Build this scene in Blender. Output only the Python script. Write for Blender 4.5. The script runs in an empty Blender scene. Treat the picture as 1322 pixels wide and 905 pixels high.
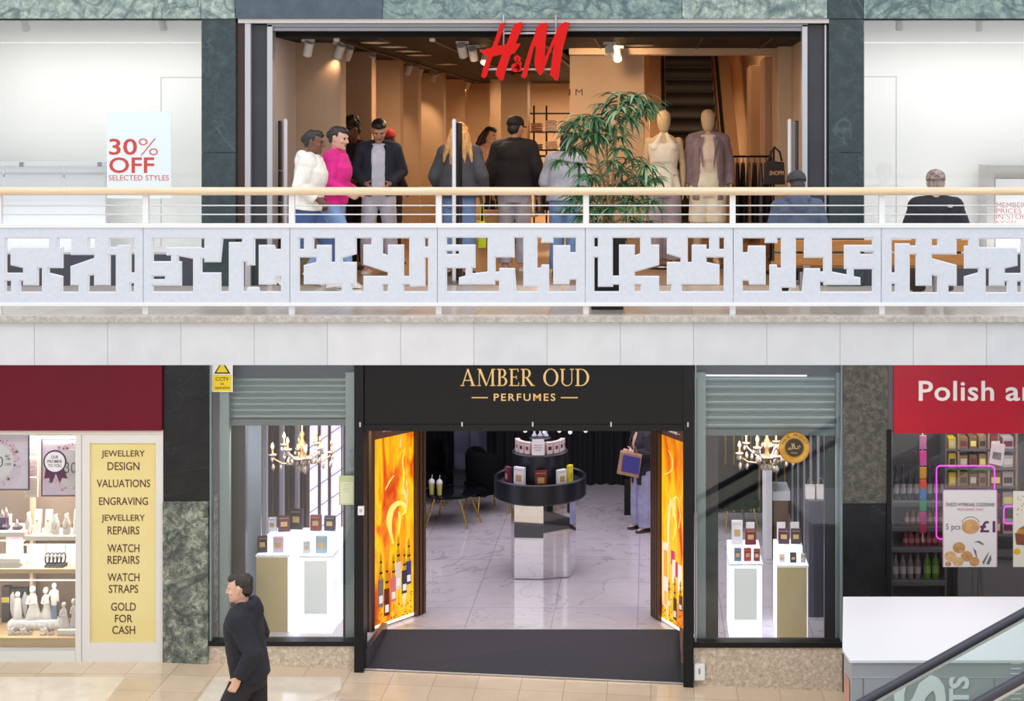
import bpy, bmesh, math, random
from mathutils import Vector, Matrix, noise
random.seed(7)
S = bpy.context.scene
COL = S.collection
R = math.radians
# ------------------------------------------------------------------ camera
F = 1894.0; PX0, PY0, EYE = 840.0, 173.0, 1.6      # focal length and principal point in pixels, eye height above the upper floor
cam_d = bpy.data.cameras.new('camera'); cam = bpy.data.objects.new('camera', cam_d); COL.objects.link(cam)
cam.location = (0, 0, EYE); cam.rotation_euler = (R(90), 0, 0)
cam_d.sensor_fit = 'HORIZONTAL'; cam_d.sensor_width = 36; cam_d.lens = F / 1322 * 36
cam_d.shift_x = -(PX0 - 661) / 1322; cam_d.shift_y = (PY0 - 452.5) / 1322
cam_d.clip_end = 200
S.camera = cam
# ------------------------------------------------------------------ world, exposure, skylight
W = bpy.data.worlds.new('world'); S.world = W; W.use_nodes = True
nt = W.node_tree; nt.nodes.clear()
out = nt.nodes.new('ShaderNodeOutputWorld'); bg = nt.nodes.new('ShaderNodeBackground')
tc = nt.nodes.new('ShaderNodeTexCoord'); sx = nt.nodes.new('ShaderNodeSeparateXYZ'); rp = nt.nodes.new('ShaderNodeValToRGB'); ma = nt.nodes.new('ShaderNodeMath')
ma.operation = 'MULTIPLY_ADD'; ma.inputs[1].default_value = .5; ma.inputs[2].default_value = .5
nt.links.new(tc.outputs['Generated'], sx.inputs[0]); nt.links.new(sx.outputs['Z'], ma.inputs[0]); nt.links.new(ma.outputs[0], rp.inputs[0])
e = rp.color_ramp.elements
e[0].position = .30; e[0].color = (.56, .54, .52, 1); e[1].position = .80; e[1].color = (1.0, 1.02, 1.06, 1)
x_ = rp.color_ramp.elements.new(.52); x_.color = (.84, .86, .89, 1)
nt.links.new(rp.outputs[0], bg.inputs[0]); bg.inputs[1].default_value = 1.26; nt.links.new(bg.outputs[0], out.inputs[0])
S.view_settings.view_transform = 'Standard'; S.view_settings.look = 'None'; S.view_settings.exposure = 0.0; S.view_settings.gamma = 1; S.view_settings.use_curve_mapping = False
S.cycles.max_bounces = 10; S.cycles.transparent_max_bounces = 16; S.cycles.caustics_reflective = False; S.cycles.caustics_refractive = False
S.cycles.sample_clamp_indirect = 4.0

def light(kind, loc, energy, color=(1, 1, 1), size=1, size_y=None, rot=(0, 0, 0), name='lamp_light', parent=None, spot=60, blend=.6):
    d = bpy.data.lights.new(name, kind); d.energy = energy; d.color = color
    if kind == 'AREA':
        d.size = size
        if size_y: d.shape = 'RECTANGLE'; d.size_y = size_y
    else: d.shadow_soft_size = size
    if kind == 'SPOT': d.spot_size = R(spot); d.spot_blend = blend
    o = bpy.data.objects.new(name, d); o.location = loc; o.rotation_euler = rot; COL.objects.link(o)
    if parent:
        o.parent = parent; o.matrix_parent_inverse = Matrix.Translation(-Vector(parent.location))
    return o
def aim(frm, to):
    return (Vector(to) - Vector(frm)).to_track_quat('-Z', 'Y').to_euler()
WARM = (1, .68, .42); COOL = (.90, .86, 1)
light('AREA', (-1, 6.5, 9), 560, (.97, .99, 1), 16, 9, name='atrium_skylight')
light('AREA', (-2.2, 14.0, -.47), 120, (1, .97, .93), 11, .9, rot=(R(14), 0, 0), name='soffit_fill')  # fill added under the slab to brighten the lower shopfronts
light('AREA', (-1.3, 19.2, -1.05), 170, COOL, 5, 4, name='perfume_shop_light')
light('AREA', (-6.0, 15.62, 2.6), 20, (1, .97, .94), 2.8, .3, rot=(R(14), 0, 0), name='left_window_light')
light('AREA', (3.6, 15.62, 2.6), 20, (1, .98, .96), 2.8, .3, rot=(R(14), 0, 0), name='right_window_light')
light('AREA', (-6.0, 15.60, .40), 7, (1, .98, .96), 2.8, .12, rot=(R(150), 0, 0), name='left_window_fill')  # added low fill, lifts the dim bottom of the display box
light('AREA', (3.6, 15.60, .40), 7, (1, .98, .97), 2.8, .12, rot=(R(150), 0, 0), name='right_window_fill')  # same added fill for the right display box
light('AREA', (-6.4, 15.95, -1.66), 60, (1, .93, .82), 1.3, .35, name='jewellery_window_light')
light('AREA', (3.6, 16.3, -1.24), 45, (1, .95, .95), 2, 1.5, name='food_shop_light')
light('AREA', (-3.85, 15.95, -1.45), 42, (1, .97, 1), 1.2, .4, name='perfume_window_light_west')
light('AREA', (1.3, 15.95, -1.45), 46, (1, .97, 1), 1.2, .4, name='perfume_window_light_east')

# ------------------------------------------------------------------ helpers
def X(px, D): return (px - PX0) * D / F
def Z(py, D): return EYE - (py - PY0) * D / F
def P(px, py, D): return Vector((X(px, D), D, Z(py, D)))
def lin(c):
    r = []
    for v in c[:3]:
        v = v / 255
        r.append(v / 12.92 if v <= .04045 else ((v + .055) / 1.055) ** 2.4)
    return (*r, 1)
MATS = {}
def mat(name, c, rough=.6, metal=0, c2=None, scale=8, detail=4, bump=0, emit=None, es=1, spec=.5, contrast=(.35, .65), coat=0, stretch=None, alpha=None):
    if name in MATS: return MATS[name]
    m = bpy.data.materials.new(name); m.use_nodes = True; t = m.node_tree; b = t.nodes['Principled BSDF']
    b.inputs['Base Color'].default_value = lin(c); b.inputs['Roughness'].default_value = rough; b.inputs['Metallic'].default_value = metal
    b.inputs['Specular IOR Level'].default_value = spec; b.inputs['Coat Weight'].default_value = coat
    if c2 is not None or bump:
        tc = t.nodes.new('ShaderNodeTexCoord'); n = t.nodes.new('ShaderNodeTexNoise'); n.inputs['Scale'].default_value = scale; n.inputs['Detail'].default_value = detail
        src = tc.outputs['Object']
        if stretch:
            mp = t.nodes.new('ShaderNodeMapping'); mp.inputs['Scale'].default_value = stretch; t.links.new(src, mp.inputs[0]); src = mp.outputs[0]
        t.links.new(src, n.inputs['Vector'])
        if c2 is not None:
            r = t.nodes.new('ShaderNodeValToRGB'); r.color_ramp.elements[0].position = contrast[0]; r.color_ramp.elements[1].position = contrast[1]
            r.color_ramp.elements[0].color = lin(c); r.color_ramp.elements[1].color = lin(c2)
            t.links.new(n.outputs['Fac'], r.inputs[0]); t.links.new(r.outputs[0], b.inputs['Base Color'])
        if bump:
            bm_ = t.nodes.new('ShaderNodeBump'); bm_.inputs['Strength'].default_value = bump; bm_.inputs['Distance'].default_value = .01
            t.links.new(n.outputs['Fac'], bm_.inputs['Height']); t.links.new(bm_.outputs[0], b.inputs['Normal'])
    if emit is not None:
        b.inputs['Emission Color'].default_value = lin(emit); b.inputs['Emission Strength'].default_value = es
    MATS[name] = m
    return m
def stone(name, cols, scale=4, vein=None, vein_scale=1.5, vein_w=.03, rough=.35, grain=60, spec=.5):
    """noise mottled stone with optional veins and fine grain"""
    m = bpy.data.materials.new(name); m.use_nodes = True; t = m.node_tree; b = t.nodes['Principled BSDF']
    b.inputs['Roughness'].default_value = rough; b.inputs['Specular IOR Level'].default_value = spec
    tc = t.nodes.new('ShaderNodeTexCoord'); n = t.nodes.new('ShaderNodeTexNoise'); n.inputs['Scale'].default_value = scale; n.inputs['Detail'].default_value = 9; n.inputs['Roughness'].default_value = .68; n.inputs['Distortion'].default_value = .6
    t.links.new(tc.outputs['Object'], n.inputs['Vector'])
    r = t.nodes.new('ShaderNodeValToRGB'); el = r.color_ramp.elements
    k = len(cols)
    el[0].position = .33; el[0].color = lin(cols[0]); el[1].position = .67; el[1].color = lin(cols[-1])
    for i in range(1, k - 1):
        q = el.new(.33 + .34 * i / (k - 1)); q.color = lin(cols[i])
    g = t.nodes.new('ShaderNodeTexNoise'); g.inputs['Scale'].default_value = grain; g.inputs['Detail'].default_value = 3
    t.links.new(tc.outputs['Object'], g.inputs['Vector'])
    ad = t.nodes.new('ShaderNodeMath'); ad.operation = 'MULTIPLY_ADD'; ad.inputs[1].default_value = .35; ad.inputs[2].default_value = -.175
    t.links.new(g.outputs['Fac'], ad.inputs[0]); a2 = t.nodes.new('ShaderNodeMath'); a2.operation = 'ADD'
    t.links.new(ad.outputs[0], a2.inputs[0]); t.links.new(n.outputs['Fac'], a2.inputs[1]); t.links.new(a2.outputs[0], r.inputs[0])
    col = r.outputs[0]
    if vein is not None:
        v = t.nodes.new('ShaderNodeTexNoise'); v.inputs['Scale'].default_value = vein_scale; v.inputs['Detail'].default_value = 5; v.inputs['Distortion'].default_value = 1.2
        t.links.new(tc.outputs['Object'], v.inputs['Vector'])
        s = t.nodes.new('ShaderNodeMath'); s.operation = 'SUBTRACT'; s.inputs[1].default_value = .5; t.links.new(v.outputs['Fac'], s.inputs[0])
        ab = t.nodes.new('ShaderNodeMath'); ab.operation = 'ABSOLUTE'; t.links.new(s.outputs[0], ab.inputs[0])
        mr = t.nodes.new('ShaderNodeMapRange'); mr.inputs[1].default_value = 0; mr.inputs[2].default_value = vein_w; mr.inputs[3].default_value = .75; mr.inputs[4].default_value = 0
        t.links.new(ab.outputs[0], mr.inputs[0]); mx = t.nodes.new('ShaderNodeMixRGB'); mx.inputs[2].default_value = lin(vein)
        t.links.new(mr.outputs[0], mx.inputs[0]); t.links.new(col, mx.inputs[1]); col = mx.outputs[0]
    t.links.new(col, b.inputs['Base Color']); MATS[name] = m
    return m
def tiles(name, c1, c2, joint, w, h, axes='XY', rough=.3, offset=0, mortar=.004, vein=None, spec=.5, shift=(0, 0)):
    """tiled surface: brick texture in object coordinates on the given axes"""
    m = bpy.data.materials.new(name); m.use_nodes = True; t = m.node_tree; b = t.nodes['Principled BSDF']
    b.inputs['Roughness'].default_value = rough; b.inputs['Specular IOR Level'].default_value = spec
    tc = t.nodes.new('ShaderNodeTexCoord'); sp = t.nodes.new('ShaderNodeSeparateXYZ'); cb = t.nodes.new('ShaderNodeCombineXYZ')
    t.links.new(tc.outputs['Object'], sp.inputs[0])
    for k in (0, 1):
        a = t.nodes.new('ShaderNodeMath'); a.operation = 'ADD'; a.inputs[1].default_value = shift[k]
        t.links.new(sp.outputs[axes[k]], a.inputs[0]); t.links.new(a.outputs[0], cb.inputs[k])
    br = t.nodes.new('ShaderNodeTexBrick'); br.offset = offset; br.squash = 1
    br.inputs['Scale'].default_value = 1; br.inputs['Brick Width'].default_value = w; br.inputs['Row Height'].default_value = h
    br.inputs['Mortar Size'].default_value = mortar; br.inputs['Mortar Smooth'].default_value = .1; br.inputs['Bias'].default_value = 0
    br.inputs['Color1'].default_value = lin(c1); br.inputs['Color2'].default_value = lin(c2); br.inputs['Mortar'].default_value = lin(joint)
    t.links.new(cb.outputs[0], br.inputs['Vector'])
    n = t.nodes.new('ShaderNodeTexNoise'); n.inputs['Scale'].default_value = 5; n.inputs['Detail'].default_value = 8; t.links.new(tc.outputs['Object'], n.inputs['Vector'])
    mr = t.nodes.new('ShaderNodeMapRange'); mr.inputs[3].default_value = .88; mr.inputs[4].default_value = 1.1; t.links.new(n.outputs['Fac'], mr.inputs[0])
    mu = t.nodes.new('ShaderNodeMixRGB'); mu.blend_type = 'MULTIPLY'; mu.inputs[0].default_value = 1; t.links.new(br.outputs['Color'], mu.inputs[1]); t.links.new(mr.outputs[0], mu.inputs[2])
    col = mu.outputs[0]
    if vein is not None:
        v = t.nodes.new('ShaderNodeTexNoise'); v.inputs['Scale'].default_value = .9; v.inputs['Detail'].default_value = 4; v.inputs['Distortion'].default_value = 1.6
        t.links.new(tc.outputs['Object'], v.inputs['Vector'])
        s = t.nodes.new('ShaderNodeMath'); s.operation = 'SUBTRACT'; s.inputs[1].default_value = .5; t.links.new(v.outputs['Fac'], s.inputs[0])
        ab = t.nodes.new('ShaderNodeMath'); ab.operation = 'ABSOLUTE'; t.links.new(s.outputs[0], ab.inputs[0])
        m2 = t.nodes.new('ShaderNodeMapRange'); m2.inputs[1].default_value = 0; m2.inputs[2].default_value = .012; m2.inputs[3].default_value = .5; m2.inputs[4].default_value = 0
        t.links.new(ab.outputs[0], m2.inputs[0]); mx = t.nodes.new('ShaderNodeMixRGB'); mx.inputs[2].default_value = lin(vein)
        t.links.new(m2.outputs[0], mx.inputs[0]); t.links.new(col, mx.inputs[1]); col = mx.outputs[0]
    t.links.new(col, b.inputs['Base Color']); MATS[name] = m
    return m
def glass(name, tint=(240, 248, 246), refl=.06, rough=0.0):
    m = bpy.data.materials.new(name); m.use_nodes = True; t = m.node_tree; t.nodes.clear()
    o = t.nodes.new('ShaderNodeOutputMaterial'); mx = t.nodes.new('ShaderNodeMixShader'); tr = t.nodes.new('ShaderNodeBsdfTransparent'); gl = t.nodes.new('ShaderNodeBsdfGlossy')
    fr = t.nodes.new('ShaderNodeLayerWeight'); fr.inputs['Blend'].default_value = .25
    mr = t.nodes.new('ShaderNodeMapRange'); mr.inputs[3].default_value = refl; mr.inputs[4].default_value = .9
    t.links.new(fr.outputs['Fresnel'], mr.inputs[0]); tr.inputs[0].default_value = lin(tint); gl.inputs['Roughness'].default_value = rough; gl.inputs[0].default_value = (1, 1, 1, 1)
    mr.inputs[1].default_value = .04
    t.links.new(mr.outputs[0], mx.inputs[0]); t.links.new(tr.outputs[0], mx.inputs[1]); t.links.new(gl.outputs[0], mx.inputs[2]); t.links.new(mx.outputs[0], o.inputs[0])
    MATS[name] = m
    return m
def emis(name, c, s):
    if name in MATS: return MATS[name]
    m = bpy.data.materials.new(name); m.use_nodes = True; t = m.node_tree; b = t.nodes['Principled BSDF']
    b.inputs['Base Color'].default_value = lin(c); b.inputs['Emission Color'].default_value = lin(c); b.inputs['Emission Strength'].default_value = s
    MATS[name] = m
    return m

class MB:
    def __init__(s): s.v = []; s.f = []; s.mi = []; s.k = 0; s.M = None
    def av(s, p):
        p = Vector(p)
        if s.M is not None: p = s.M @ p
        s.v.append(p); return len(s.v) - 1
    def af(s, f): s.f.append(tuple(f)); s.mi.append(s.k)
    def box(s, x0, x1, y0, y1, z0, z1):
        i = [s.av(p) for p in ((x0, y0, z0), (x1, y0, z0), (x1, y1, z0), (x0, y1, z0), (x0, y0, z1), (x1, y0, z1), (x1, y1, z1), (x0, y1, z1))]
        for q in ((3, 2, 1, 0), (4, 5, 6, 7), (0, 1, 5, 4), (1, 2, 6, 5), (2, 3, 7, 6), (3, 0, 4, 7)): s.af([i[k] for k in q])
        return s
    def cbox(s, c, sx, sy, sz): return s.box(c[0] - sx / 2, c[0] + sx / 2, c[1] - sy / 2, c[1] + sy / 2, c[2] - sz / 2, c[2] + sz / 2)
    def loft(s, rings, cap=True, closed=True):
        ids = [[s.av(p) for p in r] for r in rings]; n = len(rings[0])
        for a, b in zip(ids, ids[1:]):
            for k in range(n if closed else n - 1): s.af((a[k], a[(k + 1) % n], b[(k + 1) % n], b[k]))
        if cap: s.af(ids[0][::-1]); s.af(ids[-1])
        return s
    def tube(s, pts, r, n=8, cap=True, round_=False, flat=1.0):
        pts = [Vector(p) for p in pts]; m = len(pts)
        rr = list(r) if hasattr(r, '__len__') else [r] * m
        tg = [((pts[min(i + 1, m - 1)] - pts[max(i - 1, 0)])).normalized() for i in range(m)]
        up = Vector((0, 0, 1)) if abs(tg[0].z) < .9 else Vector((1, 0, 0))
        u = (up - tg[0] * up.dot(tg[0])).normalized(); rings = []
        if round_:
            ext = [(-.94, .34), (-.7, .71), (-.34, .94)]
            for a, b in ext:
                w = tg[0].cross(u); c = pts[0] + tg[0] * a * rr[0]
                rings.append([c + (u * math.cos(t) + w * math.sin(t) * flat) * rr[0] * b for t in [2 * math.pi * k / n for k in range(n)]])
        for i in range(m):
            u = (u - tg[i] * u.dot(tg[i])).normalized(); w = tg[i].cross(u)
            rings.append([pts[i] + (u * math.cos(t) + w * math.sin(t) * flat) * rr[i] for t in [2 * math.pi * k / n for k in range(n)]])
        if round_:
            for a, b in [(.34, .94), (.7, .71), (.94, .34)]:
                c = pts[-1] + tg[-1] * a * rr[-1]
                rings.append([c + (u * math.cos(t) + w * math.sin(t) * flat) * rr[-1] * b for t in [2 * math.pi * k / n for k in range(n)]])
        return s.loft(rings, cap)
    def cyl(s, c, r, z0, z1, n=24, r1=None):
        r1 = r if r1 is None else r1
        return s.loft([[(c[0] + q * math.cos(2 * math.pi * k / n), c[1] + q * math.sin(2 * math.pi * k / n), z) for k in range(n)] for q, z in ((r, z0), (r1, z1))])
    def lathe(s, c, prof, n=20):
        return s.loft([[(c[0] + r * math.cos(2 * math.pi * k / n), c[1] + r * math.sin(2 * math.pi * k / n), c[2] + z) for k in range(n)] for r, z in prof])
    def ell(s, c, r, n=14, m=9):
        c = Vector(c); r = r if hasattr(r, '__len__') else (r, r, r)
        return s.loft([[c + Vector((r[0] * math.sin(a) * math.cos(2 * math.pi * k / n), r[1] * math.sin(a) * math.sin(2 * math.pi * k / n), -r[2] * math.cos(a))) for k in range(n)] for a in [math.pi * (j + .15) / (m - 1 + .3) for j in range(m)]])
    def prism(s, poly, y0, y1):                       # polygon in x, z extruded along y; front face looks towards -y
        a = [s.av((x, y0, z)) for x, z in poly]; b = [s.av((x, y1, z)) for x, z in poly]; n = len(poly)
        ar = sum(poly[i][0] * poly[(i + 1) % n][1] - poly[(i + 1) % n][0] * poly[i][1] for i in range(n))
        if ar < 0: a = a[::-1]; b = b[::-1]
        s.af(a); s.af(b[::-1])
        for k in range(n): s.af((a[k], b[k], b[(k + 1) % n], a[(k + 1) % n]))
        return s
    def ring(s, c, r0, r1, y0, y1, n=40, a0=0, a1=2 * math.pi, sz=1.0):  # flat ring in the x, z plane
        full = abs(a1 - a0 - 2 * math.pi) < 1e-6; k = n if full else n + 1
        rows = []
        for i in range(k):
            t = a0 + (a1 - a0) * i / n; cx, sz_ = math.cos(t), math.sin(t) * sz
            rows.append([(c[0] + r0 * cx, y0, c[1] + r0 * sz_), (c[0] + r1 * cx, y0, c[1] + r1 * sz_), (c[0] + r1 * cx, y1, c[1] + r1 * sz_), (c[0] + r0 * cx, y1, c[1] + r0 * sz_)])
        if full: rows.append(rows[0])
        return s.loft(rows, cap=not full)
    def mesh(s, me):                                   # append a mesh datablock, transformed by s.M
        o = len(s.v)
        for v in me.vertices: s.av(v.co)
        for p in me.polygons: s.af([o + i for i in p.vertices])
        return s
    def data(s, name, mats, smooth=False):
        me = bpy.data.meshes.new(name); me.from_pydata([tuple(v) for v in s.v], [], s.f)
        for m in (mats if isinstance(mats, (list, tuple)) else [mats]): me.materials.append(m)
        if any(s.mi): me.polygons.foreach_set('material_index', s.mi)
        if smooth: me.polygons.foreach_set('use_smooth', [True] * len(me.polygons))
        me.update()
        b = bmesh.new(); b.from_mesh(me); bmesh.ops.recalc_face_normals(b, faces=b.faces); b.to_mesh(me); b.free()
        return me
    def build(s, name, mats, parent=None, smooth=False, bevel=0, seg=2, auto=None):
        me = s.data(name, mats, smooth or auto is not None)
        if auto is not None: me.set_sharp_from_angle(angle=R(auto))
        return link(name, me, parent, bevel, seg)
def link(name, me, parent=None, bevel=0, seg=2):
    o = bpy.data.objects.new(name, me); COL.objects.link(o)
    if parent is not None:
        o.parent = parent
        r = parent
        off = Vector(r.location)
        while r.parent is not None: r = r.parent; off += Vector(r.location) if r.type == 'EMPTY' else Vector((0, 0, 0))
        root = parent
        while root.parent is not None: root = root.parent
        # geometry is written in world space; cancel the parent's own offset
        o.matrix_parent_inverse = Matrix.Translation(-Vector(root.location)) if parent is root else Matrix.Identity(4)
    if bevel:
        b = o.modifiers.new('bevel', 'BEVEL'); b.width = bevel; b.segments = seg; b.limit_method = 'ANGLE'; b.angle_limit = R(35); b.harden_normals = False
    return o
def tag(o, label, cat, group=None, kind=None):
    o['label'] = label; o['category'] = cat
    if group: o['group'] = group
    if kind: o['kind'] = kind
    return o
def thing(name, label, cat, loc=(0, 0, 0), group=None):
    o = bpy.data.objects.new(name, None); COL.objects.link(o); o.location = loc; o.empty_display_size = .1
    return tag(o, label, cat, group)
def struct(name, mb, m, label=None, bevel=0, auto=None, smooth=False):
    o = mb.build(name, m, None, bevel=bevel, auto=auto, smooth=smooth); o['kind'] = 'structure'
    if label: o['label'] = label; o['category'] = name.split('_')[0]
    return o
def copy_tree(o, parent=None):
    c = o.copy(); COL.objects.link(c)
    if parent is not None: c.parent = parent; c.matrix_parent_inverse = o.matrix_parent_inverse.copy()
    for ch in list(o.children): copy_tree(ch, c)
    return c
def place(root, loc, rotz=0, label=None, group=None, scale=None):
    root.location = loc; root.rotation_euler = (0, 0, rotz)
    if scale: root.scale = (scale,) * 3 if not hasattr(scale, '__len__') else scale
    if label: root['label'] = label
    if group: root['group'] = group
    return root
_FC = {}
def text_mesh(s, bold=0.0, spacing=1.0):
    key = (s, bold, spacing)
    if key in _FC: return _FC[key]
    c = bpy.data.curves.new('t', 'FONT'); c.body = s; c.size = 1; c.offset = bold; c.resolution_u = 3; c.space_character = spacing; c.fill_mode = 'FRONT'
    o = bpy.data.objects.new('t', c); me = bpy.data.meshes.new_from_object(o)
    bpy.data.objects.remove(o); bpy.data.curves.remove(c)
    _FC[key] = me
    return me
def put_text(mb, s, x0, x1, z0, z1, y, th=.003, bold=0.0, spacing=1.0, keep=False):
    """lettering fitted to the box x0..x1, z0..z1 on the plane y (facing -y), th thick towards the viewer"""
    me = text_mesh(s, bold, spacing)
    xs = [v.co.x for v in me.vertices]; zs = [v.co.y for v in me.vertices]
    ax, bx, az, bz = min(xs), max(xs), min(zs), max(zs)
    kx = (x1 - x0) / (bx - ax); kz = (z1 - z0) / (bz - az)
    if keep: kx = kz; x0 = (x0 + x1) / 2 - kx * (bx - ax) / 2
    def T(v): return (x0 + (v.x - ax) * kx, z0 + (v.y - az) * kz)
    o = len(mb.v); n = len(me.vertices)
    for v in me.vertices: p = T(v.co); mb.av((p[0], y - th, p[1]))
    for p in me.polygons: mb.af([o + i for i in p.vertices])
    if th > .0015:                                     # side walls
        o2 = len(mb.v)
        for v in me.vertices: p = T(v.co); mb.av((p[0], y, p[1]))
        cnt = {}
        for p in me.polygons:
            vs = list(p.vertices)
            for a, b in zip(vs, vs[1:] + vs[:1]):
                k = (min(a, b), max(a, b)); cnt.setdefault(k, []).append((a, b))
        for k, l in cnt.items():
            if len(l) == 1: a, b = l[0]; mb.af((o + a, o2 + a, o2 + b, o + b))
    return mb
def fuse(mb, voxel=.008, smooth=2, disp=None, name='fused'):
    """one continuous closed surface from overlapping closed pieces"""
    me = bpy.data.meshes.new(name); me.from_pydata([tuple(v) for v in mb.v], [], mb.f); me.update()
    b = bmesh.new(); b.from_mesh(me); bmesh.ops.recalc_face_normals(b, faces=b.faces); b.to_mesh(me); b.free()
    o = bpy.data.objects.new(name, me); COL.objects.link(o)
    r = o.modifiers.new('r', 'REMESH'); r.mode = 'VOXEL'; r.voxel_size = voxel; r.use_smooth_shade = True
    if smooth:
        q = o.modifiers.new('s', 'SMOOTH'); q.factor = .5; q.iterations = smooth
    dg = bpy.context.evaluated_depsgraph_get()
    res = bpy.data.meshes.new_from_object(o.evaluated_get(dg))
    bpy.data.objects.remove(o); bpy.data.meshes.remove(me)
    if disp:
        amp, sc = disp
        for v, n_ in zip(res.vertices, [tuple(x.vector) for x in res.vertex_normals]):
            v.co += Vector(n_) * amp * noise.noise(Vector(v.co) * sc)
    res.polygons.foreach_set('use_smooth', [True] * len(res.polygons))
    return res
# ------------------------------------------------------------------ materials of the setting
stone('green_marble', [(104, 124, 124), (146, 164, 158), (196, 206, 192)], 13, vein=(74, 94, 98), vein_scale=1.6, vein_w=.035, grain=90)
stone('green_marble_mid', [(86, 108, 112), (122, 144, 142), (160, 176, 164)], 13, vein=(62, 84, 90), vein_scale=1.8, vein_w=.035, grain=90)
stone('dark_granite', [(40, 54, 58), (50, 65, 69), (62, 78, 81)], 9, vein=(80, 96, 100), vein_scale=.8, vein_w=.006, grain=120, rough=.3)
stone('slate_blue', [(66, 80, 94), (74, 90, 102), (84, 98, 110)], 5, grain=120, rough=.35)
stone('black_granite', [(24, 25, 28), (31, 32, 35), (38, 40, 42)], 4, vein=(58, 64, 66), vein_scale=.9, vein_w=.003, grain=150, rough=.3, spec=.3)
stone('rough_green_stone', [(56, 62, 62), (110, 118, 110), (172, 178, 160)], 11, vein=(54, 60, 62), vein_scale=1.2, vein_w=.045, grain=70, rough=.5)
stone('rough_brown_stone', [(58, 58, 54), (84, 82, 76), (116, 110, 100)], 14, grain=80, rough=.5)
stone('pebble_stone', [(172, 156, 138), (200, 185, 166), (228, 215, 198)], 22, grain=60, rough=.45)
stone('nosing_stone', [(158, 152, 148), (182, 176, 170), (204, 198, 192)], 18, grain=80, rough=.5)
tiles('fascia_stone', (206, 209, 214), (214, 215, 219), (168, 170, 175), .645, .6, 'XZ', rough=.55, shift=(.267, .5), mortar=.0035)
tiles('walkway_stone', (216, 208, 200), (224, 216, 208), (188, 178, 170), .64, .64, 'XY', rough=.22, spec=.5, shift=(.267, .1))
tiles('store_floor', (150, 124, 100), (164, 136, 108), (110, 88, 70), 1.2, .24, 'XY', rough=.28, offset=.5)
tiles('mall_floor', (226, 206, 180), (216, 193, 166), (182, 162, 142), .45, .45, 'XY', rough=.1, spec=.6, shift=(0, .2))
tiles('marble_floor', (200, 190, 194), (206, 196, 198), (150, 140, 146), .98, .98, 'XY', rough=.09, vein=(140, 128, 138), spec=.6, shift=(.15, .3))
white = mat('white_paint', (238, 240, 243), .45)
cream = mat('cream_paint', (238, 237, 234), .6)
alu = mat('brushed_aluminium', (196, 196, 200), .38, .6)
grey_alu = mat('grey_aluminium', (150, 152, 158), .4, .5)
dark_panel = mat('anthracite_panel', (52, 54, 60), .45, c2=(58, 60, 66), scale=3)
plinth_dark = mat('dark_plinth', (70, 68, 78), .5)
bronze = mat('bronze_metal', (70, 52, 44), .4, .4)
beige_wall = mat('beige_wall', (196, 166, 134), .7, c2=(204, 174, 142), scale=2)
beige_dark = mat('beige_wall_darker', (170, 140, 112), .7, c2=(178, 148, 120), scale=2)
dark_ceiling = mat('dark_ceiling', (15, 12, 11), .55, spec=.15)
blk = mat('black_gloss', (20, 20, 23), .1, spec=.28)
blk_satin = mat('black_satin', (26, 26, 29), .4, spec=.25)
gls = glass('shop_glass', (252, 253, 253), .04)
gls_green = glass('escalator_glass', (238, 246, 245), .06)
gls_clear = glass('clear_acrylic', (228, 232, 234), .06)
curtain = mat('black_curtain', (9, 9, 12), .85, c2=(16, 15, 20), scale=3, stretch=(9, 9, .3))

# ------------------------------------------------------------------ upper floor: slab, walkway, frieze, columns
DU = 15.5                                             # plane of both shopfronts
def U(px): return X(px, DU)
def V(py): return Z(py, DU)
struct('floor_upper', MB().box(-8.5, 5.6, 12.93, 15.5, -.05, 0), MATS['walkway_stone'])
struct('trim_nosing', MB().box(-8.5, 5.6, 12.88, 12.93, -.056, 0), MATS['nosing_stone'], bevel=.004)
struct('wall_slab', MB().box(-8.5, 5.6, 12.92, 15.45, -.435, -.056), MATS['fascia_stone'])
for i, (a, b, m) in enumerate([(-110, 262.5, 'green_marble'), (263, 306.5, 'green_marble'), (307, 496, 'slate_blue'), (496.5, 880, 'green_marble_mid'), (880.5, 1066.5, 'green_marble'), (1067, 1113, 'dark_granite'), (1113.5, 1440, 'green_marble_mid')]):
    struct('wall_frieze', MB().box(U(a), U(b), 15.40, 15.75, V(25), 3.7), MATS[m], bevel=.004)
for a, b in ((263, 307), (1069, 1114)):
    struct('wall_column', MB().box(U(a), U(b), 15.42, 15.9, 0, V(197) - .003).box(U(a), U(b), 15.42, 15.9, V(197) + .003, V(25)), MATS['dark_granite'], bevel=.003)
struct('trim_shadow_gap', MB().box(U(-110), U(263), 15.43, 15.5, V(26.5), V(25)).box(U(1114), U(1440), 15.43, 15.5, V(26.5), V(25)), blk_satin)
# entrance surround of the clothes store
s = MB()
s.box(U(307), U(318), 15.46, 15.8, 0, V(30)); struct('trim_entrance_bronze', s, bronze)
struct('trim_entrance_strip', MB().box(U(318), U(325.5), 15.44, 15.75, 0, V(30)), alu, bevel=.004)
for a, b in ((325.5, 347), (1042, 1069)): struct('wall_shutter_guide', MB().box(U(a), U(b), 15.50, 15.66, 0, V(32)), dark_panel)
struct('trim_entrance_reveal', MB().box(U(346), U(353), 15.46, 15.6, 0, V(32)).box(U(1035), U(1042), 15.46, 15.6, 0, V(32)).box(U(1064), U(1066.5), 15.46, 15.5, 0, V(32)), alu, bevel=.004)
struct('trim_entrance_soffit', MB().box(U(310), U(1069), 15.42, 15.8, V(30.5), V(25)), mat('warm_white_soffit', (206, 198, 194), .5))
struct('trim_entrance_header', MB().box(U(346), U(1042), 15.46, 15.62, V(35), V(30.5)).box(U(346), U(1042), 15.49, 15.62, V(40), V(35)), grey_alu, bevel=.003)
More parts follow.
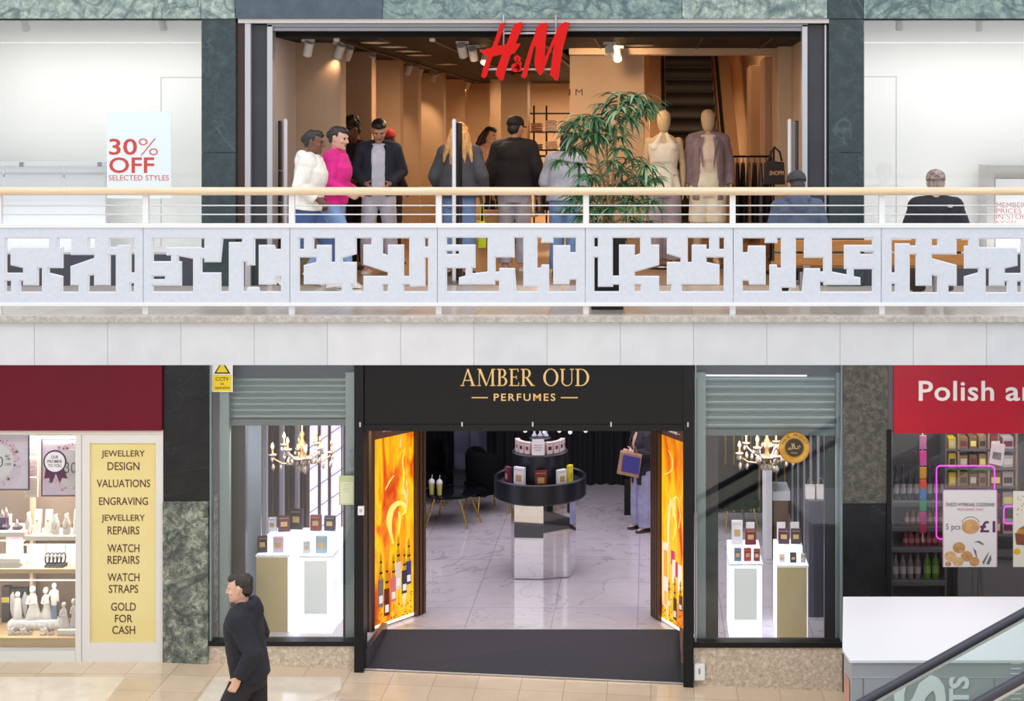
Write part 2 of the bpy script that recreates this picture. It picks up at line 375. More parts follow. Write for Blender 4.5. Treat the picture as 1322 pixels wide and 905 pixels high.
# display windows of the clothes store: white boxes behind glass, dark stall riser below
for nm, a, b in (('1', -110, 263), ('2', 1114, 1440)):
    xa, xb = U(a), U(b)
    struct('wall_stall_riser', MB().box(xa, xb, 15.47, 16.5, 0, V(328)), plinth_dark)
    struct('floor_window', MB().box(xa, xb, 15.52, 16.4, V(328), V(328) + .004), white)
    struct('wall_window_back', MB().box(xa - .1, xb + .1, 16.4, 16.5, V(328), 3.2), cream)
    struct('ceiling_window', MB().box(xa - .1, xb + .1, 15.55, 16.5, 2.86, 3.0), white)
    struct('wall_window_side', MB().box(xa - .12, xa, 15.5, 16.5, V(328), 3).box(xb, xb + .12, 15.5, 16.5, V(328), 3), white)
    w = struct('window_' + nm, MB().box(xa, xb, 15.49, 15.50, V(328), V(26)), gls)
    w['label'] = 'large glass display window of the clothes store ' + ('left of its entrance' if nm == '1' else 'right of its entrance'); w['category'] = 'window'
    f = MB().box(xa, xb, 15.47, 15.51, V(328), V(328) + .02).box(xa, xa + .012, 15.47, 15.51, V(328), V(26)).box(xb - .012, xb, 15.47, 15.51, V(328), V(26))
    f.build('window_frame', alu, w)
g = .008
def groove(pts, y): 
    m = MB()
    for (x0, z0), (x1, z1) in zip(pts, pts[1:]): m.box(min(x0, x1) - g / 2, max(x0, x1) + g / 2, y - .004, y + .004, min(z0, z1) - g / 2, max(z0, z1) + g / 2)
    return m
D_ = 16.4
seam = mat('panel_seam', (186, 184, 178), .6)
struct('trim_panel_seam', groove([(X(208, D_), .35), (X(208, D_), Z(100, D_)), (X(262, D_), Z(100, D_))], D_), seam)
struct('trim_panel_seam', groove([(X(1157, D_), .35), (X(1157, D_), Z(99, D_)), (X(1116, D_), Z(99, D_))], D_), seam)

# ------------------------------------------------------------------ clothes store interior
struct('floor_store', MB().box(-4.6, 2.3, 15.5, 31, -.05, 0), MATS['store_floor'])
struct('wall_store_left', MB().box(-4.5, -4.3, 15.8, 31, 0, 4), beige_wall)
struct('wall_store_entrance_left', MB().box(-4.3, -3.99, 15.6, 16.5, 0, 2.7), mat('pale_beige', (196, 180, 166), .6))
struct('wall_store_right', MB().box(1.66, 1.9, 15.62, 31, 0, 4.8), beige_wall)
struct('wall_store_back', MB().box(-4.6, 2, 29.8, 31, 0, 5), beige_wall)
c = MB().box(-4.6, -.98, 15.6, 30, 2.63, 2.75).box(-.98, 2, 15.6, 17.6, 2.63, 2.75)
struct('ceiling_store', c, dark_ceiling)
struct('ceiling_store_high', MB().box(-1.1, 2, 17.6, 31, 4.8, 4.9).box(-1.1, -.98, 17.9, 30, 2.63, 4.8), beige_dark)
struct('wall_store_bulkhead', MB().box(-.98, 1.66, 17.6, 17.9, 2.555, 2.75), beige_wall)
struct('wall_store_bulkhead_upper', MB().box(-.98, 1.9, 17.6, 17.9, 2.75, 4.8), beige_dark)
for i, d in enumerate((16.5, 18.33, 20.4, 22.0, 24.7, 27.5)):
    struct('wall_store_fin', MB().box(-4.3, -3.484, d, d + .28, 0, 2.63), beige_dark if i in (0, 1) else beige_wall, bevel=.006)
struct('wall_store_pier', MB().box(-1.02, -.08, 18.5, 19.3, 0, 4.6), beige_wall, bevel=.006)
struct('wall_store_pier_back', MB().box(-2.55, -2.1, 25.0, 25.5, 0, 2.63).box(-3.0, -2.62, 27.4, 27.9, 0, 2.63), beige_wall)
for a, d0 in ((1.5, 17.2), (1.52, 19.5), (1.5, 22.0)):
    struct('wall_store_pilaster', MB().box(a, 1.66, d0, d0 + .9, 0, 2.63), beige_wall, bevel=.006)
# ceiling joints of the dark panelled ceiling
j = MB()
for x in (-2.9, -1.75, -.6, .55, 1.3): j.box(x - .012, x + .012, 15.65, 17.6 if x > -.98 else 29, 2.622, 2.632)
struct('trim_ceiling_joint', j, mat('ceiling_joint', (48, 38, 32), .5))

# ------------------------------------------------------------------ lower floor: sloping mall floor, shopfront line
def mall_z(x): return -3.955 if x < -5.13 else -3.955 - .0449 * (x + 5.13)
xs = [-9, -5.13, 6.5]
fl = MB()
fl.loft([[(x, -3, mall_z(x)), (x, 15.6, mall_z(x)), (x, 15.6, mall_z(x) - .3), (x, -3, mall_z(x) - .3)] for x in xs])
struct('floor_mall', fl, MATS['mall_floor'])
pal = mat('pale_floor_tile', (240, 230, 214), .1, spec=.6, c2=(232, 220, 202), scale=6)
pp = MB()
for q in ([(0, 874), (162, 874), (132, 912), (0, 912)], [(278, 874), (440, 874), (440, 890), (390, 912), (250, 912)]):
    pts = []
    for px, py in q:
        x = -6
        for _ in range(12):
            d = F * (EYE - mall_z(x)) / (py - PY0); x = X(px, d)
        pts.append((x, d, mall_z(x) + .002))
    pp.loft([pts, [(a, b, c_ - .01) for a, b, c_ in pts]])
struct('floor_mall_inlay', pp, pal)
# columns
struct('wall_column_west', MB().box(U(213), U(272), 15.44, 15.8, V(645) + .004, -.4), MATS['black_granite'], bevel=.003)
struct('wall_column_west_base', MB().box(U(213), U(271), 15.42, 15.8, -4.1, V(645)), MATS['rough_green_stone'], bevel=.004)
struct('wall_column_east', MB().box(U(1087), U(1145), 15.42, 15.8, V(648) + .003, -.4), MATS['rough_brown_stone'], bevel=.004)
struct('wall_column_east_base', MB().box(U(1087), U(1143), 15.44, 15.8, -4.5, V(648)), MATS['black_granite'], bevel=.003)
struct('trim_column_east', MB().box(U(1143), U(1152), 15.43, 15.7, V(555), -.4), mat('mauve_grey_metal', (98, 92, 102), .45))
struct('trim_shopfront_east', MB().box(U(1143), U(1149), 15.40, 15.6, -4.4, V(553)), blk_satin)
# perfume shop shell
SF = -4.0
struct('floor_perfume_shop', MB().box(-4.72, 2.08, 16.62, 23.6, SF - .1, SF).box(-4.66, -3.1, 15.56, 16.62, SF - .1, SF).box(.40, 2.06, 15.56, 16.62, SF - .1, SF), MATS['marble_floor'])
struct('trim_threshold', MB().box(-3.1, .40, 16.58, 16.62, SF - .05, SF + .004), mat('steel_strip', (214, 208, 206), .3, .4))
mat_z = lambda x: mall_z(x) + .012
rm = MB().loft([[(x, 15.47, mat_z(x)), (x, 16.58, SF), (x, 16.58, SF - .2), (x, 15.47, mat_z(x) - .2)] for x in (U(472), U(883))])
struct('floor_entrance_mat', rm, mat('charcoal_matting', (44, 42, 47), .95, c2=(64, 62, 68), scale=160, detail=2, bump=.3))
struct('trim_mat_edge', MB().tube([(U(472), 15.46, mat_z(U(472))), (U(883), 15.46, mat_z(U(883)))], .008, 6), MATS['steel_strip'])
for a in (U(472), U(883)):
    q = MB().loft([[(a + o, 15.5, mat_z(a) - .1), (a + o, 16.6, SF - .1), (a + o, 16.6, SF + .07), (a + o, 15.5, mat_z(a) + .2)] for o in (-.03, .03)])
    struct('trim_ramp_cheek', q, mat('dark_tile_gloss', (70, 66, 74), .15))
struct('wall_perfume_west', MB().box(-4.95, -4.72, 15.8, 23.8, -4.1, -.6), mat('bronze_mirror', (58, 50, 52), .12, .7))
struct('wall_perfume_east', MB().box(2.08, 2.3, 15.8, 23.8, -4.1, -.6), MATS['bronze_mirror'])
bw = MB()
ring = []
for i in range(0, 161):
    x = -4.9 + i * (5.7 / 160); ring.append((x, 23.42 + .05 * math.sin(i * 1.35) + .02 * math.sin(i * .5)))
bw.loft([[(x, y, z) for x, y in ring] for z in (SF + .01, -.9)], cap=False, closed=False)
struct('wall_perfume_curtain', bw, curtain, smooth=True)
struct('wall_perfume_back', MB().box(-5, 2.3, 23.55, 23.75, -4.1, -.6), blk_satin)
struct('wall_perfume_back_east', MB().box(.62, 2.1, 21.7, 21.9, SF, -.9), mat('dark_slat_wall', (40, 36, 40), .3))
st = MB()
for i in range(11): st.box(.72 + i * .125, .742 + i * .125, 21.67, 21.7, SF + .02, -1.6)
struct('trim_gold_strip', st, mat('gold_strip', (196, 158, 92), .3, .7))
struct('ceiling_perfume_shop', MB().box(-5, 2.3, 15.9, 23.8, -.95, -.8), mat('black_ceiling', (34, 32, 38), .6))
for xw, sg in ((-4.72, 1), (2.08, -1)):               # vertical slats along both side walls
    a, b = MB(), MB()
    for k in range(26):
        y = 16.2 + k * .27
        (a if k % 3 else b).box(min(xw, xw + sg * .05), max(xw, xw + sg * .05), y, y + .09, SF, -.95)
    struct('trim_wall_slat', a, mat('dark_slat', (44, 38, 44), .35)); struct('trim_wall_slat_bright', b, mat('pale_highlight_slat', (186, 184, 192), .3, .1))  # pale slats carry bright vertical highlights in their colour
# sills, pillars and stone bases of the perfume shop
sill = MB().box(U(271), U(460), 15.44, 15.6, V(832), V(826)).box(U(895), U(1087), 15.44, 15.6, V(834), V(827))
struct('trim_window_sill', sill, blk_satin, bevel=.004)
struct('wall_stone_base', MB().box(U(271), U(460), 15.46, 15.56, -4.3, V(832)).box(U(895), U(1087), 15.46, 15.56, -4.5, V(834)), MATS['pebble_stone'])
struct('wall_pillar_west', MB().box(U(460), U(472), 15.38, 15.6, -4.2, -.4), blk_satin, bevel=.004)
struct('wall_pillar_east', MB().box(U(882), U(895), 15.38, 15.6, -4.4, -.4), blk_satin, bevel=.004)
teal = mat('teal_grey_aluminium', (150, 168, 172), .35, .35)
for nm, a, b, top in (('3', 272, 460, 470), ('4', 897, 1087, 470)):
    w = struct('window_' + nm, MB().box(U(a), U(b), 15.50, 15.51, V(827), V(top)), gls)
    w['label'] = 'perfume shop display window ' + ('left of the entrance' if nm == '3' else 'right of the entrance'); w['category'] = 'window'
    ex = [(a, a + 2), (b - 2, b)]
    f = MB()
    for p, q in ex: f.box(U(p), U(q), 15.46, 15.56, V(827), V(top))
    f.build('window_frame', teal, w)
    inn = [(285, 297), (447, 459)] if nm == '3' else [(900, 911), (1079, 1086)]
    f = MB()
    for p, q in inn: f.box(X(p, 15.62), X(q, 15.62), 15.58, 15.66, Z(828, 15.62), Z(480, 15.62))
    f.build('shutter_guide', teal, w)
    drk = [(297, 318), (444, 450)] if nm == '3' else [(911, 927), (1064, 1080)]
    f = MB()
    for p, q in drk: f.box(X(p, 15.8), X(q, 15.8), 15.76, 15.84, SF, Z(540, 15.8))
    f.build('inner_post', mat('dark_inner_post', (44, 42, 50), .4), w)
# jewellery shopfront
cf = mat('cream_metal_frame', (222, 222, 220), .45)
struct('trim_jeweller_head', MB().box(U(-90), U(213), 15.44, 15.56, V(560), V(553.5)), mat('cream_head', (214, 206, 196), .5), bevel=.003)
struct('trim_jeweller_post', MB().box(U(100), U(107.5), 15.44, 15.56, -3.96, V(560)), cf, bevel=.003)
struct('trim_jeweller_sill', MB().box(U(-90), U(101), 15.44, 15.9, -3.97, V(838)), cf, bevel=.003)
w = struct('window_5', MB().box(U(-90), U(101), 15.50, 15.51, V(838), V(560)), gls); w['label'] = 'jeweller display window full of shelves, at the lower left'; w['category'] = 'window'
struct('wall_jeweller_back', MB().box(U(-90) - .2, U(213), 16.2, 16.3, -4, -.5), mat('taupe_wall', (146, 130, 118), .7))
struct('wall_jeweller_side', MB().box(U(103.5), U(108), 15.56, 16.2, -4, -.5).box(U(-92), U(-90), 15.56, 16.2, -4, -.5), MATS['taupe_wall'])
struct('floor_jeweller_window', MB().box(U(-90), U(104), 15.56, 16.2, -4, V(826)), mat('pale_wood', (222, 190, 146), .5))
struct('ceiling_jeweller_window', MB().box(U(-90), U(104), 15.56, 16.2, -1.6, -1.5), white)
# food shop shell
struct('floor_food_shop', MB().box(U(1146), 6, 15.56, 18.2, -4.5, -4.3), mat('grey_floor', (120, 114, 112), .5))
struct('wall_food_back', MB().box(U(1146), 6, 18, 18.2, -4.4, -.5), mat('grey_wall', (104, 98, 98), .6))
struct('wall_food_side', MB().box(U(1143), U(1147), 15.6, 18.2, -4.4, -.5).box(5.9, 6, 15.6, 18.2, -4.4, -.5), MATS['grey_wall'])
struct('ceiling_food_shop', MB().box(U(1146), 6, 15.6, 18.2, -1.2, -1.1), MATS['grey_wall'])
w = struct('window_6', MB().box(U(1149), 5.9, 15.50, 15.51, -4.3, V(557)), gls); w['label'] = 'food shop window hung with posters, at the lower right'; w['category'] = 'window'
# ------------------------------------------------------------------ balustrade along the upper walkway
DR = 13.0
panel_white = mat('panel_edge_white', (226, 228, 233), .5)
panel_grey = mat('panel_pale_blue_grey', (202, 209, 221), .55, c2=(209, 215, 226), scale=30, detail=6, bump=.05)
rail_white = mat('rail_white', (232, 233, 236), .4)
wood_rail = mat('beech_wood', (222, 196, 162), .4, c2=(232, 212, 184), scale=6, stretch=(.4, 8, 8))
CUT = [
 (0, 6.958, (-4, 185.4), [
  [(62,125),(442,125),(442,200),(98,200),(98,363),(210,390),(210,432),(62,432)],
  [(530,125),(640,125),(640,272),(848,272),(848,298),(636,372),(636,545),(708,545),(708,602),(566,602),(566,462),(445,432),(445,390),(568,390),(568,200),(530,200)],
  [(805,125),(855,125),(855,200),(805,200)],
  [(995,125),(1212,125),(1212,430),(1180,430),(1180,182),(1058,182),(1058,200),(995,200)],
  [(348,390),(380,390),(380,602),(188,602),(188,505),(210,505),(210,545),(348,545)],
  [(60,505),(102,505),(102,602),(60,602)],
  [(805,460),(848,452),(848,545),(992,545),(992,272),(1043,272),(1043,602),(800,602)],
  [(1178,527),(1206,527),(1206,602),(1178,602)]]),
 (180, 6.61, (186.2, 374.4), [
  [(121,120),(556,120),(556,198),(532,198),(532,190),(232,190),(232,262),(272,262),(272,312),(121,312)],
  [(337,268),(460,292),(460,570),(121,570),(121,520),(362,520),(362,312),(337,312)],
  [(120,440),(220,440),(220,465),(120,465)],
  [(715,120),(878,120),(878,148),(765,148),(765,568),(698,568),(698,408),(536,408),(536,290),(556,290),(556,320),(695,320)],
  [(988,120),(1210,120),(1210,207),(1165,207),(1155,172),(1020,172),(1020,512),(1170,512),(1170,447),(1210,447),(1210,568),(1030,568),(1022,532),(925,532),(918,568),(890,568),(890,318),(918,318),(918,347),(988,347)]]),
 (370, 6.61, (375.2, 564.6), [
  [(113,116),(150,116),(150,207),(113,207)],
  [(236,116),(415,116),(415,317),(385,317),(385,172),(258,172),(258,207),(236,207)],
  [(113,280),(255,280),(255,318),(148,345),(148,510),(470,510),(470,568),(113,568)],
  [(598,116),(725,116),(725,170),(657,170),(657,340),(865,408),(865,437),(657,437),(657,568),(560,568),(560,512),(598,512),(598,318),(480,318),(480,285),(598,252)],
  [(823,116),(1048,116),(1048,437),(1003,437),(1003,170),(865,170),(865,260),(823,245)],
  [(825,512),(865,512),(865,568),(825,568)],
  [(1183,116),(1208,116),(1208,187),(1183,187)],
  [(1185,283),(1208,283),(1208,568),(1003,568),(1003,512),(1050,512),(1058,530),(1185,525)]]),
 (560, 6.61, (565.4, 755.4), [
  [(113,112),(460,112),(460,400),(330,415),(330,370),(357,370),(357,170),(113,170)],
  [(113,225),(215,225),(215,250),(113,250)],
  [(113,372),(272,372),(272,435),(215,450),(215,512),(525,512),(525,480),(558,480),(558,568),(113,568)],
  [(690,112),(765,112),(765,525),(885,532),(885,568),(708,568),(692,370),(560,370),(560,400),(528,400),(528,280),(690,280)],
  [(885,112),(918,112),(918,155),(1022,155),(1022,112),(1212,112),(1212,235),(1165,235),(1165,175),(1020,175),(1020,510),(1155,510),(1165,470),(1215,470),(1215,568),(985,568),(985,340),(920,340),(915,368),(885,368)]]),
 (750, 6.61, (756.2, 946.2), [
  [(115,113),(145,113),(145,187),(115,187)],
  [(115,280),(145,280),(145,530),(275,530),(275,512),(325,512),(325,568),(115,568)],
  [(272,113),(505,113),(505,245),(460,260),(460,170),(325,170),(325,435),(272,435)],
  [(598,113),(733,113),(733,248),(850,285),(850,318),(733,318),(733,512),(770,512),(770,568),(668,568),(668,437),(460,437),(460,405),(668,345),(668,170),(598,170)],
  [(460,512),(508,512),(508,568),(460,568)],
  [(912,113),(1093,113),(1093,207),(1072,207),(1072,170),(945,170),(945,318),(912,318)],
  [(1180,113),(1220,113),(1220,207),(1180,207)],
  [(1072,280),(1218,280),(1218,568),(862,568),(862,512),(1183,512),(1183,342),(1072,318)]]),
 (940, 6.61, (947.0, 1137.0), [
  [(125,116),(312,116),(312,157),(420,157),(420,116),(450,116),(450,368),(420,368),(415,340),(352,340),(352,565),(125,565),(125,478),(172,478),(180,512),(320,512),(320,178),(170,178),(165,235),(125,235)],
  [(578,116),(647,116),(647,283),(810,283),(810,400),(785,400),(785,372),(648,372),(628,568),(458,568),(458,538),(578,538)],
  [(885,116),(1228,116),(1228,172),(988,172),(988,378),(1012,378),(1012,425),(885,400)],
  [(1128,230),(1235,230),(1235,250),(1128,250)],
  [(1072,380),(1228,380),(1228,570),(785,570),(785,490),(810,490),(812,515),(1128,515),(1128,450),(1072,440)]]),
 (1130, 6.885, (1137.8, 1328), [
  [(145,130),(358,130),(358,185),(305,185),(305,165),(172,165),(172,425),(145,425)],
  [(145,527),(172,527),(172,597),(145,597)],
  [(305,265),(358,265),(358,543),(502,543),(502,450),(550,460),(550,600),(305,600)],
  [(502,130),(550,130),(550,185),(502,185)],
  [(722,130),(825,130),(825,187),(788,187),(788,390),(913,390),(913,425),(788,460),(788,600),(650,600),(650,543),(722,543),(722,358),(502,298),(502,265),(722,265)],
  [(920,127),(1293,127),(1293,430),(1150,430),(1150,390),(1262,365),(1262,200),(920,200)],
  [(980,390),(1010,390),(1010,543),(1148,543),(1148,505),(1168,505),(1168,600),(980,600)],
  [(1260,505),(1293,505),(1293,600),(1260,600)]])]
def offset_poly(p, d):
    n = len(p); ar = sum(p[i][0] * p[(i + 1) % n][1] - p[(i + 1) % n][0] * p[i][1] for i in range(n)); sg = 1 if ar > 0 else -1
    o = []
    for i in range(n):
        a, b, c_ = Vector(p[i - 1]), Vector(p[i]), Vector(p[(i + 1) % n])
        e1 = (b - a).normalized(); e2 = (c_ - b).normalized(); n1 = Vector((e1.y, -e1.x)) * sg; n2 = Vector((e2.y, -e2.x)) * sg
        k = n1 + n2; q = max(.35, 1 + n1.dot(n2)); o.append(tuple(b + k * (d / q)))
    return o
def plate(mb, outer, holes, y0, y1):
    c = bpy.data.curves.new('p', 'CURVE'); c.dimensions = '2D'; c.fill_mode = 'BOTH'; c.extrude = (y1 - y0) / 2
    for q in [outer] + holes:
        s = c.splines.new('POLY'); s.points.add(len(q) - 1); s.use_cyclic_u = True
        for i, (x, z) in enumerate(q): s.points[i].co = (x, z, 0, 1)
    o = bpy.data.objects.new('p', c); me = bpy.data.meshes.new_from_object(o); bpy.data.objects.remove(o); bpy.data.curves.remove(c)
    mb.M = Matrix(((1, 0, 0, 0), (0, 0, 1, (y0 + y1) / 2), (0, 1, 0, 0), (0, 0, 0, 1))); mb.mesh(me); mb.M = None
bal = thing('balustrade', 'long white balustrade of maze-like cut-out panels under a wooden handrail on the upper walkway', 'balustrade', (0, DR, 0))
for ox, sc, (a, b), polys in CUT:
    holes = [[(X(ox + x / sc, DR), Z(290 + y / sc, DR)) for x, y in q] for q in polys]
    hs = [offset_poly(q, .0) for q in holes]; hl = [offset_poly(q, .010) for q in holes]
    xa, xb, za, zb = X(a, DR), X(b, DR), Z(391, DR), Z(294, DR)
    rect = [(xa, za), (xb, za), (xb, zb), (xa, zb)]
    m1 = MB(); plate(m1, rect, hs, DR - .008, DR + .012)
    pn = m1.build('cut_out_panel', panel_white, bal)
    m2 = MB(); plate(m2, rect, hl, DR - .018, DR - .008)
    m2.build('face_plate', panel_grey, pn)
MB().tube([(-8.3, DR, 1.093), (5.4, DR, 1.093)], .036, 20, round_=True).build('handrail', wood_rail, bal, auto=40)
MB().box(-8.3, 5.4, DR - .03, DR + .05, Z(294, DR), Z(288.5, DR)).build('top_rail', rail_white, bal, bevel=.004)
MB().box(-8.3, 5.4, DR - .03, DR + .05, Z(395, DR), Z(390.5, DR)).build('bottom_rail', rail_white, bal, bevel=.004)
for py in (265.5, 277):
    MB().tube([(-8.3, DR + .02, Z(py, DR)), (5.4, DR + .02, Z(py, DR))], .006, 8).build('wire', mat('steel_wire', (206, 208, 212), .3, .6), bal, auto=40)
for px in (-3, 187, 376, 566, 756.5, 946, 1139, 1330):
    x = X(px, DR)
    MB().box(x - .026, x + .026, DR + .012, DR + .05, Z(288.5, DR), 1.075).build('post', rail_white, bal, bevel=.003)
    MB().box(x - .026, x + .026, DR + .012, DR + .05, 0, Z(395, DR)).build('post_foot', rail_white, bal, bevel=.003)

# ------------------------------------------------------------------ bench behind the balustrade
DB = 13.66
bench = thing('bench', 'long wooden bench on steel pedestals, carrying both seated men, behind the balustrade', 'bench', (X(1128, DB), DB + .2, 0))
bwood = mat('orange_oak', (178, 118, 58), .45, c2=(198, 140, 78), scale=7, stretch=(.5, 8, 8))
xa, xb = X(1000, DB), X(1257, DB)
for a, b in ((.505, .612), (.375, .485)): MB().box(xa, xb, DB, DB + .035, a, b).build('back_slat', bwood, bench, bevel=.006)
for k in range(4): MB().box(xa, xb, DB + .06 + k * .1, DB + .15 + k * .1, .345, .38).build('seat_slat', bwood, bench, bevel=.005)
stl = mat('polished_steel', (190, 192, 196), .2, .9)
for px in (1042, 1217):
    x = X(px, DB)
    f = MB().box(x - .035, x + .035, DB + .035, DB + .05, .3, .6).box(x - .035, x + .035, DB + .04, DB + .45, .30, .345)
    f.build('bracket', stl, bench, bevel=.003)
    MB().cyl((x, DB + .22, 0), .05, .02, .30, 20).build('pedestal', stl, bench, auto=40)
    MB().lathe((x, DB + .2, 0), [(.17, 0), (.17, .012), (.15, .022), (.05, .03)], 28).build('base_disc', stl, bench, auto=40)

# ------------------------------------------------------------------ store sign
DS = 15.36
red = mat('sign_red', (206, 14, 10), .5, emit=(206, 14, 10), es=.1, spec=.2)
sign = thing('store_sign', 'red brush-script letter sign hung over the upper store entrance', 'sign', (X(678, DS), DS, Z(103, DS)))
def HM(polys):
    m = MB()
    for i, q in enumerate(polys): m.prism([(X(610 + x / 9.443, DS), Z(20 + y / 9.443, DS)) for x, y in q], DS - .05 - .0015 * i, DS + .01 + .001 * i)
    return m
def sub_hm(q): return [q]
hq = [[(348,97),(400,90),(384,150),(303,378),(243,396)], [(243,392),(303,374),(216,585),(176,742),(146,768),(110,745),(158,570)],
      [(508,118),(545,98),(600,84),(622,100),(585,210),(528,340),(470,470),(400,690),(376,790),(346,796),(284,716),(345,530),(425,340)],
      [(95,438),(165,412),(240,394),(430,350),(590,343),(555,400),(520,452),(460,486),(345,482),(195,512),(130,470)]]
HM(hq).build('letter_h', red, sign)
mq = [[(770,215),(800,150),(806,330),(745,400),(662,740),(632,770),(598,745),(700,400)],
      [(782,150),(830,108),(905,90),(914,112),(884,430),(886,520),(860,690),(848,718),(820,727),(770,655),(758,560),(778,420),(768,230)],
      [(870,560),(1008,235),(1050,180),(1000,350),(930,495),(862,695),(840,640)],
      [(1050,140),(1090,105),(1130,84),(1184,92),(1160,190),(1098,420),(1045,790),(1020,797),(948,722),(968,570),(1000,350),(1022,210)]]
HM(mq).build('letter_m', red, sign)
am = MB(); k_ = DS / F / 9.443
am.ring((X(610 + 550 / 9.443, DS), Z(20 + 528 / 9.443, DS)), 12 * k_, 40 * k_, DS - .05, DS + .01, 24)
am.ring((X(610 + 528 / 9.443, DS), Z(20 + 638 / 9.443, DS)), 18 * k_, 54 * k_, DS - .05, DS + .01, 24)
for q in ([(530,560),(560,548),(595,672),(580,690),(555,682)], [(570,640),(582,560),(600,575),(592,650)]): am.prism([(X(610 + x / 9.443, DS), Z(20 + y / 9.443, DS)) for x, y in q], DS - .05, DS + .01)
am.build('ampersand', red, sign)
fr = MB()
def SP(x, y, d=DS + .03): return (X(610 + x / 9.443, DS), d, Z(20 + y / 9.443, DS))
fr.tube([SP(375, 215), SP(1015, 215)], .011, 8).tube([SP(190, 655), SP(960, 655)], .013, 8).tube([SP(375, -10), SP(375, 655)], .01, 8).tube([SP(1015, -10), SP(1015, 215), SP(960, 655)], .008, 8)
fr.build('hanging_frame', alu, sign, auto=40)

# ------------------------------------------------------------------ anti-theft gates in the store entrance
def gate(px, label, wpx, D):
    x = X(px, D); g_ = thing('security_gate', label, 'security gate', (x, D, 0), 'anti-theft gates')
    z1 = Z(156, D)
    MB().tube([(x, D - .05, .03), (x, D - .05, z1)], .022, 12, round_=True).build('post', rail_white, g_, auto=40)
    if wpx:
        x1 = x + (wpx * D / F); 
        pn_ = MB().box(x + .01, x1, D - .045, D - .02, .12, z1 - .01).build('acrylic_panel', gls_clear, g_)
        for z in (.5, .86, 1.2): MB().tube([(x, D - .035, z), (x1, D - .035, z + .01)], .005, 6).build('loop_wire', rail_white, pn_)
        MB().box(x1 - .02, x1 + .012, D - .03, D + .05, .03, z1).build('edge_profile', blk_satin, g_)
    else: MB().box(x + .018, x + .05, D - .05, D + .25, .03, z1 - .02).build('edge_profile', blk_satin, g_)
    MB().box(min(x, x + wpx * D / F) - .01, max(x, x + wpx * D / F) + .03, D - .1, D + .12, 0, .035).build('foot_plate', grey_alu, g_, bevel=.004)
gate(370, 'clear acrylic security gate at the left jamb of the store entrance', -9, 15.75)
gate(587, 'white security gate pole in the middle of the store entrance, before the blonde woman', 0, 15.75)
gate(1019, 'clear acrylic security gate at the right jamb of the store entrance', 10, 15.75)

# ------------------------------------------------------------------ window notices and displays upstairs
redt = mat('red_print', (206, 70, 62), .5); redt2 = mat('thin_red_print', (214, 110, 104), .5)
DP = 15.482
po = thing('sale_poster', 'pale blue poster announcing 30 percent off in the upper left window', 'poster', (U(180), DP, Z(245, DP)))
MB().box(X(138, DP), X(221, DP), DP, DP + .003, Z(256, DP), Z(144, DP)).build('sheet', mat('pale_blue_sheet', (232, 243, 247), .5), po)
t = MB(); put_text(t, '30', X(141, DP), X(177, DP), Z(200, DP), Z(179, DP), DP, .003, .012); put_text(t, 'OFF', X(141, DP), X(199, DP), Z(223.5, DP), Z(203, DP), DP, .003, .012); t.build('bold_lettering', redt, po)
t = MB(); put_text(t, '%', X(179, DP), X(204, DP), Z(200.5, DP), Z(178.5, DP), DP, .003, -.012); put_text(t, 'SELECTED STYLES', X(140.5, DP), X(218, DP), Z(233, DP), Z(226, DP), DP, .003); t.build('thin_lettering', redt2, po)
n_ = MB()
for i, (s_, x1) in enumerate((('MEMBER', 1324), ('PRICES', 1319), ('IN-STORE', 1330), ('NOW', 1312))):
    put_text(n_, s_, X(1286.5, 15.48), X(x1, 15.48), Z(268 + i * 7.6, 15.48), Z(261.6 + i * 7.6, 15.48), 15.488, .003)
tag(n_.build('window_lettering', redt2), 'thin red lettering about member prices on the upper right window', 'lettering')
board = thing('display_board', 'low grey display board with a white top rail in the upper left window', 'display board', (X(40, 16), 16, Z(328, 16)))
MB().box(X(-80, 16), X(137, 16), 15.98, 16.02, Z(328, 15.5), Z(214, 16)).build('board', mat('pale_grey_board', (226, 229, 233), .6), board)
MB().box(X(-80, 16), X(137, 16), 15.92, 16.06, Z(214, 16), Z(209, 16)).build('top_rail', white, board)
q = MB()
for px in (5, 83): q.box(X(px, 15.97) - .006, X(px, 15.97) + .006, 15.965, 15.98, Z(245, 16), Z(214, 16))
q.box(X(-80, 16), X(137, 16), 15.965, 15.98, Z(228, 16), Z(226, 16)).build('divider', white, board)
for px in (27, 128): MB().box(X(px, 15.9) - .02, X(px, 15.9) + .02, 15.9, 15.92, Z(215, 16), Z(209, 16)).build('clip', grey_alu, board)
tb = thing('display_table', 'white box table with a grey edge in the upper right window', 'table', (X(1310, 16), 16.1, Z(328, 15.5)))
MB().box(X(1274, 15.9), X(1405, 15.9), 15.9, 16.3, Z(221, 15.9), Z(213, 15.9)).build('top', mat('grey_edge', (196, 190, 186), .5), tb, bevel=.004)
MB().box(X(1274, 15.9), X(1284, 15.9), 15.9, 16.3, Z(328, 15.5) + .004, Z(221, 15.9)).build('leg', MATS['grey_edge'], tb)
MB().box(X(1285, 15.95), X(1400, 15.95), 15.95, 16.28, Z(328, 15.5) + .004, Z(231, 15.95)).build('body', mat('white_emulsion', (248, 248, 248), .6), tb)

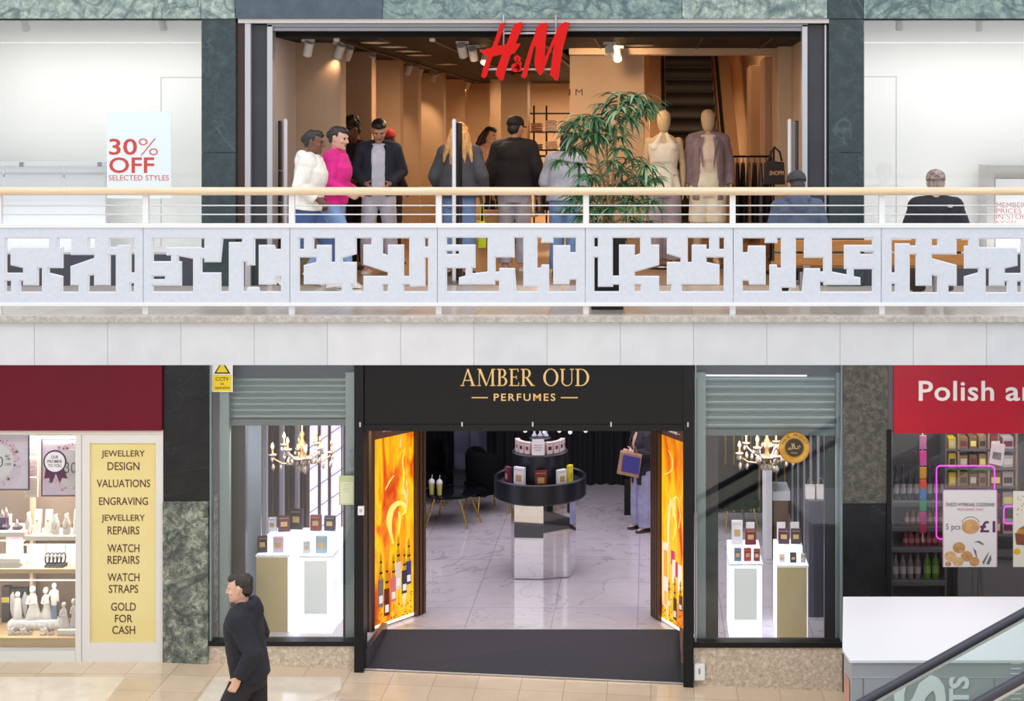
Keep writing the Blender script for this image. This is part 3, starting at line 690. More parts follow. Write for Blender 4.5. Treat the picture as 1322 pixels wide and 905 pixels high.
# ------------------------------------------------------------------ spotlights
lens_on = emis('warm_lamp', (255, 214, 150), 14); lens_off = mat('lamp_glass', (120, 110, 100), .3)
spot_white = mat('spot_white', (206, 198, 190), .4)
def spotlight(loc, to, label, on=False, energy=0, group='track spotlights in the store', mt=spot_white, sz=1.0, ang=70):
    g_ = thing('track_spotlight', label, 'spotlight', loc, group)
    L = Vector(loc); d = (Vector(to) - L).normalized(); c0 = L + Vector((0, 0, -.11 * sz))
    MB().box(L.x - .07 * sz, L.x + .07 * sz, L.y - .02, L.y + .02, L.z - .03, L.z).build('adapter', mt, g_)
    MB().tube([L + Vector((0, 0, -.02)), c0], .012, 8).build('stem', mt, g_)
    b = MB().tube([c0 - d * .09 * sz, c0 + d * .07 * sz], .05 * sz, 16).build('head', mt, g_, auto=40)
    MB().tube([c0 + d * .071 * sz, c0 + d * .074 * sz], .042 * sz, 16).build('lens', lens_on if on else lens_off, b)
    if energy: light('SPOT', c0 + d * .1, energy, WARM, .04, rot=aim(c0, to), parent=g_, spot=ang)
for i, (px, D, on) in enumerate(((398, 15.95, 0), (438, 16.4, 0), (449, 16.9, 0), (478, 18.4, 0), (527, 21.0, 0), (541, 22.2, 1), (560, 24.0, 1), (603, 27.6, 1))):
    x = X(px, D); spotlight((x, D, 2.63), (-4.25, D + .9, 1.0), ('lit' if on else 'unlit white') + ' track spotlight by the left wall, ' + ('nearest of the row', 'second from the entrance', 'tucked beside the second fin top', 'over the second fin', 'before the fourth fin', 'small and glowing near the fifth fin', 'glowing over the sixth fin', 'farthest of the row')[i], bool(on), {1: 5, 3: 26, 4: 34, 6: 40}.get(i, 0))
for i, (px, D, on) in enumerate(((597, 16.3, 0), (611, 17.0, 0), (627, 17.9, 1), (650, 26.0, 1))):
    x = X(px, D); spotlight((x, D, 2.63), (x - .5, D - 2.2, 0) if i == 2 else (x + .2, D + 2, .6), ('white spotlight hanging left of the red sign', 'second white spotlight, just behind the first left of the red sign', 'glaring warm spotlight behind the left leg of the red sign', 'small lit spotlight far back under the red sign')[i], bool(on), 60 if on else 26, ang=110)
for i, (px, D, on) in enumerate(((787, 16.4, 0), (797, 17.1, 1))):
    x = X(px, D); spotlight((x, D, 2.63), ((-.45, 18.5, 2.0) if i == 0 else (x + .3, D - 2, .2)), ('white spotlight above the tall palm, right of the red sign', 'glaring warm spotlight right of the red sign')[i], bool(on), 80, ang=80)
for px, D, lb in ((33, 15.85, 'white ceiling spotlight at the far left of the upper left window'), (210, 15.75, 'small ceiling spotlight near the right end of the upper left window'), (1161, 15.75, 'small ceiling spotlight near the left end of the upper right window'), (1264, 15.85, 'white ceiling spotlight in the middle of the upper right window')):
    spotlight((X(px, D), D, 2.86), (X(px, D) + .1, D + .4, 1.8), lb, False, 0, 'window spotlights', mat('window_spot_white', (226, 224, 220), .5), .8)
for i, (x, w_) in enumerate(((-3.38, .04), (-2.35, .04), (-1.2, .04))):
    tk = thing('lighting_track', ('lighting track running back along the left wall', 'lighting track running back in the middle of the store ceiling', 'lighting track running back left of the beige pier')[i], 'lighting track', (x, 20, 2.62), 'lighting tracks')
    MB().box(x - w_ / 2, x + w_ / 2, 15.8, 28.5, 2.60, 2.63).build('rail', mat('track_bronze', (84, 66, 54), .4, .3), tk)
    for y in (15.8, 28.5): MB().box(x - w_ * .7, x + w_ * .7, y - .03, y + .03, 2.595, 2.63).build('end_cap', spot_white, tk)
for i, (px, D) in enumerate(((484, 16.4), (508, 17.2), (527, 18.1), (541, 19.0), (577, 21.5), (826, 16.9))):
    x = X(px, D)
    g_ = thing('recessed_light', ('recessed ceiling light nearest the entrance on the left', 'recessed ceiling light second from the entrance', 'recessed ceiling light third from the entrance', 'recessed ceiling light fourth from the entrance', 'recessed ceiling light farthest back', 'recessed ceiling light before the escalator bulkhead')[i], 'ceiling light', (x, D, 2.63), 'recessed lights in the store ceiling')
    MB().lathe((x, D, 2.63), [(.16, -.001), (.17, -.012), (.13, -.016), (.125, -.006)], 24).build('trim_ring', mat('warm_white_ring', (190, 170, 150), .4), g_, auto=40)
    MB().lathe((x, D, 2.63), [(.12, -.004), (.12, -.007)], 20).build('diffuser', emis('soft_diffuser', (200, 160, 120), .5), g_)
for loc, e in (((-2.4, 18.6, 2.55), 60), ((-1.6, 23.2, 2.5), 50), ((-.4, 16.6, 2.5), 14), ((.7, 21.8, 4.6), 60), ((-1.4, 27.5, 2.5), 190)):
    light('AREA', loc, e, WARM, .9, name='store_area_light')  # the high one over the escalator is added to brighten its steps

# ------------------------------------------------------------------ escalator inside the store
es = thing('escalator', 'dark escalator rising at the back of the store behind the two mannequins', 'escalator', (.69, 21.8, 0))
dstep = mat('dark_steel_step', (50, 40, 36), .5, 0); cladd = mat('beige_cladding', (176, 140, 108), .4)
xs0, xs1 = .26, 1.10; sp = MB(); n = 15
for i in range(n):
    y0 = 21.9 + i * .40; z0 = .05 + i * .23
    rd = MB().box(xs0, xs1, y0, y0 + .40, z0 + .195, z0 + .23)
    pr = [(y0 + .02 + .03 * math.sin(k / 6 * math.pi), z0 + .23 * k / 6) for k in range(7)]
    rd.loft([[(x, y - .02, z) for y, z in pr] + [(x, y0 + .06, z0 + .23), (x, y0 + .06, z0)] for x in (xs0, xs1)])
    rd.build('step', dstep, es)
for a, b in ((xs0 - .28, xs0 - .01), (xs1 + .01, xs1 + .28)):
    pl = [(21.5, 0), (22.3, 0), (28.2, 3.3), (28.2, 4.2), (22.2, .95), (21.5, .95)]
    m = MB().loft([[(x, y, z) for y, z in pl] for x in (a, b)]); m.build('balustrade_cladding', cladd, es, bevel=.01)
    MB().tube([(b - .04 if a < xs0 else a + .04, y, z) for y, z in ((21.5, .98), (22.2, 1.0), (28.2, 4.25))], .03, 8).build('handrail', blk_satin, es, auto=40)

# ------------------------------------------------------------------ clothes racks, shelves, bags
gcol = [mat('garment_' + n_, c_, .85, c2=tuple(min(255, v + 14) for v in c_), scale=9) for n_, c_ in (('black', (34, 30, 32)), ('cream', (226, 206, 184)), ('grey', (120, 112, 110)), ('tan', (170, 130, 96)), ('white', (236, 226, 216)), ('navy', (44, 48, 66)), ('rust', (150, 84, 56)))]
cnames = ['black', 'cream', 'grey', 'tan', 'white', 'navy', 'rust']
rackm = mat('black_rack_metal', (26, 24, 26), .4, .5)
def garment(x, y, ztop, L, w, ci, label, group):
    """a coat seen from the side on its hanger; the rail runs along x"""
    g_ = thing('hanging_garment', label, 'garment', (x, y, ztop), group)
    m = MB(); r = []
    for t_ in range(7):
        k = t_ / 6; z = ztop - .06 - L * k; hw = (.05 + (w - .05) * min(1, k * 4.5)) * (1 + .05 * math.sin(k * 5 + x * 9)); th = .022 + .02 * k
        r.append([(x + th * math.cos(a) * (1 + .3 * math.sin(3 * a + x * 20)), y + hw * math.sin(a), z) for a in [2 * math.pi * q_ / 12 for q_ in range(12)]])
    m.loft(r); m.build('cloth', gcol[ci], g_, smooth=True)
    h = MB().tube([(x, y - w * .9, ztop - .09), (x, y, ztop - .045), (x, y + w * .9, ztop - .09)], .007, 6).tube([(x, y, ztop - .045), (x, y, ztop - .01), (x, y + .02, ztop + .012), (x, y + .006, ztop + .022)], .004, 6)
    h.build('hanger', rackm, g_)
def rack(x0, x1, y, z, label, n, seq, L, gl, where):
    r_ = thing('clothes_rack', label, 'clothes rack', ((x0 + x1) / 2, y, 0), 'clothes racks')
    MB().tube([(x0, y, z), (x1, y, z)], .014, 8).build('rail', rackm, r_)
    for x in (x0, x1):
        MB().tube([(x, y, .03), (x, y, z)], .014, 8).build('upright', rackm, r_)
        MB().box(x - .02, x + .02, y - .25, y + .25, 0, .03).build('foot', rackm, r_)
    for i in range(n):
        x = x0 + .06 + (x1 - x0 - .12) * i / (n - 1); ci = seq[i % len(seq)]
        garment(x, y, z - .02, L * random.uniform(.85, 1.1), .2, ci, cnames[ci] + ' garment ' + where + ', ' + ('first', 'second', 'third', 'fourth', 'fifth', 'sixth', 'seventh', 'eighth', 'ninth', 'tenth', 'eleventh', 'twelfth')[i] + ' from the left', gl)
rack(-2.0, -.98, 19.9, 1.3, 'black clothes rack of mixed garments behind the man in the black padded jacket', 11, [2, 0, 4, 1, 4, 2, 0, 3, 1, 2, 4], .75, 'garments on the middle rack', 'on the rack by the beige pier')
rack(1.02, 1.5, 18.3, 1.32, 'black clothes rack right of the mannequin in the blazer', 6, [0, 0, 3, 0, 2, 0], .9, 'garments on the right rack', 'on the rack right of the mannequins')
sh = thing('shelving_unit', 'black tube shelving with folded clothes at the back of the store', 'shelf', (X(700, 26), 26, 0))
x0, x1 = X(664, 26), X(742, 26)
for x in (x0, X(690, 26), X(706, 26), x1): MB().tube([(x, 25.9, 0), (x, 25.9, 2.1)], .016, 8).build('upright', rackm, sh)
for z in (.5, .95, 1.3, 1.62, 1.95): MB().box(x0, x1, 25.85, 26.2, z, z + .025).build('shelf', rackm, sh)
k = 0
for z in (.525, .975, 1.325, 1.645):
    for i in range(4):
        x = x0 + .14 + i * .26; ci = (k * 3 + i) % 7; h_ = .1 + .05 * ((k + i) % 3)
        m = MB()
        for q_ in range(4): m.box(x - .1, x + .1, 25.88, 26.14, z + h_ * q_ / 4 + .002, z + h_ * (q_ + 1) / 4 - .004)
        tag(m.build('folded_clothes', gcol[ci], bevel=.01), cnames[ci] + ' folded clothes, ' + ('lowest', 'second', 'third', 'top')[k] + ' filled shelf of the tube shelving, ' + ('first', 'second', 'third', 'fourth')[i] + ' pile along', 'folded clothes', 'folded piles on the tube shelving')
    k += 1
tbx = thing('display_table', 'low pale display table of folded clothes between the shoppers and the pier', 'table', (-1.55, 21.6, 0))
MB().box(-2.0, -1.1, 21.3, 21.9, .82, .86).build('tabletop', cream, tbx, bevel=.005)
for a in (-1.96, -1.14):
    for b in (21.34, 21.86): MB().box(a - .02, a + .02, b - .02, b + .02, 0, .82).build('leg', rackm, tbx)
for i in range(3):
    m = MB()
    for q_ in range(5): m.box(-1.9 + i * .28, -1.68 + i * .28, 21.42, 21.72, .862 + q_ * .035, .892 + q_ * .035)
    tag(m.build('folded_clothes', gcol[(4, 1, 2)[i]], bevel=.01), ('white', 'cream', 'grey')[i] + ' folded pile on the low pale display table', 'folded clothes', 'folded piles on the display table')
tx = MB(); put_text(tx, '1', X(734, 18.49), X(736.5, 18.49), Z(123, 18.49), Z(115, 18.49), 18.497, .004); put_text(tx, 'M', X(743, 18.49), X(752, 18.49), Z(123, 18.49), Z(115, 18.49), 18.497, .004)
tag(tx.build('wall_lettering', mat('brown_print', (90, 60, 40), .6)), 'small dark lettering on the beige pier behind the palm', 'lettering')
# shopping totes on a stand at the right jamb
DT = 16.75
st_ = thing('bag_stand', 'slim black stand carrying the dark tote at the right side of the store', 'stand', (X(1000, DT), DT + .12, 0))
xc = X(1000, DT)
MB().tube([(xc, DT + .12, .02), (xc, DT + .12, Z(190, DT))], .012, 8).build('post', rackm, st_)
MB().tube([(xc, DT + .12, Z(192, DT)), (xc, DT - .02, Z(192, DT)), (xc, DT - .035, Z(189, DT))], .008, 8).build('hook', rackm, st_)
MB().cyl((xc, DT + .12, 0), .15, 0, .02, 24).build('base', rackm, st_)
tb_ = thing('tote_bag', 'dark shopping tote with pale lettering hanging at the right side of the store', 'bag', (xc, DT, Z(240, DT)))
tot = mat('dark_tote_fabric', (46, 36, 34), .8)
m = MB().loft([[(X(985 + 4 * k, DT) , DT - .05 - .02 * (1 - k), z), (X(1013 - 1 * k, DT), DT - .05 - .02 * (1 - k), z - .02 * k), (X(1013 - 1 * k, DT), DT + .06 + .02 * (1 - k), z - .02 * k), (X(985 + 4 * k, DT), DT + .06 + .02 * (1 - k), z)] for k, z in ((0, Z(238, DT)), (.5, Z(224, DT)), (1, Z(207, DT)))])
m.build('body', tot, tb_, bevel=.008)
MB().tube([(X(992, DT), DT - .04, Z(208, DT)), (X(995, DT), DT - .045, Z(196, DT)), (X(1000, DT), DT - .045, Z(190.5, DT)), (X(1006, DT), DT - .045, Z(196, DT)), (X(1009, DT), DT - .04, Z(208, DT))], .012, 8).build('handle', tot, tb_, smooth=True)
m = MB(); put_text(m, 'SHOPPI', X(993, DT), X(1011, DT), Z(226, DT), Z(220.5, DT), DT - .066, .003, .01); m.build('lettering', mat('pale_orange_print', (226, 176, 130), .6), tb_)
# ------------------------------------------------------------------ potted palm by the balustrade
DPL = 13.5
pl = thing('potted_palm', 'tall slender-leaved palm in a black square planter behind the balustrade', 'plant', (X(784, DPL), DPL, 0))
xc = X(784.5, DPL)
m = MB().loft([[(xc - w, DPL - w, z), (xc + w, DPL - w, z), (xc + w, DPL + w, z), (xc - w, DPL + w, z)] for w, z in ((.145, 0), (.165, .70), (.165, .72), (.15, .72), (.15, .66))])
m.build('planter', mat('planter_black', (34, 34, 38), .5), pl, bevel=.006)
MB().box(xc - .15, xc + .15, DPL - .15, DPL + .15, .60, .665).build('soil', mat('soil', (52, 40, 32), .95, bump=.5, scale=60), pl)
rnd = random.Random(11)
STEMS = [(770, 205), (782, 140), (793, 195), (800, 118), (762, 165), (806, 215)]
cane = mat('cane', (176, 146, 96), .55, c2=(140, 116, 76), scale=20, stretch=(1, 1, 4))
ends = []
for i, (px, py) in enumerate(STEMS):
    d = DPL + rnd.uniform(-.12, .12); a = Vector((xc + rnd.uniform(-.08, .08), DPL + rnd.uniform(-.08, .08), .62)); b = P(px, py, d)
    mid = (a + b) / 2 + Vector((rnd.uniform(-.03, .03), 0, 0))
    MB().tube([a, (a + mid) / 2, mid, (mid + b) / 2, b], [.013, .012, .011, .010, .008], 8).build('cane', cane, pl, smooth=True)
    ends.append((a, b))
fo = MB()
FANS = [(772,172,.9),(790,208,.8),(764,226,.9),(806,232,1),(784,252,.9),(820,262,.9),(742,252,.8),(800,140,1),(828,142,.9),(762,265,.8),(810,130,1),(786,148,1),(757,170,1),(800,175,.9),(756,225,.8),(820,245,.9),(800,240,.9),(778,265,.9),(830,225,.9),(755,255,.8),(742,172,.9),(768,148,1),(798,122,1.1),(822,122,1.15),(838,132,.9),(782,135,.9),(752,150,1.15),(738,158,.9),(768,160,1),(812,150,1),(792,165,.9),(765,182,1),(742,190,.9),(722,205,.6),
        (748,212,.9),(800,190,.8),(815,205,1),(835,212,1),(800,218,1),(826,235,1),(846,228,.6),(812,255,1),(840,258,.8),(770,245,.8),(745,240,.8),(752,275,.8),(735,265,.55),(790,265,.9),(770,285,.9),(815,280,.9),(795,295,.8),(835,285,.6)]
for px, py, s in FANS:
    d = DPL + rnd.uniform(-.2, .24); c = P(px, py + 3, d)
    # petiole from the nearest cane
    a, b = min(ends, key=lambda ab: abs(ab[1].x - c.x) + abs(ab[1].z - c.z) * .3)
    k = min(1, max(.05, (c.z - .1 - a.z) / (b.z - a.z))); base = a.lerp(b, k)
    fo.tube([base, (base + c) / 2 + Vector((0, 0, .04)), c], .0035, 5)
    out_ = Vector((c.x - base.x, c.y - base.y, 0))
    out_ = out_.normalized() if out_.length > .03 else Vector((rnd.uniform(-1, 1), -.6, 0)).normalized()
    nl = 20
    for j in range(nl):
        an = (j / (nl - 1) - .5) * R(300) + rnd.uniform(-.12, .12)
        dirv = Vector((out_.x * math.cos(an) - out_.y * math.sin(an), out_.x * math.sin(an) + out_.y * math.cos(an), rnd.uniform(-.35, .65))).normalized()
        L = .255 * s * rnd.uniform(.75, 1.15); w = .0135 * rnd.uniform(.8, 1.15); p = c.copy(); v = dirv.copy(); side = v.cross(Vector((0, 0, 1))).normalized()
        rows = []; nseg = 6
        for q in range(nseg + 1):
            t = q / nseg; ww = w * math.sin(math.pi * min(1, .12 + t * .88)) ** .7 if t < 1 else .001
            up_ = side.cross(v).normalized() * .35 * ww
            rows.append((p - side * ww + up_, p.copy(), p + side * ww + up_)); v = (v + Vector((0, 0, -.24))).normalized() if q else v; p = p + v * L / nseg
        ids = [[fo.av(x) for x in r] for r in rows]
        fo.k = rnd.choice((0, 0, 0, 1, 1, 2))
        for r0, r1 in zip(ids, ids[1:]):
            fo.af((r0[0], r0[1], r1[1], r1[0])); fo.af((r0[1], r0[2], r1[2], r1[1]))
        fo.k = 0
fo.build('foliage', [mat('palm_green', (58, 108, 68), .45), mat('palm_green_pale', (118, 158, 112), .45), mat('palm_green_deep', (44, 82, 52), .45)], pl, smooth=True)
# ------------------------------------------------------------------ people
SK = {'light': (222, 176, 154), 'mid': (196, 146, 118), 'brown': (120, 80, 62), 'dark': (92, 62, 50)}
def skin(n): return mat('skin_' + n, SK[n], .5, c2=tuple(int(v * .95) for v in SK[n]), scale=20)
lipm = mat('lips', (168, 100, 92), .5); eyem = mat('eye_dark', (44, 34, 30), .3)
TOR = [(.80, .150, .100, .0), (.86, .165, .112, .004), (.92, .168, .114, .006), (1.0, .152, .104, .0), (1.08, .142, .098, -.004), (1.18, .155, .108, -.006), (1.28, .172, .118, -.004), (1.36, .178, .112, .0), (1.42, .165, .092, .006), (1.46, .115, .072, .010), (1.485, .072, .062, .012)]
def tor(z, f=1.0):
    for a, b in zip(TOR, TOR[1:]):
        if a[0] <= z <= b[0]:
            k = (z - a[0]) / (b[0] - a[0]); return tuple(a[i] + (b[i] - a[i]) * k for i in (1, 2, 3))
    return TOR[0][1:] if z < TOR[0][0] else TOR[-1][1:]
def ering(c, rx, ry, n=20, e=2.3, a0=0, a1=2 * math.pi):
    r = []
    for k in range(n):
        t = a0 + (a1 - a0) * k / n; ct, st_ = math.cos(t), math.sin(t)
        r.append(Vector((c[0] + rx * abs(ct) ** (2 / e) * (1 if ct > 0 else -1), c[1] + ry * abs(st_) ** (2 / e) * (1 if st_ > 0 else -1), c[2])))
    return r
HEADP = [(-.118, .030, .034, -.030), (-.108, .046, .058, -.022), (-.085, .060, .078, -.012), (-.055, .068, .090, -.004), (-.02, .074, .097, .002), (.02, .077, .100, .006), (.055, .076, .098, .010), (.085, .066, .086, .012), (.105, .048, .062, .013), (.116, .024, .032, .013)]
class Pose:
    """local frame: figure faces -y, +x is its left hand side, 1.75 m tall"""
    def __init__(s, H=1.7, lean=0, head=(0, 0, 0), el=None, wr=None, knee=None, ank=None, fem=False, hipz=.92, curl=.6, palm=None, hip_shift=(0, 0), foot=None):
        s.k = H / 1.75; s.lean = R(lean); s.head = [R(a) for a in head]; s.fem = fem; s.hz = hipz - .92; s.curl = curl
        s.el = el or ((.245, .03, 1.13), (-.245, .03, 1.13)); s.wr = wr or ((.26, -.04, .90), (-.26, -.04, .90))
        s.knee = knee or ((.10, -.015, .49), (-.10, -.015, .49)); s.ank = ank or ((.105, .02, .09), (-.105, .02, .09))
        s.palm = palm or ((-1, 0, 0), (1, 0, 0)); s.foot = foot or ((.1, -1, 0), (-.1, -1, 0))
    def T(s, v):                                       # torso transform
        v = Vector(v); c = Vector((0, 0, .92)); v = v - c; v.rotate(Matrix.Rotation(s.lean, 3, 'X')); return v + c + Vector((0, 0, s.hz))
    def Hd(s, v):                                      # head transform: v relative to the head centre
        v = Vector(v); p = v + Vector((0, -.012, .15))  # relative to the neck joint
        m = Matrix.Rotation(s.head[1], 3, 'Z') @ Matrix.Rotation(s.head[0], 3, 'X') @ Matrix.Rotation(s.head[2], 3, 'Y')
        return s.T(Vector((0, .012, 1.485))) + m @ p
    def sh(s, sg): return s.T((sg * (.165 if s.fem else .178), .008, 1.405))
    def hip(s, sg): return Vector((sg * .088, .004, .90 + s.hz))
def hand(mb, w, d, n, curl, sg):
    d = d.normalized(); n = (n - d * n.dot(d)).normalized(); sd = d.cross(n).normalized() * sg   # sd points to the thumb side
    mb.tube([w - d * .02, w + d * .03, w + d * .075, w + d * .088], [.023, .03, .036, .03], 12, round_=True, flat=1.0) if False else None
    rr = []
    for t, a, b in ((-.02, .024, .020), (.02, .030, .016), (.06, .039, .015), (.088, .038, .012), (.094, .03, .008)):
        rr.append([w + d * t + sd * a * math.cos(q) + n * b * math.sin(q) for q in [2 * math.pi * i / 12 for i in range(12)]])
    mb.loft(rr)
    for i, (o, L) in enumerate(((.028, .070), (.0095, .078), (-.0095, .072), (-.027, .056))):
        p = w + d * .084 + sd * o; v = d + sd * o * 2.2; v.normalize(); pts = [p - v * .015]; a = curl * (.8 + .12 * i)
        for seg in (.42, .32, .26):
            pts.append(pts[-1] + v * (L * seg + (.015 if seg == .42 else 0))); v = (v * math.cos(a) + n * math.sin(a)).normalized()
        mb.tube(pts, [.0092, .009, .008, .0068], 8, round_=True)
    p = w + d * .022 + sd * .026; v = (d * .72 + sd * .6 + n * .35).normalized(); pts = [p]
    for seg in (.034, .03, .022): pts.append(pts[-1] + v * seg); v = (v + d * .25 + n * .3 * curl).normalized()
    mb.tube(pts, [.0135, .0115, .0095, .008], 8, round_=True)
def person(label, p, loc, rot, skn='light', cat='person', name='person', mannequin=False, group=None):
    k = p.k; root = thing(name, label, cat, (0, 0, 0), group)
    mb = MB()
    fr_ = .93 if p.fem else 1
    mb.loft([[p.T(v) for v in ering((0, y, z), rx * (fr_ if z > 1.0 else (1.03 if p.fem else 1)), ry)] for z, rx, ry, y in TOR])
    if p.fem: 
        for sg in (1, -1): mb.ell(p.T((sg * .07, -.078, 1.265)), (.058, .045, .058))
    mb.tube([p.T((0, .012, 1.44)), p.T((0, .010, 1.50)), p.Hd((0, .014, -.07))], [.058, .054, .052] if not p.fem else [.052, .046, .046], 14)
    if mannequin: mb.loft([[p.Hd(v) for v in ering((0, y, z), rx * .98, ry * .95, 20, 2)] for z, rx, ry, y in [(-.125, .03, .034, -.012), (-.11, .05, .058, -.008), (-.08, .064, .078, -.002), (-.03, .076, .094, .0), (.03, .081, .1, .004), (.075, .074, .09, .006), (.105, .052, .064, .008), (.12, .022, .03, .008)]])
    else:
        mb.loft([[p.Hd(v) for v in ering((0, y, z), rx, ry, 20, 2.15)] for z, rx, ry, y in HEADP])
        mb.tube([p.Hd((0, -.088, .022)), p.Hd((0, -.102, -.005)), p.Hd((0, -.112, -.026))], [.008, .011, .015], 8, round_=True)      # nose
        mb.tube([p.Hd((-.02, -.094, -.034)), p.Hd((.02, -.094, -.034))], .008, 8, round_=True)
        mb.tube([p.Hd((-.045, -.083, .030)), p.Hd((0, -.094, .028)), p.Hd((.045, -.083, .030))], .010, 8, round_=True)                # brow
        mb.tube([p.Hd((-.026, -.086, -.062)), p.Hd((0, -.095, -.060)), p.Hd((.026, -.086, -.062))], .0085, 8, round_=True)             # mouth
        mb.ell(p.Hd((0, -.078, -.100)), .022)                                                                                          # chin
        for sg in (1, -1):
            mb.tube([p.Hd((sg * .076, .012, .026)), p.Hd((sg * .083, .020, .010)), p.Hd((sg * .078, .008, -.028))], [.014, .017, .010], 8, round_=True, flat=.8)  # ear
            mb.ell(p.Hd((sg * .042, -.066, -.025)), (.026, .024, .024))                                                                 # cheek
    for i, sg in enumerate((1, -1)):
        s, e_, w = p.sh(sg), Vector(p.el[i]), Vector(p.wr[i]); q = .9 if p.fem else 1
        mb.tube([s, s.lerp(e_, .45), e_, e_.lerp(w, .35), w], [.054 * q, .047 * q, .039 * q, .040 * q, .026 * q], 14, round_=True)
        hand(mb, w, w - e_, Vector(p.palm[i]), p.curl, -sg)
        h, kn, an = p.hip(sg), Vector(p.knee[i]), Vector(p.ank[i])
        ft = Vector(p.foot[i]).normalized()
        mb.tube([h, h.lerp(kn, .45), kn, kn.lerp(an, .35), an], [.088, .074, .054, .054, .037], 14, round_=True)
        mb.tube([an + Vector((0, 0, -.03)) - ft * .045, an + Vector((0, 0, -.045)) + ft * .06, an + Vector((0, 0, -.058)) + ft * .15], [.036, .038, .026], 10, round_=True, flat=1.0)
    me = fuse(mb, .0062 if not mannequin else .007, 2)
    if mannequin: me.materials.append(mat('mannequin_linen', (216, 190, 150), .8, c2=(206, 178, 136), scale=60))
    else:
        for m in (skin(skn), lipm, eyem): me.materials.append(m)
        pts = [(p.Hd((sg * .033, -.086, .012)), .0125, 2) for sg in (1, -1)] + [(p.Hd((0, -.1, -.061)), .017, 1), (p.Hd((.014, -.098, -.061)), .012, 1), (p.Hd((-.014, -.098, -.061)), .012, 1)]
        for f in me.polygons:
            for c_, r_, mi in pts:
                if (f.center - c_).length < r_: f.material_index = mi
    body = link('body', me, root)
    root['_'] = 0; del root['_']
    root.scale = (k, k, k); root.location = loc; root.rotation_euler = (0, 0, rot)
    return root
def attach(root, me, name, m):
    me.materials.append(m); o = bpy.data.objects.new(name, me); COL.objects.link(o); o.parent = root; return o
def torso_cloth(p, z0, z1, inf, flare=0, straight=False, gap=0, yoff=0, wide=1.0, puff=0):
    """closed solid around the torso from z0 to z1; gap opens the front by that half angle"""
    rings = []; n = 11
    for i in range(n + 1):
        t = i / n; z = z0 + (z1 - z0) * t; rx, ry, y = tor(z)
        if p.fem: rx *= .93 if z > 1.0 else 1.03
        if straight and z < 1.36:
            a = tor(1.3); rx = max(rx, a[0] * (.93 if p.fem else 1) * .98); ry = max(ry, a[1] * .98)
        f = inf + flare * (1 - t) ** 1.5
        if p.fem and 1.18 < z < 1.36: ry += .010; y -= .008
        rx, ry = (rx + f) * wide, ry + f
        if puff: b = puff * abs(math.sin(z * 45)); rx += b; ry += b
        rings.append((z, rx, ry, y + yoff))
    if not gap: return [[p.T(v) for v in ering((0, y, z), rx, ry)] for z, rx, ry, y in rings]
    out_ = []
    for z, rx, ry, y in rings:
        a0 = -math.pi / 2 + gap; a1 = 1.5 * math.pi - gap; o_ = []; i_ = []
        for q in range(25):
            t = a0 + (a1 - a0) * q / 24; ct, st_ = math.cos(t), math.sin(t)
            f = lambda v, e=2 / 2.3: abs(v) ** e * (1 if v > 0 else -1)
            o_.append(Vector((rx * f(ct), y + ry * f(st_), z))); i_.append(Vector(((rx - .02) * f(ct), y + (ry - .02) * f(st_), z)))
        out_.append([p.T(v) for v in o_ + i_[::-1]])
    return out_
def sleeves(mb, p, inf, upto=1.0, puff=0):
    for i, sg in enumerate((1, -1)):
        s, e_, w = p.sh(sg), Vector(p.el[i]), Vector(p.wr[i]); w2 = e_.lerp(w, .98)
        if upto < .5: mb.tube([s, s.lerp(e_, upto * 2)], [.064 + inf, .058 + inf], 14, round_=False); mb.ell(s, .062 + inf); continue
        pts = [s]; r = [.058 + inf]
        for t in (.25, .5, .75, 1): pts.append(s.lerp(e_, t)); r.append(.056 - .010 * t + inf)
        for t in (.25, .5, .75, 1): pts.append(e_.lerp(w2, t)); r.append(.046 - .014 * t + inf * (1 - .25 * t))
        if puff: r = [a + (puff if j % 2 else -puff * .4) for j, a in enumerate(r)]
        mb.tube(pts, r, 14, round_=False); mb.ell(s, .060 + inf); mb.ell(e_, .045 + inf)
def top(root, p, nm, m, z0=.86, z1=1.47, inf=.02, sl=1.0, gap=0, straight=True, flare=0, collar=None, hood=False, wide=1.0, puff=0, wrinkle=.004, pockets=False):
    mb = MB(); mb.loft(torso_cloth(p, z0, z1, inf, flare, straight, gap, 0, wide, puff))
    if sl: sleeves(mb, p, inf * .8, sl, puff * .6)
    for sg in (1, -1):                                 # shoulder slope
        mb.tube([p.T((sg * .05, .012, 1.455)), p.sh(sg)], [.05 + inf * .5, .058 + inf], 12, round_=True)
    if collar:
        mb.loft([[p.T(v) for v in ering((0, .012 - q * .01, 1.455 + q * collar), .082 + .004 * q, .080 + .004 * q)] for q in (0, .5, 1)] + [[p.T(v) for v in ering((0, .004, 1.455 + collar), .06, .058)], [p.T(v) for v in ering((0, .012, 1.45), .06, .058)]], cap=True)
    if hood:
        mb.tube([p.T((-.12, .02, 1.47)), p.T((-.085, .085, 1.485)), p.T((0, .12, 1.475)), p.T((.085, .085, 1.485)), p.T((.12, .02, 1.47))], [.035, .05, .06, .05, .035], 12, round_=True)
        mb.ell(p.T((0, .13, 1.40)), (.10, .05, .10))
        mb.tube([p.T((-.10, 0, 1.475)), p.T((-.05, -.075, 1.455)), p.T((0, -.09, 1.44)), p.T((.05, -.075, 1.455)), p.T((.10, 0, 1.475))], .026, 10, round_=True)
    me = fuse(mb, .0085, 3, (wrinkle, 13) if wrinkle else None); return attach(root, me, nm, m)
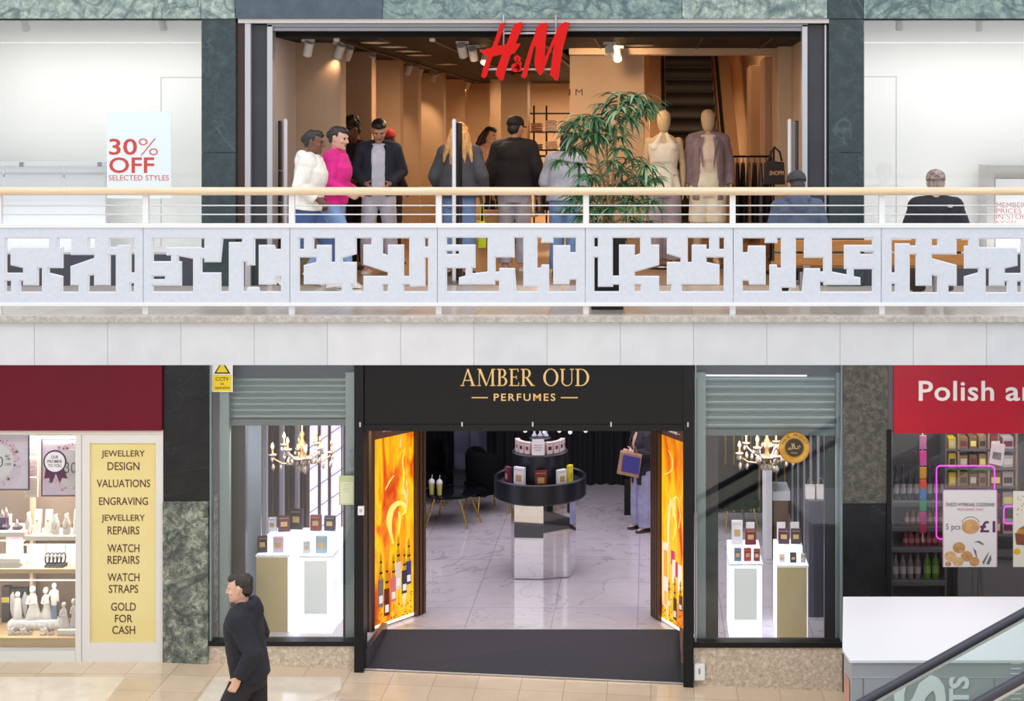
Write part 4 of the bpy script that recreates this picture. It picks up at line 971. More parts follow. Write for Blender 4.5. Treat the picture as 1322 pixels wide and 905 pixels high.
def legs_cloth(root, p, m, inf=.02, flare=0, upto=1.0, nm='trousers', z1=1.04, wrinkle=.004):
    mb = MB(); mb.loft([[p.T(v) for v in ering((0, y, z), rx * (1.03 if p.fem else 1) + inf, ry + inf)] for z, rx, ry, y in [(q,) + tor(q) for q in (.775, .83, .87, .92, .98, z1)]])
    for i, sg in enumerate((1, -1)):
        h, kn, an = p.hip(sg), Vector(p.knee[i]), Vector(p.ank[i])
        pts = [h, h.lerp(kn, .5), kn]; r = [.092 + inf, .080 + inf, .060 + inf + flare * .4]
        if upto > .55: e_ = kn.lerp(an, min(1.0, (upto - .5) * 2) * 1.02); pts += [kn.lerp(e_, .5), e_]; r += [.056 + inf + flare * .7, .046 + inf + flare]
        mb.tube(pts, r, 16, round_=False); mb.ell(h, .09 + inf); mb.ell(kn, .058 + inf)
    me = fuse(mb, .009, 3, (wrinkle, 12) if wrinkle else None); return attach(root, me, nm, m)
def shoes(root, p, m, sole=(236, 234, 230), nm='shoe'):
    for i in (0, 1):
        an = Vector(p.ank[i]); ft = Vector(p.foot[i]); pit = ft.z; ft.normalize(); b = an + Vector((0, 0, -.055))
        sd = ft.cross(Vector((0, 0, 1))).normalized(); up = sd.cross(ft)
        mb = MB(); rr = []
        for t, w, h in ((-.075, .026, .05), (-.06, .038, .075), (-.01, .042, .085), (.05, .044, .06), (.11, .047, .042), (.16, .042, .032), (.19, .022, .018)):
            rr.append([b + ft * t + sd * w * math.cos(a) + up * (h * .5 * math.sin(a) + h * .5 - .025) for a in [2 * math.pi * q / 14 for q in range(14)]])
        mb.loft(rr); me = fuse(mb, .008, 2); o = attach(root, me, nm, m)
        s2 = MB(); out_ = [(-.08, .03), (-.05, .042), (.04, .046), (.11, .05), (.165, .044), (.195, .02)]
        loop = [b + ft * t + sd * w for t, w in out_] + [b + ft * t - sd * w for t, w in out_[::-1]]
        s2.loft([[v + up * -.036 for v in loop], [v + up * -.012 for v in loop]])
        me2 = s2.data('sole', mat('shoe_sole_%d' % sole[0], sole, .6)); o2 = bpy.data.objects.new('sole', me2); COL.objects.link(o2); o2.parent = o
def hair(root, p, kind, c):
    mb = MB(); H_ = p.Hd
    m = mat('hair_%d_%d' % (c[0], c[2]), c, .5, c2=tuple(min(255, int(v * 1.35) + 8) for v in c), scale=50, stretch=(1, 1, .15))
    def e(c_, r): 
        rr = []
        for j in range(10):
            a = math.pi * (j + .15) / 9.3
            rr.append([H_((c_[0] + r[0] * math.sin(a) * math.cos(t), c_[1] + r[1] * math.sin(a) * math.sin(t), c_[2] - r[2] * math.cos(a))) for t in [2 * math.pi * q / 16 for q in range(16)]])
        mb.loft(rr)
    if kind in ('short', 'curly', 'full'):
        e((0, .030, .045), (.084, .094, .088)); e((0, .055, -.01), (.074, .062, .075))
        if kind == 'short': e((0, -.03, .085), (.064, .066, .042))
        if kind == 'full': e((0, -.032, .088), (.068, .070, .046)); e((0, .012, .075), (.086, .094, .070))
        if kind == 'curly':
            rn = random.Random(3)
            for _ in range(46):
                a, b = rn.uniform(0, 2 * math.pi), rn.uniform(.05, 1.5)
                e((.09 * math.sin(b) * math.cos(a), .03 + .098 * math.sin(b) * math.sin(a), .045 + .10 * math.cos(b)), (.028, .028, .028))
    if kind in ('long', 'tied', 'bob'):
        e((0, .028, .04), (.088, .098, .092)); e((0, -.02, .085), (.066, .078, .048))
        if kind == 'long':
            for x in (-.07, -.035, 0, .035, .07):
                q = 1.0 - abs(x) * 2
                mb.tube([H_((x * .9, .07, .03)), H_((x * 1.3, .105, -.06)), H_((x * 1.75, .118, -.17)), H_((x * 2.1, .13, -.28 * q - .03)), H_((x * 2.3, .125, -.37 * q - .03))], [.04, .042, .036, .028, .012], 10, round_=True)
            for sg in (1, -1): mb.tube([H_((sg * .07, .01, .06)), H_((sg * .088, .03, -.04)), H_((sg * .105, .05, -.14)), H_((sg * .11, .07, -.24))], [.028, .028, .026, .014], 10, round_=True)
        if kind == 'tied':
            e((0, .105, .02), (.05, .045, .05)); e((0, .05, -.02), (.072, .06, .06))
        if kind == 'bob': e((0, .05, -.04), (.086, .07, .09))
    me = fuse(mb, .0075, 2, (.004, 40)); return attach(root, me, 'hair', m)
def cap(root, p, c, brim=True, c2=None):
    m = mat('cap_%d_%d' % (c[0], c[1]), c, .8, c2=c2, scale=28, contrast=(.45, .55)); rr = []
    for z, rx, ry in ((.03, .098, .124), (.07, .097, .122), (.105, .086, .108), (.13, .062, .08), (.146, .02, .03)): rr.append([p.Hd(v) for v in ering((0, .022, z), rx, ry, 20, 2)])
    mb = MB().loft(rr); me = fuse(mb, .008, 2); o = attach(root, me, 'cap', m)
    if brim:
        b = MB(); loop = [(.078, -.06), (.07, -.12), (.04, -.165), (0, -.178), (-.04, -.165), (-.07, -.12), (-.078, -.06)]
        b.loft([[p.Hd((x, y, z - abs(x) * .15)) for x, y in loop] for z in (.036, .044)])
        o2 = bpy.data.objects.new('brim', b.data('brim', m)); COL.objects.link(o2); o2.parent = o
    return o
def cl(n, c, **k): return mat('cloth_' + n, c, .85, c2=tuple(min(255, int(v * 1.12) + 5) for v in c), scale=7, **k)
def strip_on(root, p, nm, pts, r, m):
    o = bpy.data.objects.new(nm, MB().tube(pts, r, 8, round_=True).data(nm, m, True)); COL.objects.link(o); o.parent = root; return o

# woman in white, walking to the right along the walkway
p = Pose(1.63, lean=6, head=(8, 0, 0), fem=True, el=((.24, .10, 1.16), (-.235, .02, 1.15)), wr=((.25, -.06, .98), (-.22, -.16, 1.02)),
         knee=((.09, -.20, .54), (-.095, .02, .50)), ank=((.09, -.27, .14), (-.10, .26, .20)), foot=((.05, -1, .15), (-.05, -1, -.75)))
x = X(399, 14.95)
pr = person('woman in a white jacket and blue jeans walking along the upper walkway', p, (x, 14.85, 0), R(90), 'brown')
top(pr, p, 'jacket', cl('white_fleece', (226, 222, 214)), z0=.90, inf=.05, collar=.05, wide=1.05, hood=True)
legs_cloth(pr, p, cl('blue_jeans', (62, 84, 130)), .018, .012); shoes(pr, p, cl('white_shoe', (226, 222, 218))); hair(pr, p, 'tied', (30, 26, 28))
# woman in pink, half a step ahead and behind her
p = Pose(1.67, lean=4, head=(10, -8, 0), fem=True, el=((.24, .06, 1.15), (-.235, -.02, 1.15)), wr=((.20, -.18, 1.05), (-.18, -.20, 1.05)),
         knee=((.09, .06, .50), (-.095, -.16, .52)), ank=((.09, .28, .18), (-.10, -.16, .10)), foot=((.05, -1, -.6), (-.05, -1, 0)))
pr = person('woman in a bright pink jacket and pale jeans walking beside the woman in white', p, (X(430, 15.32), 15.32, 0), R(84), 'light')
top(pr, p, 'jacket', cl('pink', (214, 38, 132)), z0=.92, inf=.04, collar=.05, wide=1.03)
legs_cloth(pr, p, cl('pale_jeans', (124, 156, 198)), .018, .012); shoes(pr, p, cl('white_shoe', (226, 222, 218))); hair(pr, p, 'tied', (34, 28, 30))
# man in the navy jacket looking down
p = Pose(1.77, lean=2, head=(26, 4, 0), el=((.265, .04, 1.15), (-.265, .04, 1.15)), wr=((.13, -.18, 1.02), (-.13, -.18, 1.02)), palm=((-.6, .4, .5), (.6, .4, .5)), knee=((.125, -.02, .49), (-.12, -.05, .49)), ank=((.145, .02, .09), (-.13, -.02, .09)))
pr = person('young man in an open navy jacket, white shirt and grey trousers looking down', p, (X(488, 16.9), 16.95, 0), R(8), 'mid')
top(pr, p, 't_shirt', cl('white_shirt', (208, 210, 222)), z0=.93, z1=1.475, inf=.012, sl=.4, wrinkle=.002)
top(pr, p, 'jacket', cl('navy_jacket', (34, 38, 52)), z0=.88, z1=1.46, inf=.032, gap=.36, wide=.98)
legs_cloth(pr, p, cl('light_grey_trousers', (176, 174, 186)), .014, .018); shoes(pr, p, cl('grey_shoe', (190, 180, 176))); hair(pr, p, 'full', (22, 20, 22))
# man in the black T-shirt behind
p = Pose(1.78, lean=5, head=(20, -30, 6), el=((.25, .02, 1.14), (-.25, .02, 1.14)), wr=((.14, -.16, 1.06), (-.20, -.12, .98)))
pr = person('curly-haired man in a black printed T-shirt behind the man in navy', p, (X(461, 17.45), 17.45, 0), R(-20), 'brown')
o = top(pr, p, 't_shirt', cl('black_tee', (26, 25, 28)), z0=.90, inf=.022, sl=.42, wrinkle=.003)
pb = MB()
for z, w in ((1.24, .10), (1.20, .11), (1.165, .11)): pb.loft([[p.T((q, -.118 - .022 + .055 * (abs(q) / .17) ** 2.2 + dy, z + dz)) for q, dz in ((-w, 0), (-w / 3, 0), (w / 3, 0), (w, 0), (w, .022), (w / 3, .022), (-w / 3, .022), (-w, .022))] for dy in (-.006, .01)])
b_ = bpy.data.objects.new('chest_print', pb.data('chest_print', mat('white_print', (206, 206, 204), .7))); COL.objects.link(b_); b_.parent = o
legs_cloth(pr, p, cl('black_trousers', (30, 29, 33)), .022, .012); shoes(pr, p, cl('dark_shoe', (40, 38, 40)), (70, 68, 66)); hair(pr, p, 'curly', (26, 21, 20))
# person in red mostly hidden behind the man in navy
p = Pose(1.64, head=(0, 10, 0), el=((.21, .03, 1.13), (-.21, .03, 1.13)), wr=((.17, -.14, .98), (-.17, -.14, .98)), fem=True)
pr = person('person in a red knit hat and black coat mostly hidden behind the man in navy', p, (X(502, 18.0), 18.0, 0), R(150), 'brown')
cap(pr, p, (168, 26, 36), False); top(pr, p, 'coat', cl('black_coat', (32, 28, 30)), inf=.02, collar=.04); legs_cloth(pr, p, cl('black_trousers', (30, 29, 33)), .02, .01); shoes(pr, p, cl('dark_shoe', (40, 38, 40)), (70, 68, 66)); hair(pr, p, 'short', (30, 24, 22))
# blonde woman seen from behind
p = Pose(1.72, lean=3, head=(10, 8, 0), fem=True, el=((.275, .03, 1.14), (-.275, .03, 1.14)), wr=((.25, -.10, .98), (-.27, -.06, .94)))
pr = person('blonde woman in a slouchy grey jacket and jeans, seen from behind', p, (X(592, 16.55), 16.6, 0), R(172), 'light')
top(pr, p, 'jacket', cl('charcoal_jacket', (72, 72, 78)), z0=.90, inf=.05, collar=.05, wide=1.04, flare=.02)
legs_cloth(pr, p, cl('mid_jeans', (104, 132, 172)), .022, .03); shoes(pr, p, cl('dark_shoe', (40, 38, 40)), (70, 68, 66)); hair(pr, p, 'long', (170, 128, 78))
HANDW = (X(592, 16.55) - .26, 16.6, .9)
# small woman far back
p = Pose(1.70, head=(12, 0, 0), fem=True, el=((.23, -.02, 1.15), (-.23, -.02, 1.15)), wr=((.10, -.22, 1.12), (-.10, -.22, 1.12)))
pr = person('dark-haired woman in a pale pink top far back in the store', p, (X(631, 22), 22, 0), R(60), 'light')
top(pr, p, 'top', cl('pale_pink', (206, 164, 148)), z0=.98, inf=.016, sl=.9, wrinkle=.002); legs_cloth(pr, p, cl('black_trousers', (30, 29, 33)), .016, .0); shoes(pr, p, cl('dark_shoe', (40, 38, 40)), (70, 68, 66)); hair(pr, p, 'long', (34, 24, 22))
# man in black padded jacket and cap
p = Pose(1.79, lean=1, head=(8, -24, 0), el=((.27, .03, 1.14), (-.27, .03, 1.14)), wr=((.27, -.08, .92), (-.26, -.10, .93)))
pr = person('man in a black padded jacket, black cap and grey trousers, seen from behind', p, (X(664, 17.25), 17.25, 0), R(176), 'mid')
top(pr, p, 'padded_jacket', cl('black_padded', (24, 24, 27)), z0=.88, inf=.046, collar=.07, wide=1.02, puff=.010)
legs_cloth(pr, p, cl('light_grey_trousers', (176, 174, 186)), .018, .02); shoes(pr, p, cl('grey_shoe', (190, 180, 176))); hair(pr, p, 'short', (24, 20, 20)); cap(pr, p, (26, 25, 28))
# person in grey padded jacket behind the palm
p = Pose(1.62, lean=8, head=(22, 0, 0), fem=True, el=((.26, -.04, 1.14), (-.26, -.04, 1.14)), wr=((.16, -.24, 1.02), (-.16, -.24, 1.02)))
pr = person('person in a pale grey padded jacket and jeans behind the palm', p, (X(729, 16.55), 16.55, 0), R(168), 'mid')
top(pr, p, 'padded_jacket', cl('grey_padded', (166, 166, 176)), z0=.90, inf=.048, collar=.05, wide=1.02, puff=.009, wrinkle=.002)
legs_cloth(pr, p, cl('mid_jeans', (104, 132, 172)), .02, .016); shoes(pr, p, cl('dark_shoe', (40, 38, 40)), (70, 68, 66)); hair(pr, p, 'bob', (30, 25, 26))
# two men sitting on the bench, facing the store
SIT = dict(hipz=.47, knee=((.13, -.42, .48), (-.13, -.42, .48)), ank=((.14, -.46, .09), (-.14, -.46, .09)))
p = Pose(1.66, lean=10, head=(16, 10, 0), el=((.25, -.06, .72), (-.25, -.06, .72)), wr=((.12, -.30, .68), (-.12, -.30, .68)), palm=((0, 0, -1), (0, 0, -1)), **SIT)
pr = person('man in a slate blue jacket and dark knit hat sitting on the bench', p, (X(1031, 13.87), 13.87, 0), R(180), 'mid')
top(pr, p, 'jacket', cl('slate_jacket', (74, 84, 106)), z0=.86, inf=.04, hood=True, wide=1.06)
legs_cloth(pr, p, cl('dark_trousers', (52, 50, 60)), .022, .02); shoes(pr, p, cl('blue_shoe', (56, 74, 120))); hair(pr, p, 'short', (40, 38, 42)); cap(pr, p, (62, 60, 66), False)
p = Pose(1.67, lean=7, head=(8, -6, 0), el=((.27, -.02, .72), (-.27, -.02, .72)), wr=((.14, -.26, .68), (-.14, -.26, .68)), palm=((0, 0, -1), (0, 0, -1)), **SIT)
pr = person('man in a black jacket and camouflage cap sitting on the bench', p, (X(1209, 13.87), 13.87, 0), R(176), 'light')
o = top(pr, p, 'jacket', cl('black_jacket', (32, 33, 40)), z0=.86, inf=.048, collar=.04, wide=1.12)
legs_cloth(pr, p, cl('brown_trousers', (78, 68, 66)), .022, .02); shoes(pr, p, cl('grey_boot', (120, 116, 116))); hair(pr, p, 'short', (120, 108, 104)); cap(pr, p, (112, 100, 98), True, (168, 150, 140))
em = MB().ell(p.T((-.12, .165, 1.40)), (.028, .012, .016)); e_ = bpy.data.objects.new('white_emblem', em.data('white_emblem', mat('white_print', (206, 206, 204), .7), True)); COL.objects.link(e_); e_.parent = o
# young man walking left through the lower mall
DM = 12.9
xm = X(322, DM)
p = Pose(1.78, lean=7, head=(6, 0, 0), el=((.25, .10, 1.15), (-.25, .03, 1.15)), wr=((.25, -.02, .94), (-.24, -.10, .95)), knee=((.10, -.20, .52), (-.10, .04, .50)), ank=((.10, -.26, .13), (-.10, .30, .22)), foot=((.05, -1, .1), (-.05, -1, -.7)))
pr = person('young man in a dark navy hooded top walking left past the perfume shop window', p, (xm, DM, mall_z(xm) - .02), R(-90), 'light')
top(pr, p, 'hooded_top', cl('dark_hoodie', (25, 27, 36)), z0=.86, inf=.045, hood=True, wide=1.04)
legs_cloth(pr, p, cl('black_trousers', (30, 29, 33)), .028, .016); shoes(pr, p, cl('dark_shoe', (40, 38, 40)), (226, 224, 220)); hair(pr, p, 'short', (36, 28, 26))
# woman with the carrier bag inside the perfume shop
DW = 20.75
p = Pose(1.68, lean=2, head=(6, -10, 0), fem=True, el=((.24, -.02, 1.16), (-.24, -.02, 1.14)), wr=((.16, -.24, 1.20), (-.22, -.14, .95)))
pr = person('woman in a dark coat and pale wide trousers inside the perfume shop', p, (X(829, DW), DW, SF), R(-60), 'light')
top(pr, p, 'coat', cl('dark_coat', (36, 32, 38)), z0=.70, inf=.03, wide=1.0, collar=.04, gap=.3)
legs_cloth(pr, p, cl('lilac_grey_trousers', (146, 144, 172)), .025, .06); shoes(pr, p, cl('dark_shoe', (40, 38, 40)), (70, 68, 66)); hair(pr, p, 'long', (30, 24, 24))
bg_ = thing('carrier_bag', 'blue and brown paper carrier bag held by the woman in the perfume shop', 'bag', (X(815, 20.45), 20.45, Z(612, 20.45)))
bx = X(815, 20.42); m = MB().loft([[(bx + sx_ * w - .05 + t * .05, 20.4 + sy * .06, z - sx_ * .03) for sx_, sy in ((-1, -1), (1, -1), (1, 1), (-1, 1))] for t, w, z in ((0, .15, Z(613, 20.4)), (1, .15, Z(585, 20.4)))])
m.build('body', cl('brown_paper', (150, 112, 86)), bg_)
m = MB().loft([[(bx + sx_ * .12 - .02 + t * .03, 20.335 + dy, z - sx_ * .025) for sx_, dy in ((-1, 0), (1, 0), (1, .012), (-1, .012))] for t, z in ((0, Z(609, 20.4)), (1, Z(588, 20.4)))])
m.build('blue_print', mat('blue_print', (58, 54, 128), .5), bg_)
MB().tube([(bx - .06, 20.4, Z(585, 20.4)), (bx - .02, 20.4, Z(577, 20.4)), (bx + .06, 20.4, Z(577, 20.4)), (bx + .08, 20.4, Z(586, 20.4))], .006, 6).build('handle', cl('brown_paper', (150, 112, 86)), bg_)
# shopping bags carried by the couple
yb = thing('shopping_bag', 'neon yellow shopping bag hanging between the blonde woman and the man in black', 'bag', (X(622, 16.7), 16.7, Z(320, 16.7)))
xb = X(622.5, 16.7); m = MB().loft([[(xb + sx_ * w, 16.7 + sy * .05, z) for sx_, sy in ((-1, -1), (1, -1), (1, 1), (-1, 1))] for w, z in ((.045, Z(320, 16.7)), (.05, Z(300, 16.7)), (.035, Z(286, 16.7)))])
m.build('body', mat('neon_yellow', (206, 222, 30), .5), yb, bevel=.008)
MB().tube([(xb - .02, 16.7, Z(287, 16.7)), (xb - .01, 16.7, Z(252, 16.7)), (xb + .01, 16.7, Z(252, 16.7)), (xb + .02, 16.7, Z(287, 16.7))], .006, 6).build('handle', MATS['neon_yellow'], yb)
DK = 17.32; xb = -1.87
kb = thing('shopping_bag', 'brown paper shopping bag in the hand of the man in black', 'bag', (xb, DK, Z(305, DK)))
MB().box(xb - .10, xb + .12, DK - .05, DK + .05, Z(305, DK), Z(271, DK)).build('body', cl('kraft_paper', (176, 134, 92)), kb, bevel=.006)
MB().tube([(xb - .04, DK, Z(272, DK)), (xb - .015, DK, .91), (xb + .015, DK, .91), (xb + .05, DK, Z(272, DK))], .005, 6).build('handle', cl('kraft_paper', (176, 134, 92)), kb)

# ------------------------------------------------------------------ mannequins
def mstand(root): 
    b = MB().lathe((0, 0, 0), [(.2, 0), (.2, .012), (.03, .02)], 24); o = bpy.data.objects.new('base_plate', b.data('base_plate', stl, True)); COL.objects.link(o); o.parent = root
p = Pose(1.86, fem=True, el=((.212, .03, 1.14), (-.212, .03, 1.14)), wr=((.215, -.01, .90), (-.215, -.01, .90)), curl=.25)
p.T_ = None
mn = person('headed mannequin in a cream halter top with a flounced hem and wide lilac trousers', p, (X(857, 17.5), 17.5, .02), 0, name='mannequin', cat='mannequin', mannequin=True, group='mannequins in the store entrance')
mstand(mn)
mb = MB(); mb.loft(torso_cloth(p, 1.02, 1.38, .014))
for sg in (1, -1): mb.tube([p.T((sg * .10, -.10, 1.34)), p.T((sg * .06, -.078, 1.42)), p.T((sg * .035, -.04, 1.485))], [.05, .035, .02], 10, round_=True)
mb.ell(p.T((0, .01, 1.475)), (.06, .058, .02))
n = 48; rr = []
for t in (0, .25, .5, .75, 1):
    z = 1.09 - .23 * t; rr.append([p.T(((.158 + .05 * t + .016 * t * math.sin(q * 9)) * math.cos(q), -.004 + (.12 + .05 * t + .016 * t * math.sin(q * 9)) * math.sin(q), z)) for q in [2 * math.pi * i / n for i in range(n)]])
mb.loft(rr); attach(mn, fuse(mb, .008, 1), 'halter_top', cl('cream_linen', (240, 226, 206)))
legs_cloth(mn, p, cl('lilac_trousers', (156, 142, 148)), .022, .045)
p = Pose(1.87, el=((.232, .03, 1.14), (-.225, .03, 1.14)), wr=((.255, -.03, .91), (-.235, -.02, .91)), curl=.25, fem=True, knee=((.095, -.02, .49), (-.11, .0, .49)), ank=((.09, .0, .09), (-.12, .03, .09)))
mn = person('mannequin in an open mauve blazer over a pale top and knee-length shorts', p, (X(914, 17.6), 17.6, .02), 0, name='mannequin', cat='mannequin', mannequin=True, group='mannequins in the store entrance')
mstand(mn)
top(mn, p, 'top', cl('blush_top', (232, 208, 188)), z0=.98, z1=1.47, inf=.012, sl=0, wrinkle=0)
legs_cloth(mn, p, cl('cream_shorts', (236, 220, 196)), .035, .03, upto=.5, nm='shorts')
bz = top(mn, p, 'blazer', cl('mauve_blazer', (138, 120, 124)), z0=.74, z1=1.45, inf=.030, gap=.52, wide=1.0, flare=.012, wrinkle=.002)
lp = MB()
for sg in (1, -1):
    q = [(.055, 1.455), (.115, 1.40), (.105, 1.33), (.06, 1.10), (.055, 1.12), (.07, 1.30)]
    lp.loft([[p.T((sg * a, -.10 - .055 * min(1, (1.47 - z) / .2) + dy, z)) for a, z in q] for dy in (-.008, .02)])
b_ = bpy.data.objects.new('lapel', lp.data('lapel', cl('mauve_blazer', (138, 120, 124)))); COL.objects.link(b_); b_.parent = bz
# ------------------------------------------------------------------ perfume shop: sign over the entrance
gold = mat('gold_letter', (226, 190, 130), .3, .75, emit=(226, 190, 130), es=.12)
DG = 15.42
def arc(cx, cz, rx, rz, a0, a1, n=18): return [(cx + rx * math.cos(R(a0 + (a1 - a0) * i / n)), cz + rz * math.sin(R(a0 + (a1 - a0) * i / n))) for i in range(n + 1)]
def bx(a, b, c_, d): return [(a, c_), (b, c_), (b, d), (a, d)]
def serif(ch):
    t = .045
    if ch == 'A': return [[(.10,0),(.16,0),(.49,.86),(.46,1)], [(.43,1),(.54,1),(.94,0),(.77,0)], bx(.24,.72,.30,.35), bx(0,.27,0,t), bx(.66,1.02,0,t)], 1.02
    if ch == 'M': return [bx(.10,.155,0,1), [(.06,1),(.24,1),(.64,.06),(.60,0),(.56,0)], [(.575,0),(.615,0),(1.02,1),(.96,1)], bx(.95,1.09,0,1), bx(0,.25,0,t), bx(.85,1.2,0,t), bx(0,.2,1-t,1), bx(.98,1.2,1-t,1)], 1.2
    if ch == 'B': return [bx(.10,.24,0,1), arc(.34,.76,.27,.24,90,-90) + arc(.34,.76,.13,.195,-90,90), arc(.36,.265,.32,.265,90,-90) + arc(.36,.265,.175,.22,-90,90), bx(.1,.36,1-t,1), bx(.1,.36,.49,.53), bx(.1,.36,0,t), bx(0,.24,1-t,1), bx(0,.24,0,t)], .70
    if ch == 'E': return [bx(.10,.24,0,1), bx(0,.62,1-t,1), bx(.2,.5,.49,.535), bx(0,.66,0,t), bx(.57,.62,.82,1), bx(.61,.66,0,.2), bx(.47,.51,.40,.62)], .68
    if ch == 'R': return [bx(.10,.24,0,1), arc(.36,.735,.29,.265,90,-90) + arc(.36,.735,.15,.22,-90,90), bx(.1,.38,1-t,1), bx(.1,.40,.47,.515), [(.30,.50),(.46,.49),(.86,0),(.68,0)], bx(0,.24,1-t,1), bx(0,.34,0,t), bx(.70,.92,0,t)], .90
    if ch == 'O': return [arc(.5,.5,.5,.515,90,450,40) + arc(.5,.5,.345,.47,450,90,40)], 1.0
    if ch == 'U': return [bx(.10,.24,.30,1), arc(.46,.32,.36,.335,180,360) + arc(.46,.32,.31-.09,.285,360,180)[0:0] + arc(.48,.32,.285,.285,360,180), bx(.765,.82,.30,1), bx(0,.34,1-t,1), bx(.66,.92,1-t,1)], .92
    if ch == 'D': return [bx(.10,.24,0,1), arc(.36,.5,.55,.5,90,-90,24) + arc(.36,.5,.395,.455,-90,90,24), bx(.1,.38,1-t,1), bx(.1,.38,0,t), bx(0,.24,1-t,1), bx(0,.24,0,t)], .93
    return [], .38
def serif_text(mb, s, x0, x1, z0, z1, y, th):
    W_ = sum(serif(c_)[1] for c_ in s) + .10 * (len(s) - 1); k = (x1 - x0) / W_; x = 0
    for i, c_ in enumerate(s):
        polys, w = serif(c_)
        for j, q in enumerate(polys): mb.prism([(x0 + (x + a) * k, z0 + b * (z1 - z0)) for a, b in q], y - th - .0004 * j, y)
        x += w + .10
    return mb
sp_ = thing('shop_sign', 'glossy black sign board with gold serif lettering over the perfume shop entrance', 'sign', (U(677), DG, V(548)))
MB().box(U(472), U(882), DG, DG + .10, V(546), -.44).build('board', blk, sp_)
m = MB(); serif_text(m, 'AMBER OUD', X(594.5, DG), X(761, DG), Z(498, DG), Z(476, DG), DG, .012); m.build('serif_lettering', gold, sp_)
m = MB(); put_text(m, 'PERFUMES', X(637.5, DG), X(717, DG), Z(517.5, DG), Z(508, DG), DG, .006, .012, 1.25)
m.build('small_lettering', gold, sp_)
for a, b in ((609, 630), (724, 746)): MB().box(X(a, DG), X(b, DG), DG - .005, DG, Z(514, DG), Z(512.6, DG)).build('dash', gold, sp_)
MB().box(U(472), U(882), DG - .02, DG + .12, V(554), V(546)).build('lower_rail', blk_satin, sp_)
for px in (466, 597, 688, 789, 888): MB().box(X(px, DG) - .008, X(px, DG) + .008, DG - .05 if px in (466, 888) else DG - .03, DG - .02, Z(550, DG), Z(544, DG)).build('clip', alu, sp_)

# ------------------------------------------------------------------ backlit posters either side of the entrance
def fire():
    m = bpy.data.materials.new('fire_print'); m.use_nodes = True; t = m.node_tree; b = t.nodes['Principled BSDF']
    tc = t.nodes.new('ShaderNodeTexCoord'); mp = t.nodes.new('ShaderNodeMapping'); mp.inputs['Scale'].default_value = (3.0, 3.0, .85); t.links.new(tc.outputs['Object'], mp.inputs[0])
    n = t.nodes.new('ShaderNodeTexNoise'); n.inputs['Scale'].default_value = 1.15; n.inputs['Detail'].default_value = 3; n.inputs['Distortion'].default_value = 1.3; t.links.new(mp.outputs[0], n.inputs['Vector'])
    r = t.nodes.new('ShaderNodeValToRGB'); el = r.color_ramp.elements; el[0].position = .30; el[0].color = lin((196, 60, 16)); el[1].position = .72; el[1].color = lin((255, 240, 170))
    for p_, c_ in ((.38, (226, 104, 16)), (.46, (246, 164, 14)), (.54, (253, 200, 20)), (.62, (248, 172, 24))): q = el.new(p_); q.color = lin(c_)
    t.links.new(n.outputs['Fac'], r.inputs[0]); t.links.new(r.outputs[0], b.inputs['Base Color']); t.links.new(r.outputs[0], b.inputs['Emission Color']); b.inputs['Emission Strength'].default_value = .62
    b.inputs['Roughness'].default_value = .35
    MATS['fire'] = m; return m
fire()
stripm = mat('bronze_slat', (104, 78, 58), .35, .5)
def pr_(n_, c_, e_=.55): return mat('print_' + n_, c_, .4, emit=c_, es=e_)
def zq(py): return 1.6 - (py - 173) / 112.5
